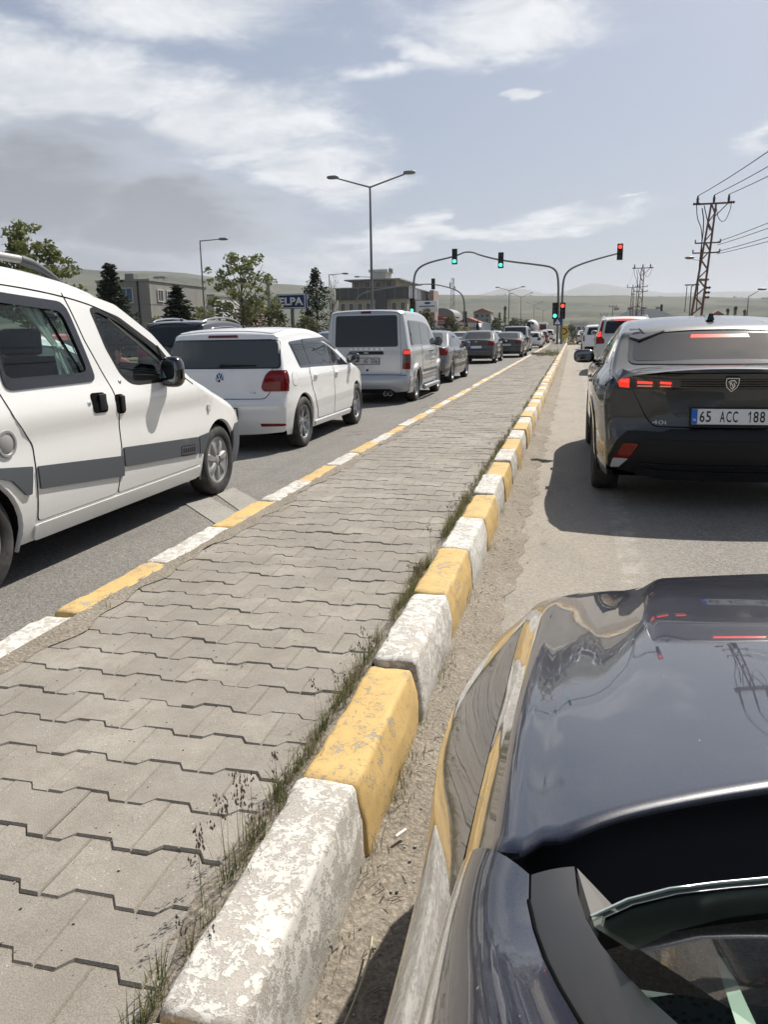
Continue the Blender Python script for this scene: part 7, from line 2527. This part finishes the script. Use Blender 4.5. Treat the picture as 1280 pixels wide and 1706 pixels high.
def tree_meshes(kind, seed, h=6.0):
    rg = np.random.default_rng(seed)
    tm = MB(); V, F = [], []
    if kind in ('broad', 'sparse'):
        hb = h * (.34 if kind == 'sparse' else .30)
        tm.tube([(0, 0, 0), (rg.normal(0, .05), rg.normal(0, .05), hb), (rg.normal(0, .12), rg.normal(0, .12), h * .75)], [.10 * h / 6, .075 * h / 6, .03], 7)
        nb = 34 if kind == 'sparse' else 30
        for i in range(nb):
            t = i / nb
            z0_ = hb * .95 + (h * .60 - hb) * t
            a = i * 2.4 + rg.normal(0, .3)
            R_ = h * (.34 if kind == 'sparse' else .33) * math.sqrt(max(.12, 1 - (t * 1.02) ** 2)) * rg.uniform(.75, 1.15)
            e = (math.cos(a) * R_, math.sin(a) * R_, z0_ + h * (.10 + .22 * t + rg.normal(0, .03)) + (0 if kind == 'sparse' else -.02 * h))
            m_ = (e[0] * .5, e[1] * .5, z0_ + (e[2] - z0_) * .35)
            tm.tube([(0, 0, z0_), m_, e], [.028 * h / 6, .018 * h / 6, .008], 5)
            n_ = 26 if kind == 'sparse' else 40
            for _ in range(3 if kind == 'sparse' else 5):
                f = rg.uniform(.45, 1.08)
                c = (e[0] * f + rg.normal(0, .05 * h), e[1] * f + rg.normal(0, .05 * h), z0_ + (e[2] - z0_) * f + rg.normal(0, .03 * h))
                leaves(V, F, c, n_, (.055 * h, .055 * h, .032 * h), .017 * h, rg)
        for _ in range(8 if kind == 'sparse' else 10):
            leaves(V, F, (rg.normal(0, .09 * h), rg.normal(0, .09 * h), h * rg.uniform(.78, .95)), 44, (.065 * h, .065 * h, .045 * h), .017 * h, rg)
        mm = M['leaf_fresh']
    elif kind == 'spruce':
        tm.tube([(0, 0, 0), (0, 0, h * .97)], [.09 * h / 6, .012], 7)
        nl = 34
        for i in range(nl):
            t = i / (nl - 1)
            z_ = h * (.08 + .88 * t) + rg.normal(0, .012 * h)
            R_ = h * .235 * (1 - t) ** .85 * (1 + .12 * rg.normal()) + .05
            nbr = max(4, int(11 * (1 - t) + 4))
            for j in range(nbr):
                a = 2 * PI * j / nbr + rg.normal(0, .2) + i
                r_ = R_ * rg.uniform(.72, 1.15)
                tip = np.array([math.cos(a) * r_, math.sin(a) * r_, z_ - r_ * .22 + r_ * .12 * rg.random()])
                st = np.array([0, 0, z_])
                for s_ in np.linspace(.22, 1, 6):
                    p = st + (tip - st) * s_ + np.array([0, 0, -.05 * r_ * math.sin(PI * s_)])
                    wd = .055 * h * (.35 + .65 * (1 - s_)) * (1 - .5 * t)
                    leaves(V, F, p + rg.normal(0, .012 * h, 3), 6, (wd, wd, wd * .7), .017 * h, rg, .5)
        mm = M['leaf_dark']
    elif kind == 'column':
        tm.tube([(0, 0, 0), (0, 0, h * .9)], [.08, .02], 7)
        for i in range(130):
            t = rg.random() ** .8
            z_ = h * (.04 + .94 * t)
            prof = math.sin(PI * min(1, (.12 + .88 * t)) ** .85) ** .75 if t < .97 else .1
            R_ = h * .19 * prof * (1 if t < .75 else 1 - (t - .75) * 2.4)
            a = rg.uniform(0, 6.28)
            f = rg.uniform(.35, 1.0)
            leaves(V, F, (math.cos(a) * R_ * f, math.sin(a) * R_ * f, z_), 26, (.045 * h, .045 * h, .07 * h), .015 * h, rg)
        mm = M['leaf_mid']
    elif kind == 'poplar':
        tm.tube([(0, 0, 0), (0, 0, h * .95)], [.07, .02], 6)
        for i in range(60):
            t = rg.random()
            z_ = h * (.12 + .87 * t)
            R_ = h * .055 * (1 - .75 * t)
            a = rg.uniform(0, 6.28)
            leaves(V, F, (math.cos(a) * R_, math.sin(a) * R_, z_), 18, (.03 * h, .03 * h, .06 * h), .016 * h, rg)
        mm = M['leaf_mid']
    elif kind == 'bare':
        tm.tube([(0, 0, 0), (.05, 0, h * .4), (.1, .05, h)], [.09, .06, .012], 6)
        for i in range(34):
            z0_ = h * rg.uniform(.25, .9)
            a = rg.uniform(0, 6.28); r_ = h * .22 * (1.1 - z0_ / h)
            e = (math.cos(a) * r_, math.sin(a) * r_, z0_ + h * .18)
            tm.tube([(.05 * z0_ / h, 0, z0_), (e[0] * .6, e[1] * .6, z0_ + h * .07), e], [.02, .014, .006], 4)
            leaves(V, F, e, 5, (.05 * h, .05 * h, .05 * h), .012 * h, rg)
        mm = M['leaf_olive']
    else:  # bush
        for i in range(7):
            a = rg.uniform(0, 6.28)
            tm.tube([(0, 0, 0), (math.cos(a) * h * .3, math.sin(a) * h * .3, h * .7)], [.04, .01], 5)
        for i in range(80):
            a = rg.uniform(0, 6.28); t = rg.random()
            r_ = h * .55 * math.sqrt(max(0, 1 - t * t)) * rg.uniform(.3, 1.0)
            leaves(V, F, (math.cos(a) * r_, math.sin(a) * r_, h * (.10 + .82 * t)), 24, (.12 * h, .12 * h, .10 * h), .030 * h, rg)
        mm = M['leaf_olive']
    return tm.mesh('trunk', M['bark'], 60), to_mesh('crown', V, F, mm)


_tm = {}


def tree(kind, x, y, h, label, seed=1, name=None, cat='tree', sx_=1.0, group=None, crown=None, z=0):
    key = (kind, seed)
    if key not in _tm:
        _tm[key] = tree_meshes(kind, seed)
    t = thing(name or {'spruce': 'spruce_tree', 'column': 'cypress_tree', 'poplar': 'poplar_tree', 'bush': 'bush'}.get(kind, 'leafy_tree'), label, cat, (x, y, z), random.Random(int(x * 10 + y)).uniform(0, 6), group)
    s = h / 6.0
    t.scale = (s * sx_, s * sx_, s)
    link('trunk', _tm[key][0], t)
    c_ = link('crown', _tm[key][1], t)
    if crown:
        me = _tm.get((key, crown))
        if me is None:
            me = _tm[key][1].copy(); me.materials.clear(); me.materials.append(M[crown]); _tm[(key, crown)] = me
        c_.data = me
    return t


tree('broad', -21.3, 28, 6.15, 'fresh green broadleaf tree above the white van at the left edge', 3, sx_=.92)
tree('spruce', -28.45, 45, 6.05, 'dark pointed spruce in front of the concrete building', 1, sx_=1.45)
tree('spruce', -22.3, 42, 4.35, 'squat dark spruce right of the concrete building', 2, sx_=1.85)
tree('sparse', -20.95, 48, 6.95, 'open crowned young tree with pale green clumps behind the black car', 5, sx_=.98)
tree('column', -20.5, 62, 6.5, 'dense pointed columnar tree beside the blue name board', 1, sx_=1.18, crown='leaf_dark')
tree('bare', -23.1, 75, 6.6, 'nearly bare thin tree beside the dark glass building', 1)
for i, (x, y, h, l) in enumerate([(-21.6, 50, 3.2, 'broad olive bush left of the name board, leftmost'), (-20.0, 51, 3.5, 'tallest olive bush under the open crowned tree'), (-18.4, 53.5, 2.7, 'olive bush behind the post of the name board'), (-16.6, 55, 2.4, 'low bush between the name board and the silver van'),
                                  (-23.6, 52, 2.6, 'low bush behind the roof of the black car'), (-26.0, 46, 2.7, 'pale bush at the foot of the concrete building'), (-29.5, 60, 3.6, 'pale bush before the concrete wall')]):
    tree('bush', x, y, h, l, 1 + i % 2, cat='bush', group='roadside bushes', crown='leaf_fresh' if i in (5, 6) else None)
for i, (x, y, h, sx_, cr, l, kd) in enumerate([(-20.3, 110, 5.0, .8, 'leaf_olive', 'yellowish tree beside the white billboard', 'broad'), (-17.9, 118, 4.2, 1.0, 'leaf_olive', 'bushy tree behind the red board', 'broad'), (-15.9, 150, 4.0, .8, 'leaf_dark', 'dark tree in front of the small flats, left one', 'spruce'), (-17.6, 150, 3.7, .8, 'leaf_dark', 'dark tree in front of the small flats, right of the sheds', 'spruce'),
                                              (-19.2, 146, 3.4, 1.1, 'leaf_dark', 'dark conifer in front of the white sheds', 'spruce'), (-21.2, 146, 3.1, 1.2, 'leaf_dark', 'low dark conifer at the left of the white sheds', 'spruce'),
                                              (-13.3, 160, 6.4, 1.0, None, 'tall thin poplar past the lights, taller one', 'poplar'), (-14.4, 160, 5.2, 1.1, None, 'thin poplar left of the tall poplar', 'poplar'), (-16.2, 172, 4.7, 1.0, None, 'round tree left of the poplars', 'broad'), (-12.2, 172, 4.6, 1.2, None, 'broad tree right of the tall poplar', 'broad'), (-10.4, 178, 4.3, 1.2, None, 'broad tree behind the mixer lorry', 'broad'), (-9.0, 190, 4.4, 1.2, None, 'rounded tree farthest along the left roadside', 'broad')]):
    tree(kd, x, y, h, l, 7 if kd == 'broad' else 1, group='trees beyond the junction', sx_=sx_, crown=cr or ('leaf_mid' if kd == 'broad' else None))
tree('bush', -.25, 88, 2.1, 'rounded shrub on the far median past the signal poles', 1, cat='bush', crown='leaf_mid', sx_=.75)
tree('bush', .35, 93, 1.4, 'low shrub on the far median behind the rounded one', 2, cat='bush', crown='leaf_mid', sx_=.8)
for i, (x, l) in enumerate([(35.2, 'small poplar on the right skyline, left one'), (36.9, 'small poplar on the right skyline, tallest one'), (38.9, 'small poplar on the right skyline, right one')]):
    tree('poplar', x, 200, (5.9, 6.4, 5.6)[i], l, 1, group='poplars on the right', sx_=1.5)
# median beyond the junction
props(sheet('median_pavement', -2.0, .3, 83, 200, .14, M['concrete']), kind='structure')
mb = MB()
for i in range(60):
    mb = MB().box((-.0 + .32, 83.4 + i * 1.6, .10), (.16, 1.5, .26), .02)
    o = mb.build('kerbstone', M['kerb_yellow'] if i % 2 else M['kerb_white'], kr if False else None)
    o.parent = kl
mb = MB()
for i in range(8):
    a = PI + PI * i / 8
    mb = MB().box((-.85 + 1.15 * math.cos(a), 83.2 + .9 * math.sin(a), .12), (.45, .18, .30), .02, rotz=a + PI / 2)
    o = mb.build('kerbstone', M['kerb_yellow']); o.parent = kl
# ---------------------------------------------------------------- buildings
def wall_mat(name, c, c2, sc=1.0):
    m_ = pbr(name, c, .85, spec=.25)
    k, b = nodes_of(m_)
    g = k.new('ShaderNodeTexCoord')
    n1 = k.noise(k.mapping(g.outputs['Object'], scale=(1, 1, .3)), .8 * sc, 5, .65)
    n2 = k.noise(g.outputs['Object'], 9 * sc, 4, .7)
    cc = k.mix(k.step(n1, .35, .7), c, c2)
    k.l.new(k.mix(k.m('MULTIPLY', n2, .3), cc, tuple(q * .7 for q in c)), b.inputs['Base Color'])
    return m_


M['conc_wall'] = wall_mat('grey_concrete_wall', (.27, .265, .245), (.22, .215, .20))
M['cream_wall'] = wall_mat('cream_wall', (.42, .37, .29), (.36, .31, .24))
M['beige_wall'] = wall_mat('beige_wall', (.34, .29, .23), (.30, .25, .20))
M['white_wall'] = wall_mat('white_wall', (.56, .56, .54), (.48, .48, .46))
M['dark_band'] = pbr('dark_glazing', (.045, .050, .055), .15)
M['shed_white'] = wall_mat('white_roof_sheet', (.66, .66, .65), (.58, .58, .57))
M['roof_red'] = wall_mat('faded_red_roof', (.33, .15, .12), (.28, .12, .10))
M['pink_wall'] = wall_mat('pinkish_wall', (.34, .25, .22), (.30, .22, .19))


def window(parent, x, y, z, w_, h, face='S', depth=.12, frame=M['white_wall'], pane=M['glass']):
    """a recessed frame with its pane; face S looks along -y, E along +x"""
    o = bpy.data.objects.new('window', None)
    mb = MB()
    t = .09
    rot = 0 if face == 'S' else PI / 2
    mb.box((0, 0, h / 2 + t / 2), (w_ + 2 * t, depth, t)).box((0, 0, -h / 2 - t / 2), (w_ + 2 * t, depth * 1.4, t)).box((-w_ / 2 - t / 2, 0, 0), (t, depth, h)).box((w_ / 2 + t / 2, 0, 0), (t, depth, h)).box((0, .01, 0), (t * .6, depth * .5, h))
    bpy.data.objects.remove(o)
    o = mb.build('window', frame, parent, None, (x, y, z), (0, 0, rot))
    MB().box((0, .015, 0), (w_, .02, h)).build('pane', pane, o)
    return o


# grey concrete works building at the left
t = thing('concrete_building', 'grey concrete two storey building with blue window left of the spruces', 'building', (-52.3, 80, 0))
MB().box((3.25, 7, 3.75), (6.5, 14, 7.5)).build('wall', M['conc_wall'], t)
MB().box((3.25, 7, 7.60), (6.75, 14.25, .22)).build('parapet', M['conc_wall'], t)
for x_ in (.02, 1.65, 3.3, 4.95, 6.48):
    MB().box((x_, -.012, 3.75), (.05, .03, 7.4)).build('wall_joint', M['pole_grey'], t)
for z_ in (2.5, 5.0):
    MB().box((3.25, -.014, z_), (6.5, .03, .05)).build('wall_joint', M['pole_grey'], t)
    MB().box((6.512, 7, z_), (.03, 14, .05)).build('wall_joint', M['pole_grey'], t)
window(t, 3.6, -.05, 6.0, 1.5, 1.5, 'S', pane=pbr('blue_panel', (.03, .09, .16), .3))
MB().tube([(5.1, -.08, 0), (5.1, -.08, 7.5)], .07, 8).build('downpipe', M['black_trim'], t)
for y_ in (2.2, 4.3, 7.0):
    window(t, 6.55, y_, 6.0, 1.1, 1.15, 'E')
MB().box((2.6, 3, 8.15), (1.1, 1.0, .8), .05).build('roof_unit', M['pole_grey'], t)
MB().box((5.2, 5, 8.2), (1.5, .8, .22), .05).tube([(4.8, 5, 7.6), (4.8, 5, 8.2)], .05).tube([(5.6, 5, 7.6), (5.6, 5, 8.2)], .05).build('roof_vent', M['galv'], t)
t = thing('annex_building', 'low pale annex with a blue door right of the squat spruce', 'building', (-49.3, 95, 0))
MB().box((2.0, 4, 3.25), (4.0, 8, 6.5)).build('wall', M['white_wall'], t)
MB().box((2.0, 4, 6.6), (4.3, 8.3, .2)).build('roof_edge', M['conc_wall'], t)
MB().box((2.9, -.03, 3.0), (1.5, .08, 2.6)).build('door', pbr('blue_door', (.05, .11, .20), .5), t)
# dark glass hotel-like block
t = thing('office_building', 'wide building with dark glazed upper storey and cream lower storeys behind the silver van', 'building', (-45.0, 150, 0))
MB().box((6.9, 13, 4.0), (13.8, 26, 8.0)).build('wall', M['cream_wall'], t)
MB().box((6.9, 13, 9.05), (14.6, 26.8, 2.1)).build('glazed_storey', M['dark_band'], t)
MB().box((6.9, 13, 10.18), (14.9, 27.1, .18)).build('cornice', M['conc_wall'], t)
MB().box((6.2, 14, 11.0), (9.0, 20, 1.5)).build('set_back_storey', M['beige_wall'], t)
MB().box((6.2, 14, 11.86), (11.4, 23, .22)).build('roof', M['conc_wall'], t)
MB().box((6.5, 9, 12.75), (3.2, 5, 1.6)).build('stair_tower', M['white_wall'], t)
MB().box((6.6, 8.8, 13.75), (3.9, 5.6, .5)).build('tower_cap', M['white_wall'], t)
MB().box((8.62, 8.8, 13.9), (.12, 3.0, .8)).build('dark_sign', M['ink'], t)
for i in range(8):
    window(t, .9 + 1.72 * i, -.05, 6.6, .75, 1.35, 'S')
for i in range(8):
    MB().box((.4 + 1.85 * i, -.42, 9.05), (.14, .06, 2.0)).build('mullion', M['pole_grey'], t)
for i in range(7):
    window(t, 13.85, 2 + 3.4 * i, 6.6, 1.2, 1.35, 'E')
    MB().box((14.22, 1.5 + 3.6 * i, 9.05), (.06, .16, 2.0)).build('mullion', M['pole_grey'], t)
for i in range(4):
    window(t, 2.7 + 2.2 * i, 3.97, 11.0, .9, .95, 'S')
MB().box((8.8, -.45, 5.5), (2.2, .5, 9.0)).build('entrance_tower', M['dark_band'], t)
for z_ in (1.0, 3.8):
    for i in range(8):
        window(t, .9 + 1.72 * i, -.05, z_ + .9, .9, 1.5, 'S') if not 4 <= i <= 5 else None
MB().box((15.2, 22, 5.2), (.9, 6, 10.4)).build('side_tower', M['pink_wall'], t)
# sheds, flats and roofs beyond
t = thing('warehouse', 'long low white roofed shed behind the red board', 'warehouse', (-22.2, 152, 0))
MB().box((0, 5, 1.2), (8.6, 10, 2.4)).build('wall', M['white_wall'], t)
MB().prism([(-4.6, 2.4), (4.6, 2.4), (4.4, 3.2), (-4.4, 3.6)], -.4, 10.4, 'XZ').build('roof', M['shed_white'], t)
t = thing('warehouse', 'red roofed house beside the white shed', 'house', (-24.6, 190, 0))
MB().box((0, 4, 1.5), (9, 8, 3)).build('wall', M['white_wall'], t)
MB().prism([(-5, 3), (5, 3), (0, 5.0)], -.4, 8.4, 'XZ').build('roof', M['roof_red'], t)
t = thing('dome_hall', 'dark barrel roofed hall right of the white billboard', 'hall', (-32.5, 200, 0))
MB().add([(3.2 * math.cos(a), y_, 5.4 + 2.2 * math.sin(a)) for y_ in (0, 14) for a in np.linspace(0, PI, 13)], [(i, i + 1, 14 + i, 13 + i) for i in range(12)] + [tuple(range(13)), tuple(range(13, 26))]).build('roof', M['pole_grey'], t, 40)
MB().box((0, 7, 2.7), (6.4, 13.6, 5.4)).build('wall', M['conc_wall'], t)
t = thing('apartment_block', 'small grey flats with balconies beyond the junction', 'building', (-29.3, 262, 0))
MB().box((0, 4, 4.0), (5.6, 8, 8.0)).build('wall', M['conc_wall'], t)
MB().prism([(-3.1, 8.0), (3.1, 8.0), (0, 9.2)], -.3, 8.3, 'XZ').build('roof', M['roof_red'], t)
for r_ in range(3):
    for c_ in range(3):
        window(t, -1.8 + 1.8 * c_, -.06, 2.0 + 2.4 * r_, 1.0, 1.2, 'S')
    MB().box((2.95, 1.5, 1.2 + 2.4 * r_), (.5, 3.0, .9)).build('balcony', M['white_wall'], t)
t = thing('satellite_dish', 'pale satellite dish above the queue in the distance', 'dish', (-12.85, 120, 0))
MB().tube([(0, .2, 0), (0, .2, 2.2)], .06, 8).build('post', M['galv'], t)
MB().lathe([(0, .10), (.35, .04), (.62, -.06), (.78, -.16), (.80, -.15)], 24, 'Y').build('dish', M['white_wall'], t, 60, (0, 0, 2.15), (R(-25), 0, R(35)))
t = thing('roof_house', 'long low building with pale roof left of the big pylon', 'building', (12.3, 152, 0))
MB().box((0, 6, 1.75), (11.4, 12, 3.5)).build('wall', M['pink_wall'], t)
MB().prism([(-6.2, 3.5), (6.2, 3.5), (2.0, 5.1), (-2.0, 5.1)], -.5, 12.5, 'XZ').build('roof', M['shed_white'], t)
for i in range(4):
    window(t, -4 + 2.6 * i, -.06, 2.4, .9, 1.1, 'S')
    MB().box((-4.4 + 2.5 * i, 5, 5.35), (.9, .5, .5)).build('roof_unit', M['pole_grey'], t)
MB().box((3.4, 2, 5.2), (.4, .4, 1.4)).build('chimney', M['black_trim'], t)
t = thing('warehouse', 'pale flat roofed warehouse at the end of the right lane', 'warehouse', (1.5, 205, 0))
MB().box((0, 5, 1.6), (4.2, 10, 3.2)).build('wall', M['white_wall'], t)
MB().box((0, 5, 3.5), (4.6, 10.6, .45)).build('roof', M['shed_white'], t)
for i in range(3):
    window(t, -1.3 + 1.3 * i, -.06, 1.9, .8, 1.0, 'S')
t = thing('brick_house', 'small pinkish house far left behind the open crowned tree', 'house', (-70.6, 160, 0))
MB().box((0, 4, 4.4), (6, 8, 8.8)).build('wall', M['pink_wall'], t)
MB().box((0, 4, 8.95), (6.4, 8.4, .3)).build('roof', M['conc_wall'], t)
for c_ in range(3):
    window(t, -1.9 + 1.9 * c_, -.06, 7.2, 1.0, 1.2, 'S')
t = thing('chimney_stack', 'slim pale chimney between the open crowned tree and the name board', 'chimney', (-67.5, 170, 0))
MB().tube([(0, 0, 0), (0, 0, 14.0)], [.55, .38], 12).build('stack', M['conc_wall'], t, 60)
t = thing('brick_house', 'small reddish hut on the right skyline', 'house', (33, 200, 0))
MB().box((0, 2, 2.3), (2.6, 4, 4.6)).build('wall', M['pink_wall'], t)
MB().prism([(-1.6, 4.6), (1.6, 4.6), (0, 5.5)], -.3, 4.3, 'XZ').build('roof', M['roof_red'], t)
# radio mast
t = thing('radio_mast', 'thin lattice radio mast rising behind the billboards', 'mast', (-52.2, 350, 0))
mb = MB()
for sx_, sy_ in ((-1, -1), (1, -1), (0, 1)):
    mb.tube([(sx_ * 1.3, sy_ * 1.3, 0), (sx_ * .55, sy_ * .55, 25)], .11, 4)
for i in range(16):
    za, zb = 25 * i / 16, 25 * (i + 1) / 16
    wa, wb_ = 1.3 - .75 * i / 16, 1.3 - .75 * (i + 1) / 16
    s = 1 if i % 2 else -1
    mb.tube([(s * wa, -wa, za), (-s * wb_, -wb_, zb)], .07, 4, cap=False)
    mb.tube([(s * wa, -wa, za), (0, wb_, zb)], .07, 4, cap=False)
mb.build('lattice', M['galv'], t)
MB().box((-1.2, -.5, 22), (.5, .3, 2.2)).box((.9, -.5, 20.5), (.4, .3, 1.8)).build('antenna', M['pole_grey'], t)
# thin aerial poles in the right distance
for x, y, h, l in ((6.0, 130, 5.3, 'thin forked pole right of the far warehouse'), (5.0, 138, 4.2, 'shorter thin pole beside the forked pole')):
    t = thing('utility_pole', l, 'pole', (x, y, 0), group='utility poles')
    MB().tube([(0, 0, 0), (0, 0, h)], .06, 6).build('pole', M['pole_grey'], t)
    MB().box((0, 0, h - .3), (1.2, .07, .07)).box((-.55, 0, h - .15), (.08, .08, .3)).box((.55, 0, h - .15), (.08, .08, .3)).build('crossarm', M['pole_grey'], t)

# ---------------------------------------------------------------- hills
from mathutils import noise as mnoise
def ridge(az):
    return np.interp(az, [-180, -120, -75, -50, -39, -34, -27.6, -22, -19.3, -10, -4.4, 1.7, 7.6, 12.3, 30, 70, 120, 180], [70, 90, 150, 190, 193, 188, 178, 152, 143, 119, 108, 98, 88, 79, 90, 120, 80, 70])
def terrain(name, r0, r1, r2, hfun, m_, na, nr, wob, seed):
    V, F = [], []
    rs = np.concatenate([np.linspace(r0, r1, nr), np.linspace(r1, r2, nr // 2)[1:]])
    azs = np.linspace(-180, 180, na + 1)[:-1]
    for r_ in rs:
        for a in azs:
            t = min(1, (r_ - r0) / (r1 - r0))
            s = t * t * (3 - 2 * t)
            if r_ > r1: s *= 1 - .55 * (r_ - r1) / (r2 - r1)
            x, y = r_ * math.sin(R(a)), r_ * math.cos(R(a))
            n_ = mnoise.fractal(Vector((x * .0011 + seed, y * .0011, 0)), 1.0, 2.1, 5)
            n2 = mnoise.fractal(Vector((x * .005 + seed, y * .005, 0)), 1.0, 2.1, 4)
            V.append((x, y, -.3 + s * hfun(a) * (1 + wob * n_ * (1 - .7 * (abs(r_ - r1) < 60))) + s * (1 - s) * 40 * n_ + 2.0 * n2 * s))
    for i in range(len(rs) - 1):
        for j in range(na):
            k2 = (j + 1) % na
            F.append((i * na + j, i * na + k2, (i + 1) * na + k2, (i + 1) * na + j))
    o = link(name, to_mesh(name, V, F, m_, smooth=180))
    return props(o, kind='structure')


hm = pbr('hill_grass', (.11, .12, .06), .95, spec=.1)
k, b = nodes_of(hm)
g = k.new('ShaderNodeTexCoord')
n1 = k.noise(g.outputs['Object'], .0032, 6, .62)
n2 = k.noise(k.mapping(g.outputs['Object'], scale=(1, .35, 1)), .014, 6, .68)
n3 = k.noise(g.outputs['Object'], .05, 4, .7)
c = k.mix(k.step(n1, .38, .62), (.018, .028, .014), (.075, .078, .045))
c = k.mix(k.m('MULTIPLY', k.step(n2, .48, .66), .75), c, (.125, .112, .075))
c = k.mix(k.m('MULTIPLY', k.step(n3, .56, .70), .55), c, (.008, .014, .008))
k.l.new(c, b.inputs['Base Color'])
terrain('hills', 650, 2600, 4200, ridge, hm, 540, 30, .10, 3)
mm_ = pbr('mountain_rock', (.14, .14, .13), .95, spec=.1)
terrain('mountains', 4600, 6000, 7400, lambda a: np.interp(a, [-180, -60, -20, -7, -4.6, -1.5, 1.2, 4.1, 5.7, 12, 60, 180], [250, 330, 235, 270, 325, 262, 345, 295, 262, 240, 300, 250]), mm_, 360, 18, .05, 9)
# tree line dotted along the right hand ridge
V, F = [], []
rg = np.random.default_rng(5)
for i in range(190):
    a = rg.uniform(1, 14) if i > 40 else rg.uniform(-6, 1)
    r_ = 2600 + rg.normal(0, 30)
    h_ = float(ridge(a)) + rg.uniform(-5, 3)
    for _ in range(5):
        leaves(V, F, (r_ * math.sin(R(a)) + rg.normal(0, 5), r_ * math.cos(R(a)), h_ + rg.uniform(0, 6)), 8, (6, 4, 4), 2.6, rg)
props(link('treeline', to_mesh('treeline', V, F, M['leaf_dark'])), 'far line of small trees along the ridge of the hill', 'trees', kind='stuff')
# low roadside growth filling the middle distance
V, F = [], []
for i in range(900):
    y_ = rg.uniform(95, 420)
    x_ = -15.5 - abs(rg.normal(0, 18)) - .02 * (y_ - 95) if rg.random() < .6 else 12 + abs(rg.normal(0, 40))
    leaves(V, F, (x_, y_, .8), 22, (1.7, 1.7, 1.3), .30, rg)
props(link('undergrowth', to_mesh('undergrowth', V, F, M['leaf_mid'])), 'scrubby green growth on the verges beyond the junction', 'undergrowth', kind='stuff')
# ---------------------------------------------------------------- haze
hb_ = MB().box((0, 0, 0), (16400, 16400, 421.2)).build('haze', None) if False else None
V = [(-8200, -8200, -1.3), (8200, -8200, -1.3), (8200, 8200, -1.3), (-8200, 8200, -1.3), (-8200, -8200, 380), (8200, -8200, 380), (8200, 8200, 380), (-8200, 8200, 380)]
hzm = bpy.data.materials.new('haze_air')
hzm.use_nodes = True
k = NT(hzm.node_tree)
k.n.clear()
pv_ = k.new('ShaderNodeVolumePrincipled')
pv_.inputs['Color'].default_value = (.86, .90, .96, 1)
pv_.inputs['Density'].default_value = 0.00013
pv_.inputs['Anisotropy'].default_value = 0.2
ho = k.new('ShaderNodeOutputMaterial')
k.l.new(pv_.outputs[0], ho.inputs['Volume'])
o = link('haze', to_mesh('haze', V, [(0, 3, 2, 1), (4, 5, 6, 7), (0, 1, 5, 4), (1, 2, 6, 5), (2, 3, 7, 6), (3, 0, 4, 7)], hzm))
props(o, kind='stuff')
